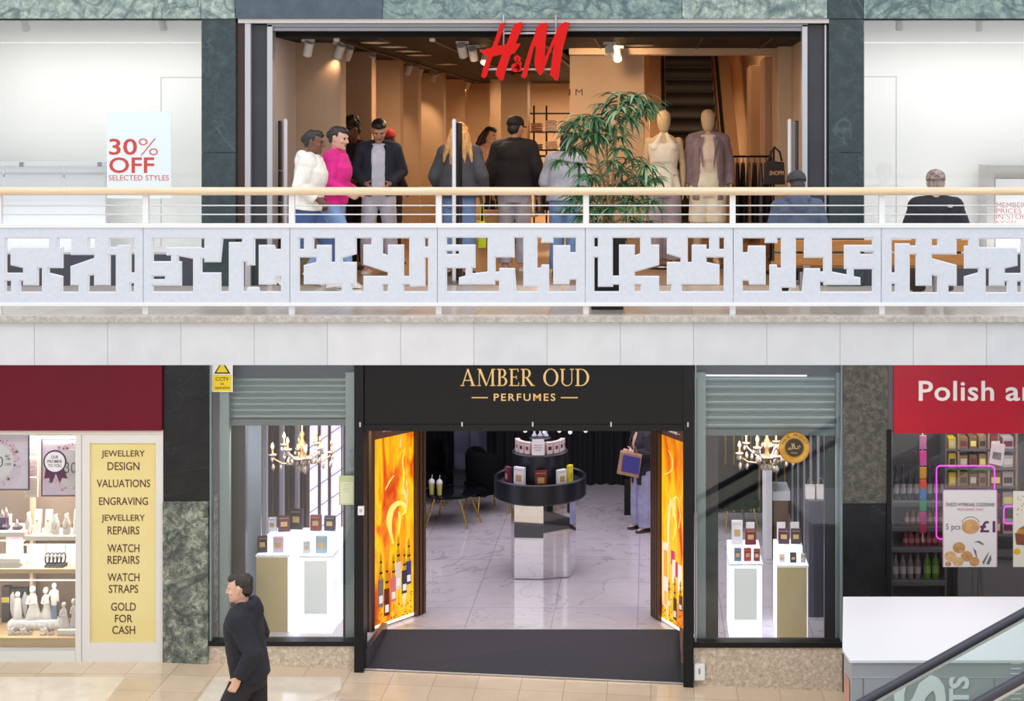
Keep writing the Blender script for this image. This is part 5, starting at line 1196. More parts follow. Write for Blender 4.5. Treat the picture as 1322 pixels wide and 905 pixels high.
def lightbox(A, B, px_a, px_b, side, label, name='light_box'):
    A = Vector((*A, 0)); B = Vector((*B, 0)); u = (B - A); L = u.length; u.normalize(); n_ = Vector((u.y, -u.x, 0)); b_ = -n_
    M_ = Matrix(((u.x, b_.x, 0, A.x), (u.y, b_.y, 0, A.y), (0, 0, 1, 0), (0, 0, 0, 1)))
    g_ = thing(name, label, 'poster', (A.x, A.y, SF), 'backlit posters at the entrance'); zt = -1.25; zb = SF + .02
    def nb(): q = MB(); q.M = M_; return q
    x0, x1 = px_a * L, px_b * L
    nb().box(0, L, .02, .12, SF, zt).build('case', blk_satin, g_)
    nb().box(x0, x1, .0, .02, zb + .03, -1.85).build('poster', MATS['fire'], g_)
    nb().box(x0, x1, .0, .02, -1.85, zt).build('header', pr_('header', (92, 62, 52), .35), g_)
    nb().box(x0, x1, -.004, .02, zb, zb + .03).build('lit_edge', emis('lit_edge', (255, 248, 230), 1.2), g_)
    sl = [q for q in ((0, x0 - .01), (x1 + .01, L)) if q[1] - q[0] > .02]
    for a, b in sl:
        k = max(1, int((b - a) / .05))
        for i in range(k): nb().box(a + (b - a) * i / k + .006, a + (b - a) * (i + 1) / k - .012, -.03, .02, SF + .01, zt).build('slat', stripm, g_)
    m = nb(); w = x1 - x0
    put_text(m, 'AMBER OUD', x0 + w * .18, x1 - w * .12, -1.715, -1.655, -.001, .002); put_text(m, 'PERFUMES', x0 + w * .33, x1 - w * .28, -1.79, -1.762, -.001, .002)
    m.box(x0 + w * .2, x0 + w * .3, -.003, -.001, -1.778, -1.774).box(x1 - w * .25, x1 - w * .15, -.003, -.001, -1.778, -1.774)
    m.build('header_lettering', pr_('white', (235, 228, 220), .5), g_)
    gm = nb()                                         # curling smoke printed in pale yellow
    WS = [([(505, 700, 1), (501, 684, 3), (499, 668, 6), (502, 655, 6), (510, 649, 4), (517, 650, 3), (522, 657, 3), (521, 664, 2), (516, 666, .6)], 480, 533), ([(512, 690, .6), (514, 672, 2.2), (512, 660, 1)], 480, 533), ([(494, 628, .5), (500, 618, 1.6), (506, 612, .5)], 480, 533), ([(516, 640, .5), (520, 618, 1.2), (517, 596, 1.2), (521, 580, .4)], 480, 533)] if side == 'w' else \
         [([(868, 690, .5), (873, 670, 2), (869, 654, 3), (867, 640, 2.4), (873, 632, 1), (877, 640, .5)], 853, 882), ([(876, 672, .4), (878, 655, 1.2), (875, 640, .5)], 853, 882), ([(856, 612, .4), (866, 604, 1), (869, 590, 1.2), (862, 578, .4)], 853, 882)]
    for wi, (ws, pa, pb) in enumerate(WS):
        fine = []
        for a, b in zip(ws, ws[1:]):
            for q in range(5): fine.append([a[i] + (b[i] - a[i]) * q / 5 for i in range(3)])
        fine.append(list(ws[-1]))
        for _ in range(3): fine = [fine[0]] + [[(fine[i - 1][k_] + 2 * fine[i][k_] + fine[i + 1][k_]) / 4 for k_ in range(3)] for i in range(1, len(fine) - 1)] + [fine[-1]]
        L_ = [(x0 + (q[0] - pa) / (pb - pa) * (x1 - x0), zq(q[1]), q[2] * .0075) for q in fine]; lo, hi = [], []
        for i, (a, z, ww) in enumerate(L_):
            p0_, p1_ = L_[max(i - 1, 0)], L_[min(i + 1, len(L_) - 1)]; d_ = Vector((p1_[0] - p0_[0], p1_[1] - p0_[1])).normalized(); lo.append((a - d_.y * ww, z + d_.x * ww)); hi.append((a + d_.y * ww, z - d_.x * ww))
        gm.loft([[(l[0], -.0025 - .0003 * wi, l[1]), (h_[0], -.0025 - .0003 * wi, h_[1]), (h_[0], -.0005, h_[1]), (l[0], -.0005, l[1])] for l, h_ in zip(lo, hi)])
    gm.build('smoke_print', pr_('smoke', (255, 226, 120), .6), g_)
    sp2 = nb(); rn = random.Random(5)                 # gold grains along the foot
    for _ in range(90):
        xx = rn.uniform(x0 + .02, x1 - .02); zz = zb + .04 + rn.random() ** 2 * .26; r_ = rn.uniform(.004, .011)
        sp2.prism([(xx + r_ * math.cos(a), zz + r_ * math.sin(a)) for a in (0, 1.3, 2.6, 3.9, 5.2)], -.003, -.0005)
    o = sp2.build('gold_grain_print', pr_('grain', (120, 96, 10), .3), g_); o['kind'] = 'stuff'
    def bottle(cx, z0, h, wd, bc):
        q = nb(); q.prism(bx(cx - wd / 2, cx + wd / 2, z0, z0 + h * .5), -.006, -.001).build('printed_bottle', pr_('b%d_%d_%d' % bc, bc, .45), g_)
        q = nb(); q.prism(bx(cx - wd * .36, cx + wd * .36, z0 + h * .06, z0 + h * .2), -.008, -.006).build('printed_label', pr_('white', (235, 228, 220), .5), g_)
        q = nb(); q.prism([(cx - wd * .42, z0 + h * .5), (cx + wd * .42, z0 + h * .5), (cx + wd * .22, z0 + h * .58), (cx + wd * .34, z0 + h * .66), (cx + wd * .18, z0 + h * .76), (cx + wd * .26, z0 + h * .9), (cx, z0 + h), (cx - wd * .26, z0 + h * .9), (cx - wd * .18, z0 + h * .76), (cx - wd * .34, z0 + h * .66), (cx - wd * .22, z0 + h * .58)], -.007, -.001).build('printed_stopper', pr_('gold', (196, 150, 20), .4), g_)
        for hw, t in ((.3, .60), (.2, .80)): q = nb(); q.prism(bx(cx - wd * hw, cx + wd * hw, z0 + h * t, z0 + h * (t + .04)), -.009, -.007).build('printed_band', pr_('ink', (40, 28, 12), .1), g_)
    return g_, bottle, x0, x1, nb
def zz(py): return 1.6 - (py - 173) / 112.5
g_, bo, x0, x1, nb = lightbox((-3.16, 16.48), (-2.64, 17.16), .09, .79, 'w', 'backlit flame poster with six perfume bottles on the left side of the entrance')
w = x1 - x0
for f, y0, y1, c_ in ((.66, 705, 660, 0), (.16, 775, 706, (120, 108, 96)), (.32, 789, 720, (96, 24, 28)), (.50, 774, 712, (206, 112, 112)), (.80, 768, 708, (60, 50, 50)), (.63, 760, 690, (214, 200, 196)), (.92, 758, 698, (58, 52, 120))):
    if c_: bo(x0 + w * f * .94, zz(y0), zz(y1) - zz(y0), .075, c_)
g_, bo, x0, x1, nb = lightbox((.02, 17.05), (.38, 16.38), .30, .97, 'e', 'backlit flame poster with white cartons and bottles on the right side of the entrance')
w = x1 - x0
for a, b, y0, y1, c_ in ((.05, .30, 780, 698, (238, 228, 214)), (.10, .28, 742, 708, (246, 170, 60)), (.12, .26, 778, 760, (240, 186, 70)), (.33, .5, 752, 722, (245, 200, 40)), (.44, .60, 722, 704, (216, 40, 110)), (.5, .62, 745, 715, (240, 232, 226)), (.76, .92, 752, 718, (242, 236, 232)), (.64, .74, 735, 716, (208, 48, 90))):
    q = nb(); q.prism(bx(x0 + w * a, x0 + w * b, zz(y0), zz(y1)), -.004 - .001 * a, -.001).build('printed_carton', pr_('b%d_%d_%d' % c_, c_, .5), g_)
for f, y0, y1, c_ in ((.36, 778, 742, (236, 190, 50)), (.62, 790, 735, (60, 58, 40)), (.88, 775, 736, (90, 40, 80))): bo(x0 + w * f, zz(y0), zz(y1) - zz(y0), .07, c_)

# ------------------------------------------------------------------ round display with mirrored octagon base
cx, cy = X(697, 18.8), 18.85
rd = thing('display_stand', 'round dark tiered display on a mirrored octagonal base inside the perfume shop', 'display stand', (cx, cy, SF))
ocv = [(-1.769, 18.61), (-1.714, 18.445), (-1.348, 18.43), (-1.022, 18.53), (-.96, 18.85), (-1.03, 19.18), (-1.35, 19.27), (-1.70, 19.2)]
m = MB(); m.loft([[(x, y, z) for x, y in ocv] for z in (SF + .01, -3.04)])
m.build('mirrored_base', mat('mirror', (226, 224, 226), .03, 1.0), rd)
navy = mat('navy_lacquer', (18, 18, 28), .35)
m = MB().lathe((cx, cy, 0), [(.1, -3.04), (.57, -3.04), (.59, -3.02), (.59, -2.79), (.575, -2.775), (.555, -2.79), (.555, -2.86), (.1, -2.86)], 48); m.build('tray', navy, rd, auto=40)
MB().lathe((cx, cy, 0), [(.36, -2.86), (.36, -2.47), (.345, -2.455), (.1, -2.455)], 40).build('drum', navy, rd, auto=40)
MB().lathe((cx, cy, 0), [(.14, -2.455), (.14, -2.30), (.1, -2.29)], 24).build('hub', navy, rd, auto=40)
def carton(c_, w, d, h, m_, label, grp, rot=0, trim=None, cat='perfume box', nm='perfume_box'):
    g_ = thing(nm, label, cat, (0, 0, 0), grp)
    MB().box(-w / 2, w / 2, -d / 2, d / 2, 0, h).build('carton', m_, g_, bevel=.003)
    tr = trim or gold
    MB().box(-w * .28, w * .28, -d / 2 - .002, -d / 2, h * .35, h * .65).build('label', tr, g_)
    MB().box(-w * .4, w * .4, -d / 2 - .0015, -d / 2, h * .86, h * .89).build('band', tr, g_)
    return place(g_, c_, rot)
G1 = 'boxes on the round display tray'
def bm(n_, c_): return mat('box_' + n_, c_, .4)
for px, n_, c_, w, h, r_ in ((654, 'plum', (104, 34, 62), .10, .24, -50), (670.5, 'white', (226, 222, 228), .15, .27, -22), (698.5, 'crimson', (112, 26, 34), .15, .24, 0), (724, 'ivory', (228, 224, 220), .13, .23, 24), (734.5, 'yellow', (226, 208, 40), .075, .26, 34)):
    a = math.asin(max(-1, min(1, (X(px, 18.4) - cx) / .46))); carton((cx + .46 * math.sin(a), cy - .46 * math.cos(a), -2.858), w, .05, h, bm(n_, c_), n_ + ' perfume box standing on the tray of the round display', G1, a, bm('inkgold', (186, 150, 90)))
ring_lbl = ['far left', 'second from the left', 'third from the left', 'fourth from the left', 'centre left', 'centre right', 'fourth from the right', 'third from the right', 'second from the right', 'far right']
for i in range(10):
    a = R(-81 + 18 * i); pos = (cx + .29 * math.sin(a), cy - .29 * math.cos(a), -2.453)
    carton(pos, .075, .06, .15, bm('blush', (214, 194, 190)), 'small blush perfume box on the drum of the round display, ' + ring_lbl[i], 'small boxes around the display drum', a, bm(('ink', 'wine')[i % 2], ((40, 30, 34), (130, 50, 60))[i % 2]))
sc_ = thing('price_card', 'white lettered card standing at the front of the display drum', 'card', (cx, cy - .345, -2.453))
MB().box(cx - .075, cx + .075, cy - .352, cy - .34, -2.453, -2.255).build('card', bm('card', (236, 230, 230)), sc_)
m = MB()
for z, q in ((-2.33, .05), (-2.36, .055), (-2.39, .04)): m.box(cx - q, cx + q, cy - .354, cy - .352, z, z + .008)
m.build('print', bm('inkline', (150, 130, 140)), sc_)
for i in range(3):
    x = cx + (-.075, 0, .075)[i]; g_ = thing('perfume_flacon', ('left', 'middle', 'right')[i] + ' tall slim crystal flacon on top of the round display', 'perfume bottle', (x, cy, -2.29), 'tall flacons on the round display')
    MB().lathe((x, cy, -2.29), [(.03, 0), (.034, .02), (.014, .05), (.011, .18), (.018, .2), (.011, .22), (.011, .30), (.006, .34)], 12).build('flacon', bm('crystal', (206, 200, 208)), g_, smooth=True)
    MB().ell((x, cy, -1.93), (.022, .022, .03), 10, 7).build('stopper', bm('crystal', (206, 200, 208)), g_, smooth=True)
# ceiling strip and pinpoint lamps
sl_ = thing('strip_light', 'white strip light under the ceiling left above the round display', 'ceiling light', (X(650, 20), 20, -2.2))
zc = Z(553, 20); MB().box(X(626, 20), X(668, 20), 19.98, 20.02, zc - .012, zc + .012).build('diffuser', emis('strip_diffuser', (235, 232, 245), 2.2), sl_)
for px in (632, 662): MB().tube([(X(px, 20), 20, zc), (X(px, 20), 20, -.95)], .004, 6).build('suspension_wire', alu, sl_)
for i, px in enumerate((678, 703, 722, 736, 756)):
    x = X(px, 19.6); z = Z(556 + (i % 2) * 2, 19.6); g_ = thing('pendant_lamp', 'tiny round pendant lamp over the round display, ' + ('first', 'second', 'third', 'fourth', 'fifth')[i] + ' from the left', 'lamp', (x, 19.6, z), 'tiny pendant lamps')
    MB().ell((x, 19.6, z), .028, 10, 7).build('globe', emis('pin_globe', (210, 205, 215), .9), g_, smooth=True); MB().tube([(x, 19.6, z), (x, 19.6, -.95)], .003, 5).build('cord', blk_satin, g_)

# ------------------------------------------------------------------ low table, cups, armchairs at the back left
DT2 = 21.0
ct = thing('coffee_table', 'low black table on splayed gold legs at the back left of the perfume shop', 'table', (X(580, DT2), DT2, SF)); tx_, zt = X(580, DT2), Z(637, DT2)
MB().lathe((tx_, DT2 + .1, 0), [(.1, zt - .02), (.40, zt - .02), (.415, zt - .01), (.40, zt), (.1, zt)], 36).build('tabletop', blk, ct, auto=40)
goldm = mat('polished_gold', (206, 162, 70), .25, .85)
for px, py, dx, d in ((549, 675, .13, DT2 - .15), (566, 664, .08, DT2 + .35), (604, 676, -.13, DT2 - .2), (621, 669, -.16, DT2 + .15)):
    b = Vector((X(px, d), d, SF)); MB().tube([b, (b.x + dx, d + (.05 if d < DT2 else -.05), zt - .02)], [.012, .017], 10).build('leg', goldm, ct, auto=40)
for i, px in enumerate((558, 568.5)):
    x = X(px, DT2); y = DT2 - .05 - .04 * i; g_ = thing('iced_drink', ('left', 'right')[i] + ' yellow iced drink in a clear domed cup on the black coffee table', 'cup', (x, y, zt), 'iced drinks on the coffee table')
    MB().lathe((x, y, zt + .002), [(.032, 0), (.036, .08), (.042, .16)], 18).build('cup', bm('drink', (190, 184, 96)), g_, auto=40)
    MB().lathe((x, y, zt + .16), [(.044, 0), (.046, .012), (.043, .03), (.03, .055), (.01, .066)], 18).build('dome_lid', mat('clear_lid', (214, 210, 208), .2), g_, auto=40)
    MB().tube([(x, y, zt + .2), (x + .008, y, zt + .28)], .004, 6).build('straw', cream, g_)
def armchair(px, D, rot, label):
    g_ = thing('armchair', label, 'chair', (0, 0, 0), 'dark velvet chairs'); vel = mat('black_velvet', (9, 9, 12), .85, spec=.1)
    MB().box(-.28, .28, -.28, .26, .30, .44).build('seat', vel, g_, bevel=.04, seg=3)
    n = 14; rr = []
    for z, q in ((.36, .30), (.6, .33), (.86, .33), (.93, .29)): rr.append([(q * math.cos(a), q * math.sin(a) * .95 , z - .22 * max(0, -math.sin(a)) * (z > .6)) for a in [R(-20 + 220 * i / n) for i in range(n + 1)]] + [((q - .07) * math.cos(a), (q - .07) * math.sin(a) * .95, z - .22 * max(0, -math.sin(a)) * (z > .6)) for a in [R(-20 + 220 * i / n) for i in range(n, -1, -1)]])
    MB().loft(rr).build('backrest', vel, g_, smooth=True)
    for sx_ in (-1, 1):
        for sy in (-1, 1): MB().tube([(sx_ * .2, sy * .2, .31), (sx_ * .25, sy * .25, 0)], [.017, .011], 8).build('leg', goldm, g_)
    return place(g_, (X(px, D), D, SF), rot)
armchair(628, 21.75, R(120), 'black velvet armchair right of the coffee table, behind the round display')
armchair(552, 22.25, R(10), 'black velvet armchair half hidden behind the left backlit poster')
armchair(949, 20.9, R(200), 'black velvet armchair before the gold-striped wall, seen through the right window')
wc = thing('counter', 'white-topped brown counter at the back of the right perfume window', 'counter', (X(1008, 19.4), 19.5, SF))
MB().box(X(999, 19.4), X(1018, 19.4), 19.4, 19.9, SF, Z(646, 19.4)).build('body', mat('walnut_brown', (122, 80, 52), .4, c2=(138, 94, 62), scale=4), wc, bevel=.005)
MB().box(X(997, 19.4), X(1020, 19.4), 19.38, 19.92, Z(646, 19.4), Z(634, 19.4)).build('top', white, wc, bevel=.004)
MB().box(X(988, 19.4), X(996, 19.4), 19.3, 19.9, SF, Z(600, 19.4)).build('cream_end_panel', cream, wc, bevel=.004)
cb = thing('cabinet', 'dark glossy cabinet with pale reflections behind the coffee table', 'cabinet', (X(606, 22.6), 22.6, SF))
MB().box(X(585, 22.6), X(628, 22.6), 22.6, 23.1, SF, -1.5).build('body', mat('plum_black_gloss', (46, 44, 58), .12), cb, bevel=.01)
for a, b in ((586, 605), (607, 627)): MB().box(X(a, 22.58), X(b, 22.58), 22.58, 22.6, Z(606, 22.58), -1.6).build('door', mat('plum_door', (58, 56, 74), .15), cb, bevel=.004)
MB().box(X(585, 22.55), X(628, 22.55), 22.5, 22.6, Z(612, 22.55), Z(606, 22.55)).build('ledge', blk_satin, cb)
po_ = thing('pedestal', 'black square pedestal with a gold post at the back right of the perfume shop', 'pedestal', (X(814, 21.7), 21.75, SF)); xa, xb = X(806, 21.6), X(822, 21.6)
MB().box(xa, xb, 21.55, 21.64, SF, Z(618, 21.6)).build('body', blk_satin, po_, bevel=.004); MB().box(X(814, 21.5) , X(816.5, 21.5), 21.5, 21.53, SF, Z(617, 21.5)).build('gold_post', goldm, po_)

# ------------------------------------------------------------------ lit display plinths in both windows
glow = emis('plinth_glow', (240, 242, 252), .8); brass = mat('brass_sheet', (216, 198, 146), .42, .1, c2=(224, 206, 156), scale=2)
frost = mat('frosted_front', (214, 218, 216), .6, emit=(224, 228, 226), es=.35)
def plinth(a, b, top_, D, kind, back, label):
    x0, x1 = X(a, D), X(b, D); zt = Z(top_, D); g_ = thing('display_plinth', label, 'plinth', ((x0 + x1) / 2, D + .2, SF), 'display plinths in the perfume windows')
    MB().box(x0, x1, D, D + .34, SF, zt).build('body', glow, g_)
    if kind == 'gold': MB().box(x0, x1 - .012, D - .008, D, SF, zt - .02).build('brass_front', brass, g_)
    else: MB().box(x0 + .05, x1 - .06, D - .006, D, SF + .22, zt - .05).build('frosted_front', frost, g_)
    MB().box(x0 - .01, x1 + .01, D - .012, D + .35, zt - .012, zt).build('top_plate', white, g_)
    ba, bb, bt, bd = back; MB().box(X(ba, bd), X(bb, bd), D + .36, D + .66, SF, Z(bt, bd)).build('rear_step', glow, g_); 
    return zt, Z(bt, bd)
PB = [plinth(331, 373, 717, 16.5, 'gold', (345, 396, 690, 16.87), 'brass-fronted lit plinth in the left perfume window'), plinth(387, 429, 718, 16.45, 'frost', (402, 440, 689, 16.82), 'white glowing plinth beside the light wall in the left perfume window'),
      plinth(942, 984, 728, 16.25, 'frost', (940, 981, 706, 16.62), 'white glowing plinth in the right perfume window'), plinth(1003, 1043, 730, 16.25, 'gold', (1001, 1036, 705, 16.62), 'brass-fronted lit plinth in the right perfume window')]
BX = [(0, 0, 339, 16.62, 12, 21, 'black', (40, 38, 48)), (0, 0, 359.5, 16.62, 13, 20, 'pink_white', (216, 184, 200)), (0, 1, 352, 17.0, 10, 18, 'silver', (208, 208, 218)), (0, 1, 367, 17.0, 15, 20, 'burgundy', (92, 54, 58)), (0, 1, 383, 17.1, 16, 26, 'charcoal', (38, 36, 42)),
      (1, 0, 396, 16.57, 9, 15, 'ice_blue', (206, 214, 226)), (1, 0, 415, 16.57, 14, 22, 'pale_blue', (164, 190, 206)), (1, 1, 408, 16.95, 14, 20, 'wine', (92, 40, 52)), (1, 1, 426, 16.95, 14, 19, 'navy', (52, 56, 76)),
      (2, 0, 952.5, 16.37, 9, 16, 'steel_blue', (96, 114, 140)), (2, 0, 965, 16.37, 9, 16, 'red', (164, 46, 46)), (2, 0, 977, 16.37, 8, 15, 'maroon', (120, 30, 42)), (2, 1, 951.5, 16.72, 14, 31, 'white', (226, 226, 232)), (2, 1, 969, 16.72, 14, 20, 'crimson', (140, 30, 44)),
      (3, 0, 1009.5, 16.37, 7, 11, 'ivory', (222, 220, 218)), (3, 0, 1024, 16.37, 8, 12, 'black', (48, 46, 50)), (3, 0, 1037, 16.37, 6, 11, 'grey', (170, 168, 172)), (3, 1, 1012, 16.72, 14, 19, 'aubergine', (78, 42, 64)), (3, 1, 1027.5, 16.72, 13, 19, 'dark_brown', (66, 42, 46))]
WN = ['on the brass-fronted plinth in the left window', 'on the white plinth in the left window', 'on the white plinth in the right window', 'on the brass-fronted plinth in the right window']
for i, row, px, D, w, h, n_, c_ in BX:
    s_ = F / D; z = PB[i][row] + .001
    carton((X(px, D), D, z), w / s_, .05, h / s_, bm(n_, c_), n_.replace('_', ' ') + ' perfume box on the ' + ('front ledge ', 'raised step ')[row] + WN[i], 'perfume boxes ' + ('in the left window', 'in the right window')[i > 1], R(random.uniform(-8, 8)))
for i, (k_, px, a) in enumerate(((2, 951, 'behind the tall white box'), (2, 968.5, 'behind the crimson box'), (3, 1008.5, 'behind the aubergine box'), (3, 1026, 'behind the dark brown box'))):
    D = 16.84; g_ = thing('price_card', 'white card standing ' + a + ' in the right window', 'card', (X(px, D), D, PB[k_][1]), 'white cards on the window plinths')
    MB().box(X(px - 5.5, D), X(px + 5.5, D), D, D + .008, PB[k_][1], Z(674, D)).build('card', bm('card', (236, 230, 230)), g_); MB().box(X(px - 5.5, D), X(px + 5.5, D), D - .02, D + .04, PB[k_][1], PB[k_][1] + .006).build('foot', bm('card', (236, 230, 230)), g_)
# bright light wall behind the left window
lw = thing('light_wall', 'backlit white display wall with dark uprights behind the left window', 'display', (X(430, 17.6), 17.6, SF)); D = 17.6
MB().box(X(398, D), X(459, D), D, D + .06, SF, -1.3).build('panel', emis('wall_glow', (228, 220, 246), .8), lw)
for px, w in ((396, 4), (411, 3.5), (424, 3.5), (441, 1.5), (458, 5)): MB().box(X(px, D), X(px + w, D), D - .03, D, SF, -1.3).build('upright', mat('plum_upright', (72, 50, 62), .3), lw)
for k in range(7):
    z = -1.5 - k * .26; MB().loft([[(X(398, D), D - .012 + dy, z - .16 + dz), (X(458, D), D - .012 + dy, z + .22 + dz), (X(458, D), D - .012 + dy, z + .232 + dz), (X(398, D), D - .012 + dy, z - .148 + dz)] for dy, dz in ((0, 0), (.012, 0))]).build('slanted_line', mat('mauve_line', (150, 136, 160), .4), lw)  # thin mauve diagonal lines across the white panel
# mirror panel, left
mp_ = thing('mirror_panel', 'tall pale blue mirror panel with a bright edge in the left perfume window', 'mirror', (X(328, 16.7), 16.7, SF))
MB().box(X(318, 16.7), X(337, 16.7), 16.7, 16.74, SF, -1.2).build('mirror', mat('blue_mirror', (176, 190, 202), .15, .5), mp_); MB().box(X(315, 16.69), X(318, 16.69), 16.68, 16.74, SF, Z(680, 16.7)).build('lit_edge', emis('lit_edge2', (246, 248, 255), 1.1), mp_)
# gift bags on a dark column, right window
gc = thing('display_column', 'dark narrow column carrying two white gift bags in the right window', 'column', (X(1053, 17), 17.1, SF)); MB().box(X(1044, 17), X(1069, 17), 17, 17.3, SF, Z(647, 17)).build('body', mat('slate_column', (62, 62, 76), .3), gc, bevel=.004)
MB().box(X(1069, 17), X(1073, 17), 17, 17.05, SF, -1.3).build('lit_edge', emis('lit_edge3', (206, 210, 220), .7), gc)
for i, px in enumerate((1046, 1060)):
    z0 = Z(647, 17) + .001; g_ = thing('gift_bag', ('left', 'right')[i] + ' white gift bag on the dark column in the right window', 'bag', (X(px, 17.1), 17.12, z0), 'white gift bags'); xx = X(px, 17.1)
    MB().loft([[(xx + sx_ * w, 17.12 + sy * .035, z) for sx_, sy in ((-1, -1), (1, -1), (1, 1), (-1, 1))] for w, z in ((.052, z0), (.055, z0 + .16))]).build('body', bm('bagwhite', (216, 208, 206)), g_)
    MB().tube([(xx - .03, 17.085, z0 + .155)] + [(xx - .03 * math.cos(R(a)), 17.085, z0 + .16 + .09 * math.sin(R(a))) for a in range(0, 181, 30)] + [(xx + .03, 17.085, z0 + .155)], .004, 6).build('handle', grey_alu, g_)

# ------------------------------------------------------------------ roller shutters, chandeliers, notices
for nm, a, b, y0, y1, lb in (('w', 288, 452, 486, 549, 'half-lowered grey roller shutter behind the left perfume window'), ('e', 904, 1083, 484, 562, 'half-lowered grey roller shutter behind the right perfume window')):
    D = 15.68; g_ = thing('roller_shutter', lb, 'roller shutter', (X((a + b) / 2, D), D, Z(y1, D)), 'roller shutters behind the perfume windows'); x0, x1 = X(a, D), X(b, D); n = 7; zt, zb = Z(y0, D), Z(y1 - 8, D)
    for k in range(n):
        z0 = zb + (zt - zb) * k / n; z1 = zb + (zt - zb) * (k + 1) / n; pr2 = [(D + .012 - .022 * math.sin(t * math.pi), z0 + (z1 - z0 - .006) * t) for t in [q / 6 for q in range(7)]]
        MB().loft([[(x, y, z) for y, z in pr2] + [(x, D + .018, z1 + .003), (x, D + .018, z0 - .003)] for x in (x0, x1)]).build('slat', teal, g_, auto=50)
    MB().box(x0, x1, D - .02, D + .025, Z(y1, D), zb).build('bottom_bar', mat('teal_dark', (112, 128, 130), .4, .3), g_, bevel=.004)
    MB().box(x0 - .04, x1 + .04, D - .02, D + .2, zt, -.45).build('shutter_box', mat('shutter_box_grey', (70, 80, 92), .4), g_)
tl = thing('tube_light', 'thin white tube light at the top of the right perfume window', 'light', (X(970, 15.6), 15.6, Z(485, 15.6))); MB().tube([(X(900, 15.6), 15.62, Z(485, 15.6)), (X(1042, 15.6), 15.62, Z(485.5, 15.6))], .010, 10).build('tube', emis('tube_glow', (240, 236, 246), .8), tl)
MB().box(X(898, 15.6), X(902, 15.6), 15.6, 15.64, Z(488, 15.6), Z(482, 15.6)).build('end_cap', alu, tl)
crystal = mat('crystal_drop', (168, 152, 142), .08, 0, spec=.8, coat=.3); bulb = emis('candle_bulb', (255, 206, 130), 9); brassm = mat('chandelier_brass', (196, 150, 96), .25, .7)
drop_me = MB().lathe((0, 0, 0), [(.002, 0), (.008, -.01), (.014, -.028), (.009, -.046), (.001, -.056)], 8).data('crystal_drop', crystal, True)
def chandelier(px, py, label, lit, dz=0):
    D = 16.15; c_ = P(px, py, D); g_ = thing('chandelier', label, 'chandelier', tuple(c_), 'crystal chandeliers in the perfume windows')
    def V3(r, a, z): return (c_.x + r * math.cos(a), c_.y + r * math.sin(a) * .8, c_.z + z)
    MB().lathe(tuple(c_), [(.004, .62), (.008, .3), (.03, .27), (.012, .22), (.045, .16), (.02, .08), (.03, .04), (.05, -.02), (.03, -.06), (.012, -.09)], 16).build('stem', brassm, g_, smooth=True)
    MB().lathe(tuple(c_), [(.01, -.02), (.10, .0), (.115, .012), (.10, .008)], 20).build('bowl', crystal, g_, smooth=True)
    def drop(r, a, z, s=1):
        o = bpy.data.objects.new('crystal_drop', drop_me); COL.objects.link(o); o.parent = g_; o.matrix_parent_inverse = Matrix.Translation(-c_); o.location = V3(r, a, z); o.scale = (s, s, s)
    n = 8
    for k in range(n):
        a = 2 * math.pi * k / n + .3; r1 = .32 if k % 2 == 0 else .25; h = .02 if k % 2 == 0 else .10
        pts = [V3(.03, a, .02), V3(r1 * .35, a, -.07 + h * .5), V3(r1 * .7, a, -.06 + h), V3(r1 * .95, a, -.01 + h), V3(r1, a, .03 + h)]
        arm = MB().tube(pts, .009, 8).build('arm', crystal if k % 2 else brassm, g_, smooth=True)
        MB().lathe(V3(r1, a, .03 + h), [(.008, -.01), (.04, .0), (.046, .012), (.03, .008)], 14).build('drip_pan', crystal, arm, smooth=True)
        cd = MB().lathe(V3(r1, a, .04 + h), [(.010, 0), (.010, .065)], 10).build('candle_sleeve', mat('candle_amber', (190, 150, 104), .4), arm)
        MB().lathe(V3(r1, a, .105 + h), [(.006, 0), (.017, .018), (.013, .04), (.002, .066)], 10).build('bulb', bulb if k in lit else mat('bulb_off', (170, 128, 96), .2), arm, smooth=True)
        for q in (-1, 0, 1): drop(r1 + .01, a + q * .12, .02 + h - abs(q) * .006)
        drop(r1 * .72, a, -.075 + h, 1.3); drop(r1 * .98, a, -.06 + h, 1.5)
    for k in range(10): drop(.105, 2 * math.pi * k / 10, -.0, 1.2); drop(.055, 2 * math.pi * k / 10, -.06, 1.5)
    for k in range(6): drop(.05, k * 1.05, .16)
    MB().tube([c_ + Vector((0, 0, .6)), (c_.x, c_.y, -.96)], .006, 6).build('chain', brassm, g_)
    light('POINT', c_ + Vector((0, -.05, .2)), 5, WARM, .12, parent=g_)
chandelier(390, 592, 'crystal chandelier with glowing candle bulbs in the left perfume window', {3, 4, 5, 6})
chandelier(990, 590, 'crystal chandelier partly behind the round gold sticker in the right perfume window', {3, 4, 5})
DN = 15.485
cc = thing('warning_sign', 'yellow camera warning notice at the top left of the perfume window', 'sign', (X(287, DN), DN, Z(505, DN)))
MB().box(X(273.5, DN), X(300.5, DN), DN, DN + .006, Z(506, DN), -.44).build('backing', white, cc); yel = mat('warning_yellow', (236, 208, 20), .5)
MB().box(X(275, DN), X(299, DN), DN - .003, DN, Z(505, DN), Z(484, DN)).build('yellow_panel', yel, cc); ink = mat('black_ink', (30, 28, 26), .6)
tr = MB().prism([(X(276.5, DN), Z(482.5, DN)), (X(297.5, DN), Z(482.5, DN)), (X(287, DN), Z(465, DN))], DN - .002, DN); tr.build('triangle', ink, cc)
MB().prism([(X(279.5, DN), Z(480.7, DN)), (X(294.5, DN), Z(480.7, DN)), (X(287, DN), Z(468, DN))], DN - .004, DN - .002).build('triangle_field', yel, cc)
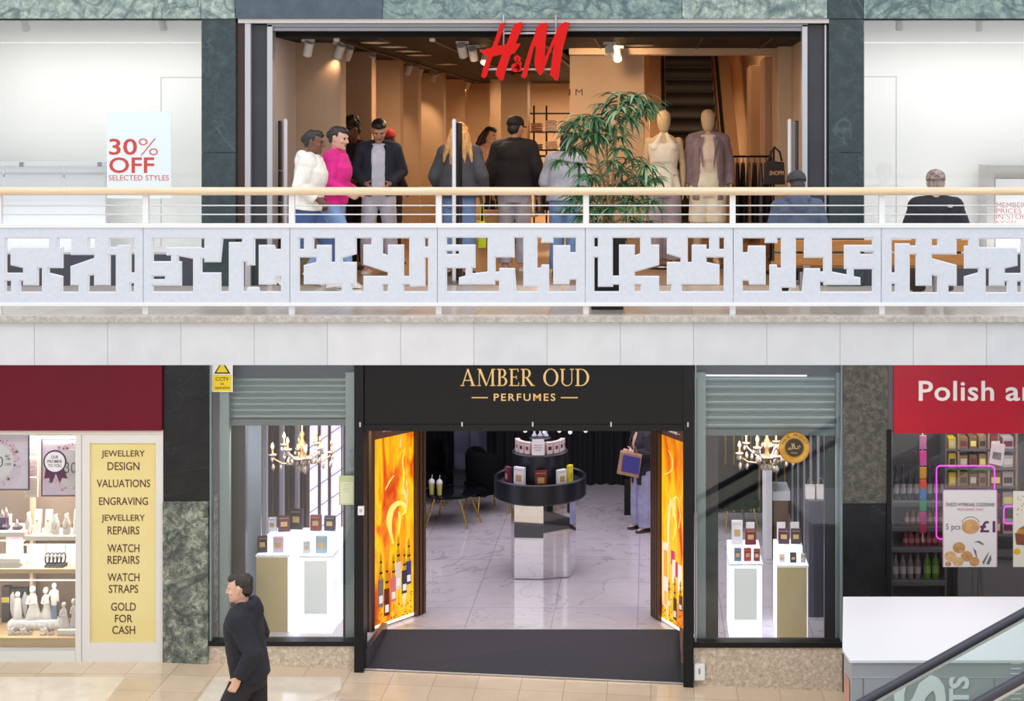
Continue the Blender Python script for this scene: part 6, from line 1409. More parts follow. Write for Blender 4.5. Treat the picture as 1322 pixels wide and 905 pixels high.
m = MB(); put_text(m, 'CCTV', X(278.5, DN), X(295.5, DN), Z(491.5, DN), Z(486.8, DN), DN - .003, .002, .01); put_text(m, 'in', X(285, DN), X(289, DN), Z(497, DN), Z(493.5, DN), DN - .003, .002); put_text(m, 'operation', X(277.5, DN), X(297, DN), Z(503.5, DN), Z(498.4, DN), DN - .003, .002); m.build('lettering', ink, cc)
no = thing('paper_notice', 'pale green paper notice on the right edge of the left perfume window', 'notice', (X(447, DN), DN, Z(652, DN)))
MB().box(X(437.5, DN), X(457, DN), DN, DN + .005, Z(652, DN), Z(614, DN)).build('holder', mat('pale_green_holder', (198, 206, 160), .5), no); MB().box(X(439.5, DN), X(456, DN), DN - .003, DN, Z(650, DN), Z(622, DN)).build('sheet', mat('pale_green_sheet', (222, 230, 196), .5), no)
m = MB()
for k in range(5): m.box(X(443, DN), X(452 - (k % 2) * 2, DN), DN - .0045, DN - .003, Z(625.6 + k * 2.4, DN), Z(625 + k * 2.4, DN))
m.build('print', mat('faint_print', (186, 196, 166), .6), no)
ha = thing('round_sticker', 'round gold product sticker with dark centre on the right perfume window', 'sticker', (X(1025.5, DN), DN, Z(598, DN))); hx, hz = X(1025.5, DN), Z(578, DN); k_ = DN / F
MB().ring((hx, hz), .001, 20.3 * k_, DN, DN + .004, 48).build('disc', mat('sticker_gold', (206, 150, 52), .35, .4, c2=(230, 180, 84), scale=9), ha)
for r0, r1 in ((19.2, 20.3), (11.6, 13)): MB().ring((hx, hz), r0 * k_, r1 * k_, DN - .003, DN, 48).build('rim', mat('sticker_rim', (178, 124, 40), .35, .5), ha)
MB().ring((hx, hz), .001, 11.6 * k_, DN - .003, DN, 40).build('centre', mat('sticker_dark', (62, 50, 44), .5), ha)
m = MB()
for i, ch in enumerate('HALAL PRODUCT'):
    if ch == ' ': continue
    a = R(158 - i * 11.3); q = MB(); put_text(q, ch, -1.5 * k_, 1.5 * k_, -1.9 * k_, 1.9 * k_, 0, .002, .01)
    o = len(m.v); rot = Matrix.Rotation(-(a - math.pi / 2), 4, 'Y')
    for v in q.v: m.av(rot @ Vector((v.x, v.y, v.z)) + Vector((hx + 16.1 * k_ * math.cos(a), DN - .001, hz + 16.1 * k_ * math.sin(a))))
    for f in q.f: m.af([o + t for t in f])
m.build('ring_lettering', mat('sticker_ink', (110, 76, 24), .5), ha)
cm = MB()
def hp(x, y): return (hx + x * k_, DN - .004, hz - y * k_)
for pts in ([(8, -1), (6, -2.6), (3.4, -1.6), (6.2, .6), (3, 1.4), (0.6, .6), (-.6, -5.5)], [(.2, 1.0), (-2.4, 1.4), (-3.2, -6), (-.8, -3), (-3.2, 1.2)], [(-3.2, 1.4), (-5.5, 1.8), (-5.8, -1), (-5.4, 2.2), (-7, 2.6), (-8, .6)]): cm.tube([hp(*q) for q in pts], .55 * k_, 6)
m = MB().mesh(cm.data('x', gold)); put_text(m, 'HALAL', hx - 4 * k_, hx + 4 * k_, hz - 7.4 * k_, hz - 5.6 * k_, DN - .003, .002); m.build('centre_lettering', mat('sticker_pale', (214, 190, 130), .4), ha)
sw = thing('switch_box', 'small white switch box on the black pillar left of the entrance', 'switch', (X(466, 15.36), 15.36, Z(665, 15.36))); MB().box(X(462, 15.36), X(470, 15.36), 15.35, 15.38, Z(665, 15.36), Z(653.5, 15.36)).build('box', white, sw, bevel=.004); MB().box(X(464.5, 15.36), X(467.5, 15.36), 15.345, 15.35, Z(661, 15.36), Z(657, 15.36)).build('button', alu, sw)
sk = thing('wall_socket', 'white wall socket box low on the stone base right of the entrance', 'socket', (X(903, 15.44), 15.44, Z(878, 15.44))); MB().box(X(896, 15.42), X(910, 15.42), 15.40, 15.46, Z(878, 15.42), Z(857, 15.42)).build('box', white, sk, bevel=.008); MB().box(X(902, 15.4), X(904, 15.4), 15.395, 15.4, Z(870, 15.4), Z(863, 15.4)).build('keyhole', grey_alu, sk)
# ------------------------------------------------------------------ jeweller
burg = mat('burgundy_board', (108, 22, 42), .45, c2=(100, 26, 40), scale=1.2, spec=.15)
tag(MB().box(U(-90), U(213), 15.40, 15.5, V(553.5), -.43).build('fascia_board', burg), 'plain burgundy fascia board over the jeweller shopfront', 'sign')
sgn = thing('service_sign', 'tall yellow panel listing jewellery services in a white frame', 'sign', (U(160), 15.46, -3.96))
m = MB(); a, b, c_, d = U(108), U(213), -3.96, V(560); e0, e1, e2, e3 = U(118), U(203.5), V(828), V(571)
m.prism([(a, c_), (b, c_), (e1, e2), (e0, e2)], 15.45, 15.52).prism([(a, d), (b, d), (e1, e3), (e0, e3)], 15.45, 15.52).prism([(a, c_), (a, d), (e0, e3), (e0, e2)], 15.45, 15.52).prism([(b, c_), (b, d), (e1, e3), (e1, e2)], 15.45, 15.52)
m.build('frame', cf, sgn)
MB().box(e0 - .01, e1 + .01, 15.475, 15.5, e2 - .01, e3 + .01).build('yellow_panel', mat('pale_yellow_panel', (226, 208, 136), .5, c2=(232, 218, 156), scale=1), sgn)
brown = mat('brown_lettering', (84, 48, 40), .5)
for s_, x0, x1, y0, y1 in (('JEWELLERY', 131, 187, 581.5, 592), ('DESIGN', 139, 180, 596.5, 607), ('VALUATIONS', 125, 194, 619, 629), ('ENGRAVING', 128, 191, 642, 652), ('JEWELLERY', 131, 187, 664.5, 675), ('REPAIRS', 139, 180, 679.5, 690), ('WATCH', 139, 180, 702.5, 713), ('REPAIRS', 139, 180, 717.5, 728), ('WATCH', 139, 180, 740, 750.5), ('STRAPS', 140.5, 178.5, 755, 765.5), ('GOLD', 143.5, 175.5, 778, 788.5), ('FOR', 148.5, 171, 793.5, 803.5), ('CASH', 145, 174.5, 808, 818.5)):
    q = MB(); put_text(q, s_, X(x0, 15.475), X(x1, 15.475), Z(y1, 15.475), Z(y0, 15.475), 15.475, .003, .004); q.build('lettering', brown, sgn)
DJ = 15.9
wd = mat('shelf_wood', (226, 196, 150), .5); wh = mat('display_white', (246, 240, 232), .6); pur = mat('deep_purple', (92, 60, 96), .5)
js = thing('display_shelving', 'pale wood shelving with cream posts inside the jeweller window', 'shelf', (X(40, DJ), 16, -4))
for a, b, y0, y1, d0, nm in ((-80, 101, 743, 734.5, 15.75, 'shelf'), (31, 101, 697, 692, 15.85, 'shelf'), (-80, 31, 692, 687, 15.8, 'shelf')): MB().box(X(a, d0), X(b, d0), d0, 16.18, Z(y1, d0) - .05, Z(y1, d0)).build(nm, wd if y0 == 743 else wh, js, bevel=.003)
for px in (39.5, -70): MB().box(X(px, 16.1), X(px + 4, 16.1), 16.08, 16.16, -4, -1.62).build('post', mat('cream_post', (232, 214, 186), .5), js)
for nm_, px0, px1, y_, d0 in (('fill_strip', -80, 101, 744, 15.78), ('fill_strip', 31, 101, 698, 15.88), ('fill_strip', -80, 31, 693, 15.83)):  # glowing strips and lamps added to brighten the bays below the shelves
    z_ = Z(y_ - 1, d0) - .058; MB().box(X(px0, d0), X(px1, d0), d0 + .0, d0 + .03, z_, z_ + .008).build(nm_, emis('shelf_fill_glow', (255, 244, 226), 1.5), js)
    light('AREA', ((X(px0, d0) + X(px1, d0)) / 2, d0 - .02, z_ - .01), 5 if px0 < 0 else 3, (1, .95, .86), X(px1, d0) - X(px0, d0), .05, rot=(R(8), 0, 0), name='shelf_fill_light', parent=js)
zs = {k_: Z(py, d) + .001 for k_, py, d in (('mid', 734.5, 15.75), ('r', 692, 15.85), ('l', 687, 15.8))}
zf = V(826) + .001
def flower_poster(a, b, y0, y1, D, txt, tx0, tx1, label):
    g_ = thing('sale_poster', label, 'poster', (X((a + b) / 2, D), D, Z(y1, D)), 'floral sale posters of the jeweller')
    MB().box(X(a, D), X(b, D), D, D + .012, Z(y1, D), Z(y0, D)).build('border', pur, g_); ww = X(b, D) - X(a, D)
    MB().box(X(a + 2, D), X(b - 2, D), D - .003, D, Z(y1 - 2, D), Z(y0 + 2, D)).build('sheet', mat('lilac_sheet', (240, 222, 242), .5, c2=(250, 240, 250), scale=6), g_)
    cxp, czp = X((tx0 + tx1) / 2, D), Z((y0 + y1) / 2, D); r_ = (y1 - y0) * .31 * D / F; m = MB(); rn = random.Random(int(a) + 9)
    xl, xr, zl, zr = X(a + 3, D), X(b - 3, D), Z(y1 - 3, D), Z(y0 + 3, D)
    for i in range(70):
        t = rn.uniform(0, 6.28); q = r_ * rn.uniform(1.02, 1.42); x, z = cxp + q * math.cos(t), czp + q * math.sin(t); s_ = rn.uniform(.008, .022)
        if xl + s_ < x < xr - s_ and zl + s_ < z < zr - s_: m.k = rn.choice((0, 0, 0, 1, 2)); m.prism([(x + s_ * math.cos(u_) * (1 if j % 2 else .6), z + s_ * math.sin(u_) * (1 if j % 2 else .6)) for j, u_ in enumerate([k * .628 for k in range(10)])], D - .005 - .0001 * (i % 9), D - .003)
    m.build('floral_print', [mat('petal_pink', (240, 190, 206), .6), mat('petal_rose', (226, 150, 176), .6), mat('leaf_mauve', (104, 84, 112), .6)], g_)
    xs_ = [min(max(cxp + r_ * math.cos(k * .2), xl), xr) for k in range(32)]; MB().prism([(x, czp + r_ * math.sin(k * .2)) for k, x in enumerate(xs_)], D - .008, D - .003).build('white_disc', mat('poster_white', (250, 248, 250), .5), g_)
    m = MB(); put_text(m, txt, max(X(tx0, D), xl), min(X(tx1, D), xr), Z((y0 + y1) / 2 + 7, D), Z((y0 + y1) / 2 - 7, D), D - .008, .003, -.01); m.build('lettering', mat('plum_print', (96, 84, 104), .5), g_)
    return g_
g_ = flower_poster(-28, 38, 559, 633, 15.6, '20', -14, 4.5, 'floral sale poster with a purple border, cut by the left edge of the picture')
m = MB(); put_text(m, '%', X(7, 15.6), X(14, 15.6), Z(594, 15.6), Z(587, 15.6), 15.592, .003); put_text(m, 'OFF', X(7, 15.6), X(15, 15.6), Z(601, 15.6), Z(597.5, 15.6), 15.592, .003); m.build('small_lettering', MATS['plum_print'], g_)
flower_poster(68 - 15, 122, 566, 641, 15.8, '30', 84, 99, 'floral sale poster reading 30 behind the purple rosette')
ro = thing('rosette_sticker', 'purple ribbon rosette sticker promising service on the jeweller window', 'sticker', (X(71, 15.49), 15.49, Z(624, 15.49))); D = 15.49; k_ = D / F; rx_, rz_ = X(71, D), Z(596, D)
MB().prism([(X(59, D), Z(604, D)), (X(57, D), Z(618, D)), (X(63, D), Z(617, D)), (X(67, D), Z(624, D)), (X(72, D), Z(611, D)), (X(77, D), Z(624, D)), (X(80, D), Z(617, D)), (X(87, D), Z(618, D)), (X(82, D), Z(604, D))], D, D + .004).build('ribbon', mat('rosette_plum', (88, 44, 74), .5), ro)
MB().ring((rx_, rz_), .001, 15 * k_, D - .003, D, 40).build('rim', mat('rosette_plum2', (74, 52, 78), .5), ro); MB().ring((rx_, rz_), .001, 13 * k_, D - .005, D - .003, 40).build('disc', mat('rosette_white', (232, 230, 236), .5), ro)
m = MB()
for s_, hw, y0 in (('OUR', 4.5, 588), ('PROMISE', 9.5, 593.5), ('TO YOU', 8.5, 599)): put_text(m, s_, rx_ - hw * k_, rx_ + hw * k_, Z(y0 + 4, D), Z(y0, D), D - .005, .002, .005)
m.build('lettering', mat('rosette_ink', (80, 66, 88), .5), ro)
for i, (y0, y1) in enumerate(((566, 590), (592, 615), (617, 642))):
    D = 15.86; g_ = thing('jewellery_card', ('top', 'middle', 'bottom')[i] + ' cream card of earrings hung beside the rosette', 'jewellery card', (X(40, D), D, Z(y1, D)), 'earring cards'); MB().box(X(31.5, D), X(48.5, D), D, D + .02, Z(y1, D), Z(y0, D)).build('card', mat('earring_card', (244, 234, 216), .6), g_); m = MB()
    for r_ in range(4):
        for q in range(4): m.ell((X(34.5 + q * 3.6, D), D - .004, Z(y0 + 4 + r_ * 5, D)), .006, 6, 5)
    o = m.build('earrings', mat('silver_gold', (206, 186, 150), .3, .6), g_); o['kind'] = 'stuff'
def stand(px, w, h, D, z, label, kind):
    g_ = thing('jewellery_stand', label, 'jewellery stand', (X(px, D), D, z), 'jewellery stands in the window'); s_ = D / F; x = X(px, D)
    if kind == 'bust':
        MB().loft([[(x + w * s_ * k * math.cos(a), D + .04 * math.sin(a), z + h * s_ * t) for a in [q * .524 for q in range(12)]] for t, k in ((0, .42), (.15, .5), (.55, .5), (.72, .3), (.85, .16), (1, .18))]).build('bust', wh, g_, smooth=True)
        MB().tube([(x + w * s_ * .3 * math.cos(R(a)), D - .045, z + h * s_ * (.62 + .3 * math.sin(R(a)))) for a in range(180, 361, 20)], .003, 6).build('necklace', mat('silver_gold', (206, 186, 150), .3, .6), g_)
    else:
        MB().loft([[(x - w * s_ / 2, D, z), (x + w * s_ / 2, D, z), (x + w * s_ / 2, D + .07, z), (x - w * s_ / 2, D + .07, z)], [(x - w * s_ / 2, D + .05, z + h * s_), (x + w * s_ / 2, D + .05, z + h * s_), (x + w * s_ / 2, D + .07, z + h * s_), (x - w * s_ / 2, D + .07, z + h * s_)]]).build('easel', wh, g_, bevel=.003)
        MB().ell((x, D + .018, z + h * s_ * .55), (.014, .006, .014), 8, 6).build('pendant', mat('silver_gold', (206, 186, 150), .3, .6), g_)
for i, (px, w, h, k) in enumerate(((37, 8, 28, 'bust'), (47, 9, 30, 'e'), (61, 9, 30, 'e'), (72, 10, 25, 'bust'), (86, 10, 26, 'bust'), (97, 7, 30, 'e'))): stand(px, w, h, 15.93, zs['r'], ('first', 'second', 'third', 'fourth', 'fifth', 'sixth')[i] + ' cream jewellery stand from the left on the upper right shelf', k)
for i, (px, w, h, k) in enumerate(((44, 10, 15, 'e'), (54, 10, 15, 'e'), (68, 10, 14, 'e'), (80, 10, 14, 'e'), (91, 9, 14, 'e'))): stand(px, w, h, 15.99 - .1, zs['r'], ('first', 'second', 'third', 'fourth', 'fifth')[i] + ' small cream earring rest at the front of the upper right shelf', k) if False else None
for i, (px, py) in enumerate(((8, 658), (3, 672), (22, 676), (6, 680))):
    D = 15.9 + (.1 if py < 665 else .0); g_ = thing('ring_tray', ('white cone ring stand on the upper left shelf, at the back', 'small purple ring pad at the far left of the upper left shelf', 'purple ring pad with a silver ring, right on the upper left shelf', 'purple stepped ring pad at the front of the upper left shelf')[i], 'ring display', (X(px, D), D, zs['l']), 'ring displays'); x = X(px, D); z = zs['l'] + (.1, .1, .0, .0)[i]
    MB().box(x - .045, x + .045, D - .02, D + .05, zs['l'], z + .035).build('pad', (wh if i == 0 else pur), g_, bevel=.006); MB().lathe((x, D, z + .035), [(.03, 0), (.012, .05), (.002, .08)], 12).build('cone', wh, g_, smooth=True); MB().ring((x, z + .06), .016, .021, D - .02, D - .014, 16).build('ring', mat('silver_gold', (206, 186, 150), .3, .6), g_)
def photo_card(a, b, y0, y1, D, z, cs, label):
    g_ = thing('picture_card', label, 'card', (X((a + b) / 2, D), D, z), 'picture cards on the middle shelf'); MB().box(X(a, D), X(b, D), D, D + .012, z, Z(y0, D)).build('card', wh, g_)
    MB().box(X(a + 1, D), X(b - 1, D), D - .003, D, z + .05, Z(y0 + 1, D)).build('picture', mat('picture_%d' % cs[0], cs, .5, c2=tuple(min(255, v + 34) for v in cs), scale=14), g_)
photo_card(8, 30, 692, 720, 16.0, zs['mid'], (206, 176, 196), 'pink picture card at the left of the middle shelf'); photo_card(35, 58.5, 703, 728, 15.98, zs['mid'], (176, 190, 206), 'pale seascape picture card on the middle shelf')
photo_card(60, 83.5, 703, 728, 15.98, zs['mid'], (196, 194, 208), 'grey picture card behind the dark bracelets'); photo_card(85, 101, 703, 730, 15.98, zs['mid'], (226, 206, 180), 'cream picture card at the right of the middle shelf')
wb = thing('white_riser', 'white riser block at the left of the jeweller middle shelf', 'riser', (X(10, 15.85), 15.85, zs['mid'])); MB().box(X(-20, 15.85), X(29, 15.85), 15.8, 15.97, zs['mid'], zs['mid'] + .10).build('block', wh, wb, bevel=.006); MB().box(X(-20, 15.8), X(29, 15.8), 15.797, 15.8, zs['mid'] + .01, zs['mid'] + .045).build('grey_face', mat('riser_grey', (206, 208, 210), .6), wb)
for i, px in enumerate((62, 67, 72, 77, 82)):
    D = 15.85; g_ = thing('bracelet', ('first', 'second', 'third', 'fourth', 'fifth')[i] + ' dark bracelet from the left on the black pad', 'bracelet', (X(px, D), D, zs['mid'] + .03), 'dark bracelets on the middle shelf'); x = X(px, D)
    MB().tube([(x + .026 * math.sin(t), D - .01 + .05 * math.cos(t) * .3, zs['mid'] + .09 + .055 * math.cos(t)) for t in [k * .483 for k in range(14)]], .010, 8).build('band', mat('steel_dark', (70, 68, 76), .3, .6), g_, smooth=True); MB().ell((x, D - .03, zs['mid'] + .115), (.016, .008, .016), 8, 6).build('dial', mat('dial_white', (226, 226, 228), .4), g_)
bp = thing('display_pad', 'black pad under the bracelets on the jeweller middle shelf', 'pad', (X(70, 15.85), 15.85, zs['mid'])); MB().box(X(58, 15.8), X(83, 15.8), 15.78, 15.9, zs['mid'], zs['mid'] + .03).build('pad', mat('pad_black', (44, 42, 50), .7), bp, bevel=.004); MB().box(X(58, 15.78), X(83, 15.78), 15.777, 15.78, zs['mid'] + .01, zs['mid'] + .014).build('edge', wh, bp)
# figurines on draped risers
porc = mat('porcelain', (240, 236, 230), .25, c2=(232, 226, 220), scale=9); porcb = mat('porcelain_blue', (120, 140, 176), .3); porcg = mat('porcelain_grey', (190, 186, 190), .3)
dr = thing('draped_riser', 'white draped riser under the porcelain figurines', 'riser', (X(45, 15.8), 15.85, zf)); zr = Z(800, 15.85)
MB().box(X(9, 15.8), X(76, 15.8), 15.80, 15.98, zf, zr).build('block', mat('white_cloth', (244, 242, 238), .8, bump=.3, scale=20), dr, bevel=.02, seg=3); MB().loft([[(X(px, 15.78), 15.79 - .012 * math.sin(px * .8), z) for px in range(9, 77, 2)] + [(X(px, 15.78), 15.81, z) for px in range(76, 8, -2)] for z in (zf, zr - .02)]).build('drape', MATS['white_cloth'], dr, smooth=True)
def figurine(px, w, h, D, z, label, kind='robed', m2=None):
    g_ = thing('figurine', label, 'figurine', (X(px, D), D, z), 'porcelain figurines'); s_ = D / F; x = X(px, D); H_ = h * s_; q = w * s_ / 2; mb = MB()
    if kind == 'robed':
        mb.loft([[(x + q * k * math.cos(a) + o * q, D + q * k * .7 * math.sin(a), z + H_ * t) for a in [i * .449 for i in range(14)]] for t, k, o in ((0, 1, 0), (.12, .95, .05), (.35, .62, .05), (.55, .5, 0), (.68, .52, -.05), (.76, .32, -.08), (.80, .16, -.1))])
        mb.ell((x - q * .1, D - q * .05, z + H_ * .89), (H_ * .085, H_ * .085, H_ * .105), 12, 8); mb.tube([(x - q * .45, D - q * .2, z + H_ * .68), (x - q * .6, D - q * .5, z + H_ * .5), (x - q * .1, D - q * .7, z + H_ * .5)], [q * .2, q * .17, q * .12], 8, round_=True); mb.tube([(x + q * .35, D - q * .2, z + H_ * .68), (x + q * .55, D - q * .5, z + H_ * .5), (x + q * .1, D - q * .7, z + H_ * .52)], [q * .2, q * .17, q * .12], 8, round_=True)
        attach2(g_, fuse(mb, max(.003, H_ * .018), 1), 'body', porc); MB().ell((x - q * .1, D + q * .06, z + H_ * .915), (H_ * .095, H_ * .09, H_ * .09), 12, 8).build('veil', porc if m2 is None else m2, g_, smooth=True)
    elif kind == 'angel':
        mb.loft([[(x + q * .55 * k * math.cos(a), D + q * .5 * k * math.sin(a), z + H_ * t) for a in [i * .449 for i in range(14)]] for t, k in ((0, 1), (.2, .95), (.5, .75), (.7, .7), (.78, .3))]); mb.ell((x + q * .05, D - q * .15, z + H_ * .88), (H_ * .09, H_ * .09, H_ * .11), 12, 8)
        attach2(g_, fuse(mb, max(.003, H_ * .018), 1), 'body', porc)
        for sg in (-1, 1): attach2(g_, fuse(MB().loft([[(x + sg * q * a, D + q * .3 + dy, z + H_ * b) for a, b in ((.3, .62), (.7, .95), (1.0, .8), (1.0, .3), (.7, .02), (.5, .3))] for dy in (-.012, .012)]), .004, 1), 'wing', porcg)
    else:
        mb.tube([(x - q * .2, D, z), (x - q * .15, D, z + H_ * .42)], [q * .28, q * .3], 10); mb.tube([(x + q * .3, D, z), (x + q * .2, D, z + H_ * .42)], [q * .28, q * .3], 10); me = fuse(mb, .004, 1); attach2(g_, me, 'trousers', porcb); mb = MB()
        mb.loft([[(x + q * k * math.cos(a), D + q * k * .6 * math.sin(a), z + H_ * t) for a in [i * .524 for i in range(12)]] for t, k in ((.38, .62), (.6, .7), (.78, .72), (.84, .3))]); mb.ell((x, D, z + H_ * .92), (H_ * .065, H_ * .07, H_ * .085), 12, 8); mb.tube([(x + q * .7, D, z + H_ * .76), (x + q * .9, D - q * .2, z + H_ * .5)], [q * .22, q * .16], 8, round_=True); mb.tube([(x - q * .7, D, z + H_ * .76), (x - q * 1.1, D - q * .3, z + H_ * .6)], [q * .22, q * .16], 8, round_=True)
        attach2(g_, fuse(mb, .0045, 1), 'body', porc)
def attach2(root, me, nm, m):
    me.materials.append(m); return link(nm, me, root)
figurine(23, 22, 36, 15.88, zr, 'white porcelain angel figurine with grey wings, leftmost on the riser', 'angel'); figurine(43, 21, 42, 15.88, zr, 'white robed porcelain figurine, second from the left on the riser', 'robed'); figurine(60, 16, 40, 15.9, zr, 'porcelain bride figurine beside the one in blue trousers', 'robed', porcg); figurine(70, 13, 47, 15.87, zr, 'porcelain man figurine in blue trousers', 'man')
figurine(83, 15, 32, 15.72, zf + .06, 'small kneeling porcelain figurine right of the riser', 'robed'); figurine(96, 13, 36, 15.74, zf + .06, 'porcelain figurine at the right edge of the jeweller window', 'robed', porcg)
sr = thing('low_riser', 'low white riser at the right of the jeweller window floor', 'riser', (X(90, 15.72), 15.72, zf)); MB().box(X(77, 15.7), X(101, 15.7), 15.62, 15.79, zf, zf + .06).build('block', wh, sr, bevel=.006); MB().box(X(77, 15.62), X(101, 15.62), 15.617, 15.62, zf + .01, zf + .02).build('edge', mat('riser_grey', (206, 208, 210), .6), sr)
for i, px in enumerate((14, 22, 30, 38, 56, 66)):
    D = 15.66; g_ = thing('floral_ornament', ('first', 'second', 'third', 'fourth', 'fifth', 'sixth')[i] + ' small porcelain flower ornament from the left before the draped riser', 'ornament', (X(px, D), D, zf), 'porcelain flower ornaments'); x = X(px, D); MB().lathe((x, D, zf), [(.03, 0), (.034, .01), (.012, .02)], 12).build('foot', porc, g_, smooth=True); m = MB()
    for k in range(6): m.ell((x + .024 * math.cos(k * 1.05), D + .014 * math.sin(k * 1.05), zf + .045 + .012 * (k % 2)), (.016, .012, .014), 8, 6)
    m.build('petals', mat('petal_grey' if i % 2 else 'petal_white', (150, 142, 150) if i % 2 else (236, 230, 228), .4), g_, smooth=True)
for i, (a, b, y0, y1, c_) in enumerate(((2, 12, 758, 815, (70, 64, 70)), (13, 36, 760, 815, (62, 56, 62)))):
    D = 16.05; g_ = thing('gift_bag', ('dark grey gift bag with a yellow band at the far left of the jeweller window', 'dark gift bag behind the angel figurine')[i], 'bag', (X((a + b) / 2, D), D, zf), 'dark gift bags of the jeweller'); MB().box(X(a, D), X(b, D), D, D + .08, zf, Z(y0, D)).build('body', mat('giftbag_%d' % c_[0], c_, .6), g_, bevel=.004); MB().box(X(a, D), X(b, D), D - .003, D, Z(778, D), Z(771, D)).build('band', mat('bag_band_%d' % i, ((196, 178, 96), (80, 72, 78))[i], .5), g_)

# ------------------------------------------------------------------ food shop
redb = mat('fascia_red', (188, 22, 46), .22, c2=(176, 20, 52), scale=1)
fs = thing('shop_sign', 'glossy red fascia sign with white lettering, at the right edge', 'sign', (U(1240), 15.4, V(557)))
MB().box(U(1152), 5.9, 15.40, 15.5, V(557), -.43).build('board', redb, fs)
m = MB(); put_text(m, 'Polish', X(1186, 15.4), X(1283, 15.4), Z(517.5, 15.4), Z(491.5, 15.4), 15.4, .012, .014, 1.06); m.build('lettering', mat('sign_white', (244, 240, 238), .4), fs)
m = MB(); put_text(m, 'and', X(1298, 15.4), X(1362, 15.4), Z(517.5, 15.4), Z(491.5, 15.4), 15.4, .012, .014, 1.06); m.build('lettering', mat('sign_white', (244, 240, 238), .4), fs)
DF_ = 16.4
shf = thing('shelf_unit', 'grey shelf unit of bottles at the left of the food shop window', 'shelf', (X(1185, DF_), DF_ + .2, -4.3)); gsh = mat('grey_shelf', (92, 90, 94), .5)
sy = (648, 680, 707, 750); zsh = [Z(y, DF_) for y in sy]
for z in zsh: MB().box(X(1151, DF_), X(1222, DF_), DF_ - .02, DF_ + .32, z - .05, z).build('shelf', gsh, shf, bevel=.003)
MB().box(X(1151, DF_), X(1222, DF_), DF_ + .30, DF_ + .33, -4.3, -1.4).build('back_panel', mat('shelf_back', (66, 62, 64), .6), shf)
for px in (1151, 1221): MB().box(X(px, DF_) - .012, X(px, DF_) + .012, DF_ - .01, DF_ + .3, -4.3, -1.4).build('upright', gsh, shf)
def bottle(px, D, z, h, w, mb_, mc, ml, label, grp):
    s_ = D / F; g_ = thing('bottle', label, 'bottle', (X(px, D), D, z), grp); x = X(px, D); r = w * s_ / 2; H_ = h * s_
    MB().lathe((x, D, z + .001), [(r * .9, 0), (r, .01), (r, H_ * .58), (r * .7, H_ * .70), (r * .38, H_ * .78), (r * .36, H_ * .90)], 14).build('body', mb_, g_, auto=50)
    MB().lathe((x, D, z + H_ * .90), [(r * .42, 0), (r * .42, H_ * .1)], 12).build('cap', mc, g_, auto=40); MB().lathe((x, D, z), [(r * 1.015, H_ * .2), (r * 1.015, H_ * .48)], 14).build('label', ml, g_, auto=40)
ordn = ['first', 'second', 'third', 'fourth', 'fifth', 'sixth', 'seventh', 'eighth', 'ninth']
rows = [(0, [1157 + i * 8.6 for i in range(8)], 44, 7.5, (44, 44, 50), (66, 62, 66), (150, 146, 148), 'dark bottle', 'dark bottles on the top shelf'), (1, [1171 + i * 7.4 for i in range(7)], 21, 6.5, (150, 92, 50), (60, 40, 30), (206, 186, 170), 'amber bottle', 'amber bottles on the second shelf'), (2, [1169 + i * 7.6 for i in range(7)], 20, 6.8, (176, 44, 58), (190, 150, 150), (214, 120, 130), 'red bottle', 'red bottles on the third shelf'), (3, [1156 + i * 9.6 for i in range(4)], 34, 8.6, (140, 126, 128), (120, 40, 50), (196, 190, 192), 'clear bottle with a dark red cap', 'clear bottles on the bottom shelf'), (3, [1197, 1208], 36, 9.5, (96, 150, 40), (60, 90, 40), (150, 190, 90), 'green bottle', 'green bottles on the bottom shelf')]
for si, xs_, h, w, c1, c2_, c3, nm, grp in rows:
    for i, px in enumerate(xs_): bottle(px, DF_ + .1, zsh[si], h, w, mat('bt_%d_%d' % (c1[0], c1[2]), c1, .2), mat('bc_%d_%d' % (c2_[0], c2_[2]), c2_, .4), mat('bl_%d_%d' % (c3[0], c3[2]), c3, .5), ordn[i] + ' ' + nm + ' from the left, ' + ('top', 'second', 'third', 'bottom')[si] + ' food shelf', grp)
csx = X(1191.5, 16.3); cs_ = thing('colour_strip', 'hanging strip of brightly coloured blocks in the food shop window', 'coloured_strip', (csx, 16.3, Z(700, 16.3)))  # column of small bright coloured blocks on a thin strip
MB().box(csx - .006, csx + .006, 16.31, 16.315, Z(700, 16.3), -1.25).build('strip', white, cs_)
for i, (y0, y1, c_) in enumerate(((562, 580, (186, 110, 150)), (582, 601, (214, 70, 150)), (603, 618, (206, 150, 40)), (619, 631, (226, 90, 60)), (632, 645, (60, 130, 190)), (646, 660, (60, 160, 110)), (661, 674, (206, 60, 150)), (675, 688, (190, 50, 90)))): MB().box(X(1187, 16.29), X(1196, 16.29), 16.28, 16.305, Z(y1, 16.29), Z(y0, 16.29)).build('colour_block', mat('colour_block_%d' % i, c_, .35), cs_, bevel=.006)
ca = thing('carton_rack', 'dark rack stacked with yellow and brown cartons behind the pink neon outline', 'rack', (X(1245, 17.0), 17.1, -4.3))
for y in (580, 604, 628, 655, 690): MB().box(X(1211, 17), X(1312, 17), 16.98, 17.3, Z(y, 17) - .02, Z(y, 17)).build('shelf', gsh, ca)
for px in (1211, 1237, 1276, 1312): MB().box(X(px, 17) - .012, X(px, 17) + .012, 16.98, 17.0, -4.3, -1.3).build('upright', mat('tan_upright', (150, 122, 104), .5), ca)
k = 0
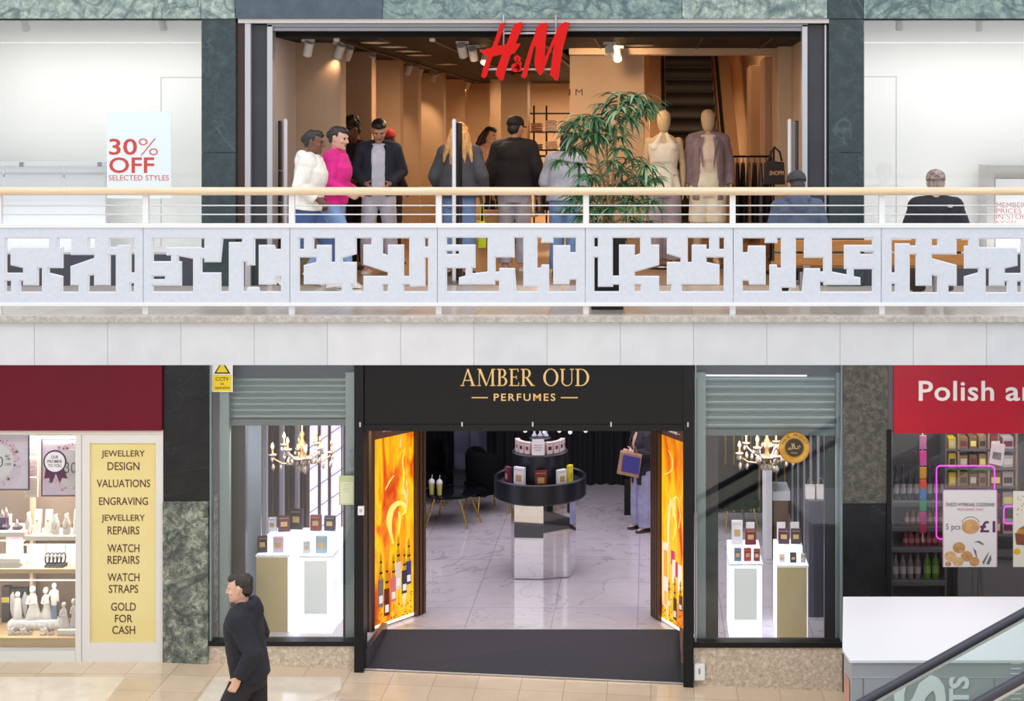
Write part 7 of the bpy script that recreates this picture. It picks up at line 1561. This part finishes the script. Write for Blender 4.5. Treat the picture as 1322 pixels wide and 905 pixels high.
for (y0, y1), zr_ in zip(((563, 580), (585, 604), (609, 628), (634, 655), (668, 690)), ('top', 'second', 'third', 'fourth', 'lowest')):
    for j, (a, b, c_, n_) in enumerate(((1213, 1223, (222, 196, 30), 'yellow'), (1225, 1235, (212, 180, 40), 'mustard'), (1239, 1250, (140, 108, 70), 'brown'), (1252, 1262, (122, 92, 64), 'dark brown'), (1264, 1274, (150, 120, 84), 'tan'), (1279, 1293, (122, 50, 58), 'maroon'), (1295, 1309, (170, 160, 160), 'grey'))):
        h = Z(y0, 17) - Z(y1, 17); g_ = thing('carton', n_ + ' carton on the ' + zr_ + ' shelf of the carton rack', 'carton', (X((a + b) / 2, 17), 17.05, Z(y1, 17)), 'cartons on the rack'); q = 1 - .12 * ((k * 7) % 4) / 2
        MB().box(X(a, 17), X(b, 17), 17.02, 17.2, Z(y1, 17) + .001, Z(y1, 17) + h * q).build('box', mat('carton_' + n_.replace(' ', '_'), c_, .5), g_, bevel=.004); MB().box(X(a + 1.5, 17), X(b - 1.5, 17), 17.017, 17.02, Z(y1, 17) + h * .2, Z(y1, 17) + h * .6).build('label', mat('carton_label_%d' % (k % 4), ((60, 54, 50), (206, 196, 180), (110, 40, 60), (226, 216, 120))[k % 4], .5), g_); k += 1
ne = thing('neon_sign', 'pink glowing rounded neon outline hung behind the bun poster', 'neon sign', (X(1247, 15.8), 15.8, Z(690, 15.8))); D = 15.8
def rr_(a, b, y0, y1, r): 
    pts = []
    for cx_, cy_, a0 in ((b - r, y0 + r, -90), (b - r, y1 - r, 0), (a + r, y1 - r, 90), (a + r, y0 + r, 180)):
        for q in range(0, 91, 18): pts.append((X(cx_ + r * math.cos(R(a0 + q)), D), D, Z(cy_ + r * math.sin(R(a0 + q)), D)))
    return pts + pts[:1]
MB().tube(rr_(1209, 1284, 601.5, 696, 5), .008, 8).build('tube', emis('neon_magenta', (206, 50, 190), 1.6), ne, smooth=True)
for px in (1220, 1274): MB().tube([(X(px, D), D, Z(601, D)), (X(px, D), D, -1.2)], .002, 5).build('wire', blk_satin, ne)
ne2 = thing('neon_sign', 'second pink neon outline partly behind the cake poster at the right edge', 'neon sign', (X(1310, 15.8), 15.8, Z(676, 15.8))); MB().tube(rr_(1296, 1345, 654, 676, 4), .008, 8).build('tube', emis('neon_magenta', (206, 50, 190), 1.6), ne2, smooth=True); MB().tube([(X(1320, D), D, Z(654, D)), (X(1320, D), D, -1.2)], .002, 5).build('wire', blk_satin, ne2)
DQ = 15.488
sheetm = mat('poster_paper', (238, 232, 232), .5); bun = mat('bun_brown', (206, 150, 96), .5, c2=(226, 180, 128), scale=12)
ps = thing('food_poster', 'white poster of round buns priced at one pound in the food shop window', 'poster', (X(1252, DQ), DQ, Z(732, DQ)))
MB().box(X(1217, DQ), X(1287.5, DQ), DQ, DQ + .005, Z(732, DQ), Z(632, DQ)).build('sheet', sheetm, ps)
MB().box(X(1217, DQ), X(1218.2, DQ), DQ - .002, DQ, Z(732, DQ), Z(632, DQ)).box(X(1286.3, DQ), X(1287.5, DQ), DQ - .002, DQ, Z(732, DQ), Z(632, DQ)).box(X(1217, DQ), X(1287.5, DQ), DQ - .002, DQ, Z(633, DQ), Z(632, DQ)).build('pink_edge', mat('pink_edge', (220, 150, 190), .5), ps)
m = MB(); put_text(m, 'ŚWIEŻO WYPIEKANE, CODZIENNIE!', X(1221, DQ), X(1284, DQ), Z(654.5, DQ), Z(647.6, DQ), DQ, .002, .01); m.build('dark_lettering', mat('poster_ink', (84, 74, 82), .5), ps); m = MB(); put_text(m, '5 pcs', X(1221, DQ), X(1240, DQ), Z(686, DQ), Z(676.5, DQ), DQ, .002); m.build('dark_lettering', mat('poster_ink', (84, 74, 82), .5), ps)
m = MB(); put_text(m, 'FRESH BAKED, DAILY', X(1236, DQ), X(1270, DQ), Z(660, DQ), Z(656, DQ), DQ, .002); put_text(m, 'menu', X(1247, DQ), X(1261, DQ), Z(643, DQ), Z(640, DQ), DQ, .002) if False else None; m.build('pink_lettering', mat('poster_rose', (206, 120, 150), .5), ps)
m = MB(); put_text(m, '£1', X(1265, DQ), X(1285, DQ), Z(687.5, DQ), Z(672.5, DQ), DQ, .002, .025); m.build('price_lettering', mat('poster_plum', (100, 48, 96), .5), ps)
def flat_disc(px, py, rx, ry, y0, y1): return [(X(px + rx * math.cos(t), DQ), Z(py + ry * math.sin(t), DQ)) for t in [q * .2094 for q in range(30)]]
m = MB().prism(flat_disc(1253, 680, 11.5, 9.5, 0, 0), DQ - .002, DQ); m.build('cookie_print', bun, ps); m = MB().ring((X(1253, DQ), Z(680, DQ)), 12.2 * DQ / F, 13.2 * DQ / F, DQ - .002, DQ, 30, R(25), R(155)); m.build('ring_print', mat('poster_ring', (150, 130, 130), .5), ps)
for px, py, r in ((1227, 718, 7.5), (1238, 707, 8), (1248, 718, 7.5), (1258, 725, 6.5), (1237, 725, 7), (1224, 728, 4)): MB().prism(flat_disc(px, py, r, min(r * .9, 731 - py), 0, 0), DQ - .002 - .0003 * (py - 700) / 10, DQ - .0002).build('bun_print', mat('bun_%d' % (px % 2), ((196, 136, 84), (216, 166, 112))[px % 2], .5, c2=((216, 166, 112), (230, 190, 140))[px % 2], scale=30), ps)
m = MB()
for pts in ([(1257, 700), (1264, 698), (1270, 702), (1269, 704), (1263, 700.5)], [(1256, 707), (1260, 711), (1262, 722), (1259, 716)], [(1268, 726), (1274, 716), (1277, 712), (1274, 720), (1270, 729)], [(1273, 728), (1279, 716), (1280, 722), (1277, 729)]): m.prism([(X(x, DQ), Z(y, DQ)) for x, y in pts], DQ - .002, DQ)
m.build('sprig_print', mat('poster_slate', (120, 112, 120), .5), ps)
p2 = thing('food_poster', 'white poster of cakes and confetti cut by the right edge of the picture', 'poster', (X(1335, DQ), DQ, Z(732, DQ))); MB().box(X(1308, DQ), X(1378, DQ), DQ, DQ + .005, Z(732, DQ), Z(634, DQ)).build('sheet', mat('cream_poster', (240, 232, 218), .5), p2); m = MB(); rn = random.Random(2)
for i in range(60):
    x, y = rn.uniform(1310, 1376), rn.uniform(636, 664); a = rn.uniform(0, 3); m.k = rn.randrange(3); m.prism([(X(x + 2 * math.cos(a) + dx, DQ), Z(y + 2 * math.sin(a) + dy, DQ)) for dx, dy in ((0, 0), (1, .6), (.4, 1.6), (-.7, .8))], DQ - .002, DQ)
m.build('confetti_print', [mat('conf_a', (206, 150, 50), .5), mat('conf_b', (80, 64, 60), .5), mat('conf_c', (196, 60, 80), .5)], p2)
MB().prism(flat_disc(1328, 690, 16, 12, 0, 0), DQ - .002, DQ).build('cake_print', mat('cake_caramel', (206, 146, 70), .5, c2=(140, 84, 50), scale=14), p2); MB().prism([(X(x, DQ), Z(y, DQ)) for x, y in ((1310, 688), (1346, 694), (1346, 706), (1312, 703))], DQ - .004, DQ - .002).build('slice_print', mat('cake_brown', (134, 76, 56), .5), p2); MB().prism(flat_disc(1313, 712, 4.5, 4, 0, 0), DQ - .002, DQ).build('flower_print', mat('flower_yellow', (232, 186, 40), .5), p2)
sc2 = thing('price_tag', 'small white picture card hung tilted in the food shop window', 'card', (X(1287, 15.9), 15.9, Z(600, 15.9))); m = MB(); m.prism([(X(x, 15.9), Z(y, 15.9)) for x, y in ((1277, 598), (1280, 571), (1298, 574), (1294, 602))], 15.9, 15.906); m.build('card', sheetm, sc2); m = MB(); m.prism([(X(x, 15.9), Z(y, 15.9)) for x, y in ((1281, 592), (1282, 583), (1293, 585), (1292, 594))], 15.897, 15.9); m.build('picture', mat('card_picture', (130, 120, 122), .5), sc2)
MB().tube([(X(1289, 15.9), 15.9, Z(573, 15.9)), (X(1289, 15.9), 15.9, -1.2)], .002, 5).build('string', white, sc2)
ea = thing('easel', 'silver folding easel standing behind the bun poster', 'easel', (X(1262, 15.8), 15.8, -4.3))
for a, b in (((1254, 775), (1259, 640)), ((1262, 775), (1266, 640)), ((1272, 775), (1264, 640))): 
    d = 15.75 if a[0] != 1262 else 15.95; t0 = Vector((X(a[0], d), d, -4.3)); MB().tube([t0, P(b[0], b[1], 15.72)], .014, 8).build('leg', stl, ea)
MB().box(X(1250, 15.70), X(1276, 15.70), 15.69, 15.71, Z(733.5, 15.7), Z(731, 15.7)).build('ledge', stl, ea)
cn = thing('counter', 'grey chest counter at the back of the food shop, below the cartons', 'counter', (X(1290, 16.7), 16.8, -4.3)); MB().box(X(1236, 16.7), 5.8, 16.7, 16.95, -4.3, Z(722, 16.7)).build('body', mat('grey_counter', (122, 118, 120), .5), cn, bevel=.01); MB().box(X(1235, 16.7), 5.8, 16.68, 16.97, Z(722, 16.7), Z(717, 16.7)).build('top', mat('dark_counter_top', (70, 66, 70), .4), cn, bevel=.004)

# ------------------------------------------------------------------ white kiosk and escalator in front
kt = -2.87; kio = thing('kiosk', 'grey kiosk with a broad white top at the lower right', 'kiosk', (2.9, 13.3, -4.3))
pl_ = [(1.665, 12.74), (1.695, 12.47), (6.2, 12.47), (6.2, 14.18), (1.86, 14.18)]
def pz(pts, z0, z1): return MB().loft([[(x, y, z0) for x, y in pts], [(x, y, z1) for x, y in pts]])
pz(pl_, kt - .03, kt).build('white_top', mat('white_laminate', (230, 231, 237), .4), kio, bevel=.006)
ins = [(1.68, 12.76), (1.71, 12.49), (6.18, 12.49), (6.18, 14.16), (1.875, 14.16)]
pz(ins, -4.5, kt - .032).build('body', mat('kiosk_grey', (168, 170, 176), .3), kio)
lnm = mat('kiosk_joint', (186, 188, 192), .3)
m = MB().box(1.71, 6.1, 12.486, 12.49, kt - .16, kt - .153); m.build('joint', lnm, kio)
for px in (1114, 1283): MB().box(X(px, 12.49), X(px, 12.49) + .006, 12.486, 12.49, -4.4, kt - .16).build('joint', mat('kiosk_dark_joint', (116, 118, 124), .3), kio)
MB().loft([[(1.682, 12.72, z), (1.70, 12.54, z), (1.696, 12.54, z), (1.677, 12.72, z)] for z in (-4.4, kt - .2)]).build('copper_strip', mat('copper_glow', (206, 150, 130), .3, .3), kio)
ltm = mat('letter_white', (250, 252, 253), .4)
def side_text(s_, a, b, y0, y1, D):
    """lettering turned a quarter turn, reading upwards; a..b across (cap height), y0..y1 along"""
    me = text_mesh(s_, .03); xs_ = [v.co.x for v in me.vertices]; zs_ = [v.co.y for v in me.vertices]; x0, x1, z0, z1 = min(xs_), max(xs_), min(zs_), max(zs_); mb = MB(); o = 0
    for th in (.006, 0):
        for v in me.vertices: mb.av((X(b, D) - (v.co.y - z0) / (z1 - z0) * (X(b, D) - X(a, D)), D - th, Z(y1, D) + (v.co.x - x0) / (x1 - x0) * (Z(y0, D) - Z(y1, D))))
    n_ = len(me.vertices)
    for p_ in me.polygons: mb.af(list(p_.vertices)); mb.af([i + n_ for i in p_.vertices][::-1])
    return mb
side_text('S', 1154, 1221, 871, 930, 12.486).build('large_letter', ltm, kio); side_text('TS', 1225, 1251, 873, 911, 12.486).build('letters', ltm, kio)
for k in range(8):
    y = 856 + k * 6.5; MB().box(X(1305, 12.486), X(1318, 12.486), 12.48, 12.486, Z(y + 1, 12.486), Z(y, 12.486)).build('white_dash', ltm, kio)  # stack of thin white dashes on the kiosk front
esc = thing('escalator', 'escalator with black handrails and tinted glass sides at the lower right corner', 'escalator', (2.5, 11.1, -4.4))
sl_ = .5565
def hz(x, far): return -2.185 + (x - 2.95) * sl_
for far, D in ((1, 11.6), (0, 10.6)):
    xs_ = [.2, 5.6]; MB().tube([(x, D, hz(x, far)) for x in xs_], .036, 16, round_=True).build('handrail', mat('handrail_rubber', (58, 58, 70), .3), esc, auto=40)
    MB().loft([[(x, D + dy, hz(x, far) - q) for x, q in ((.2, .05), (5.6, .05), (5.6, .95), (.2, .95))] for dy in (-.006, .006)]).build('glass_side', gls_green, esc)
    MB().loft([[(x, D + dy, hz(x, far) - q) for x, q in ((.2, .035), (5.6, .035), (5.6, .06), (.2, .06))] for dy in (-.02, .02)]).build('rail_profile', stl, esc)
    MB().loft([[(x, D + dy, hz(x, far) - q) for x, q in ((.2, .95), (5.6, .95), (5.6, 1.35), (.2, 1.35))] for dy in (-.07, .07)]).build('skirt', alu, esc)
for k in range(14):
    x = .3 + k * .37; z = hz(x, 1) - 1.0; MB().box(x, x + .37, 10.68, 11.52, z - .2, z).build('step', mat('escalator_step', (120, 122, 126), .4, .4), esc, bevel=.004)
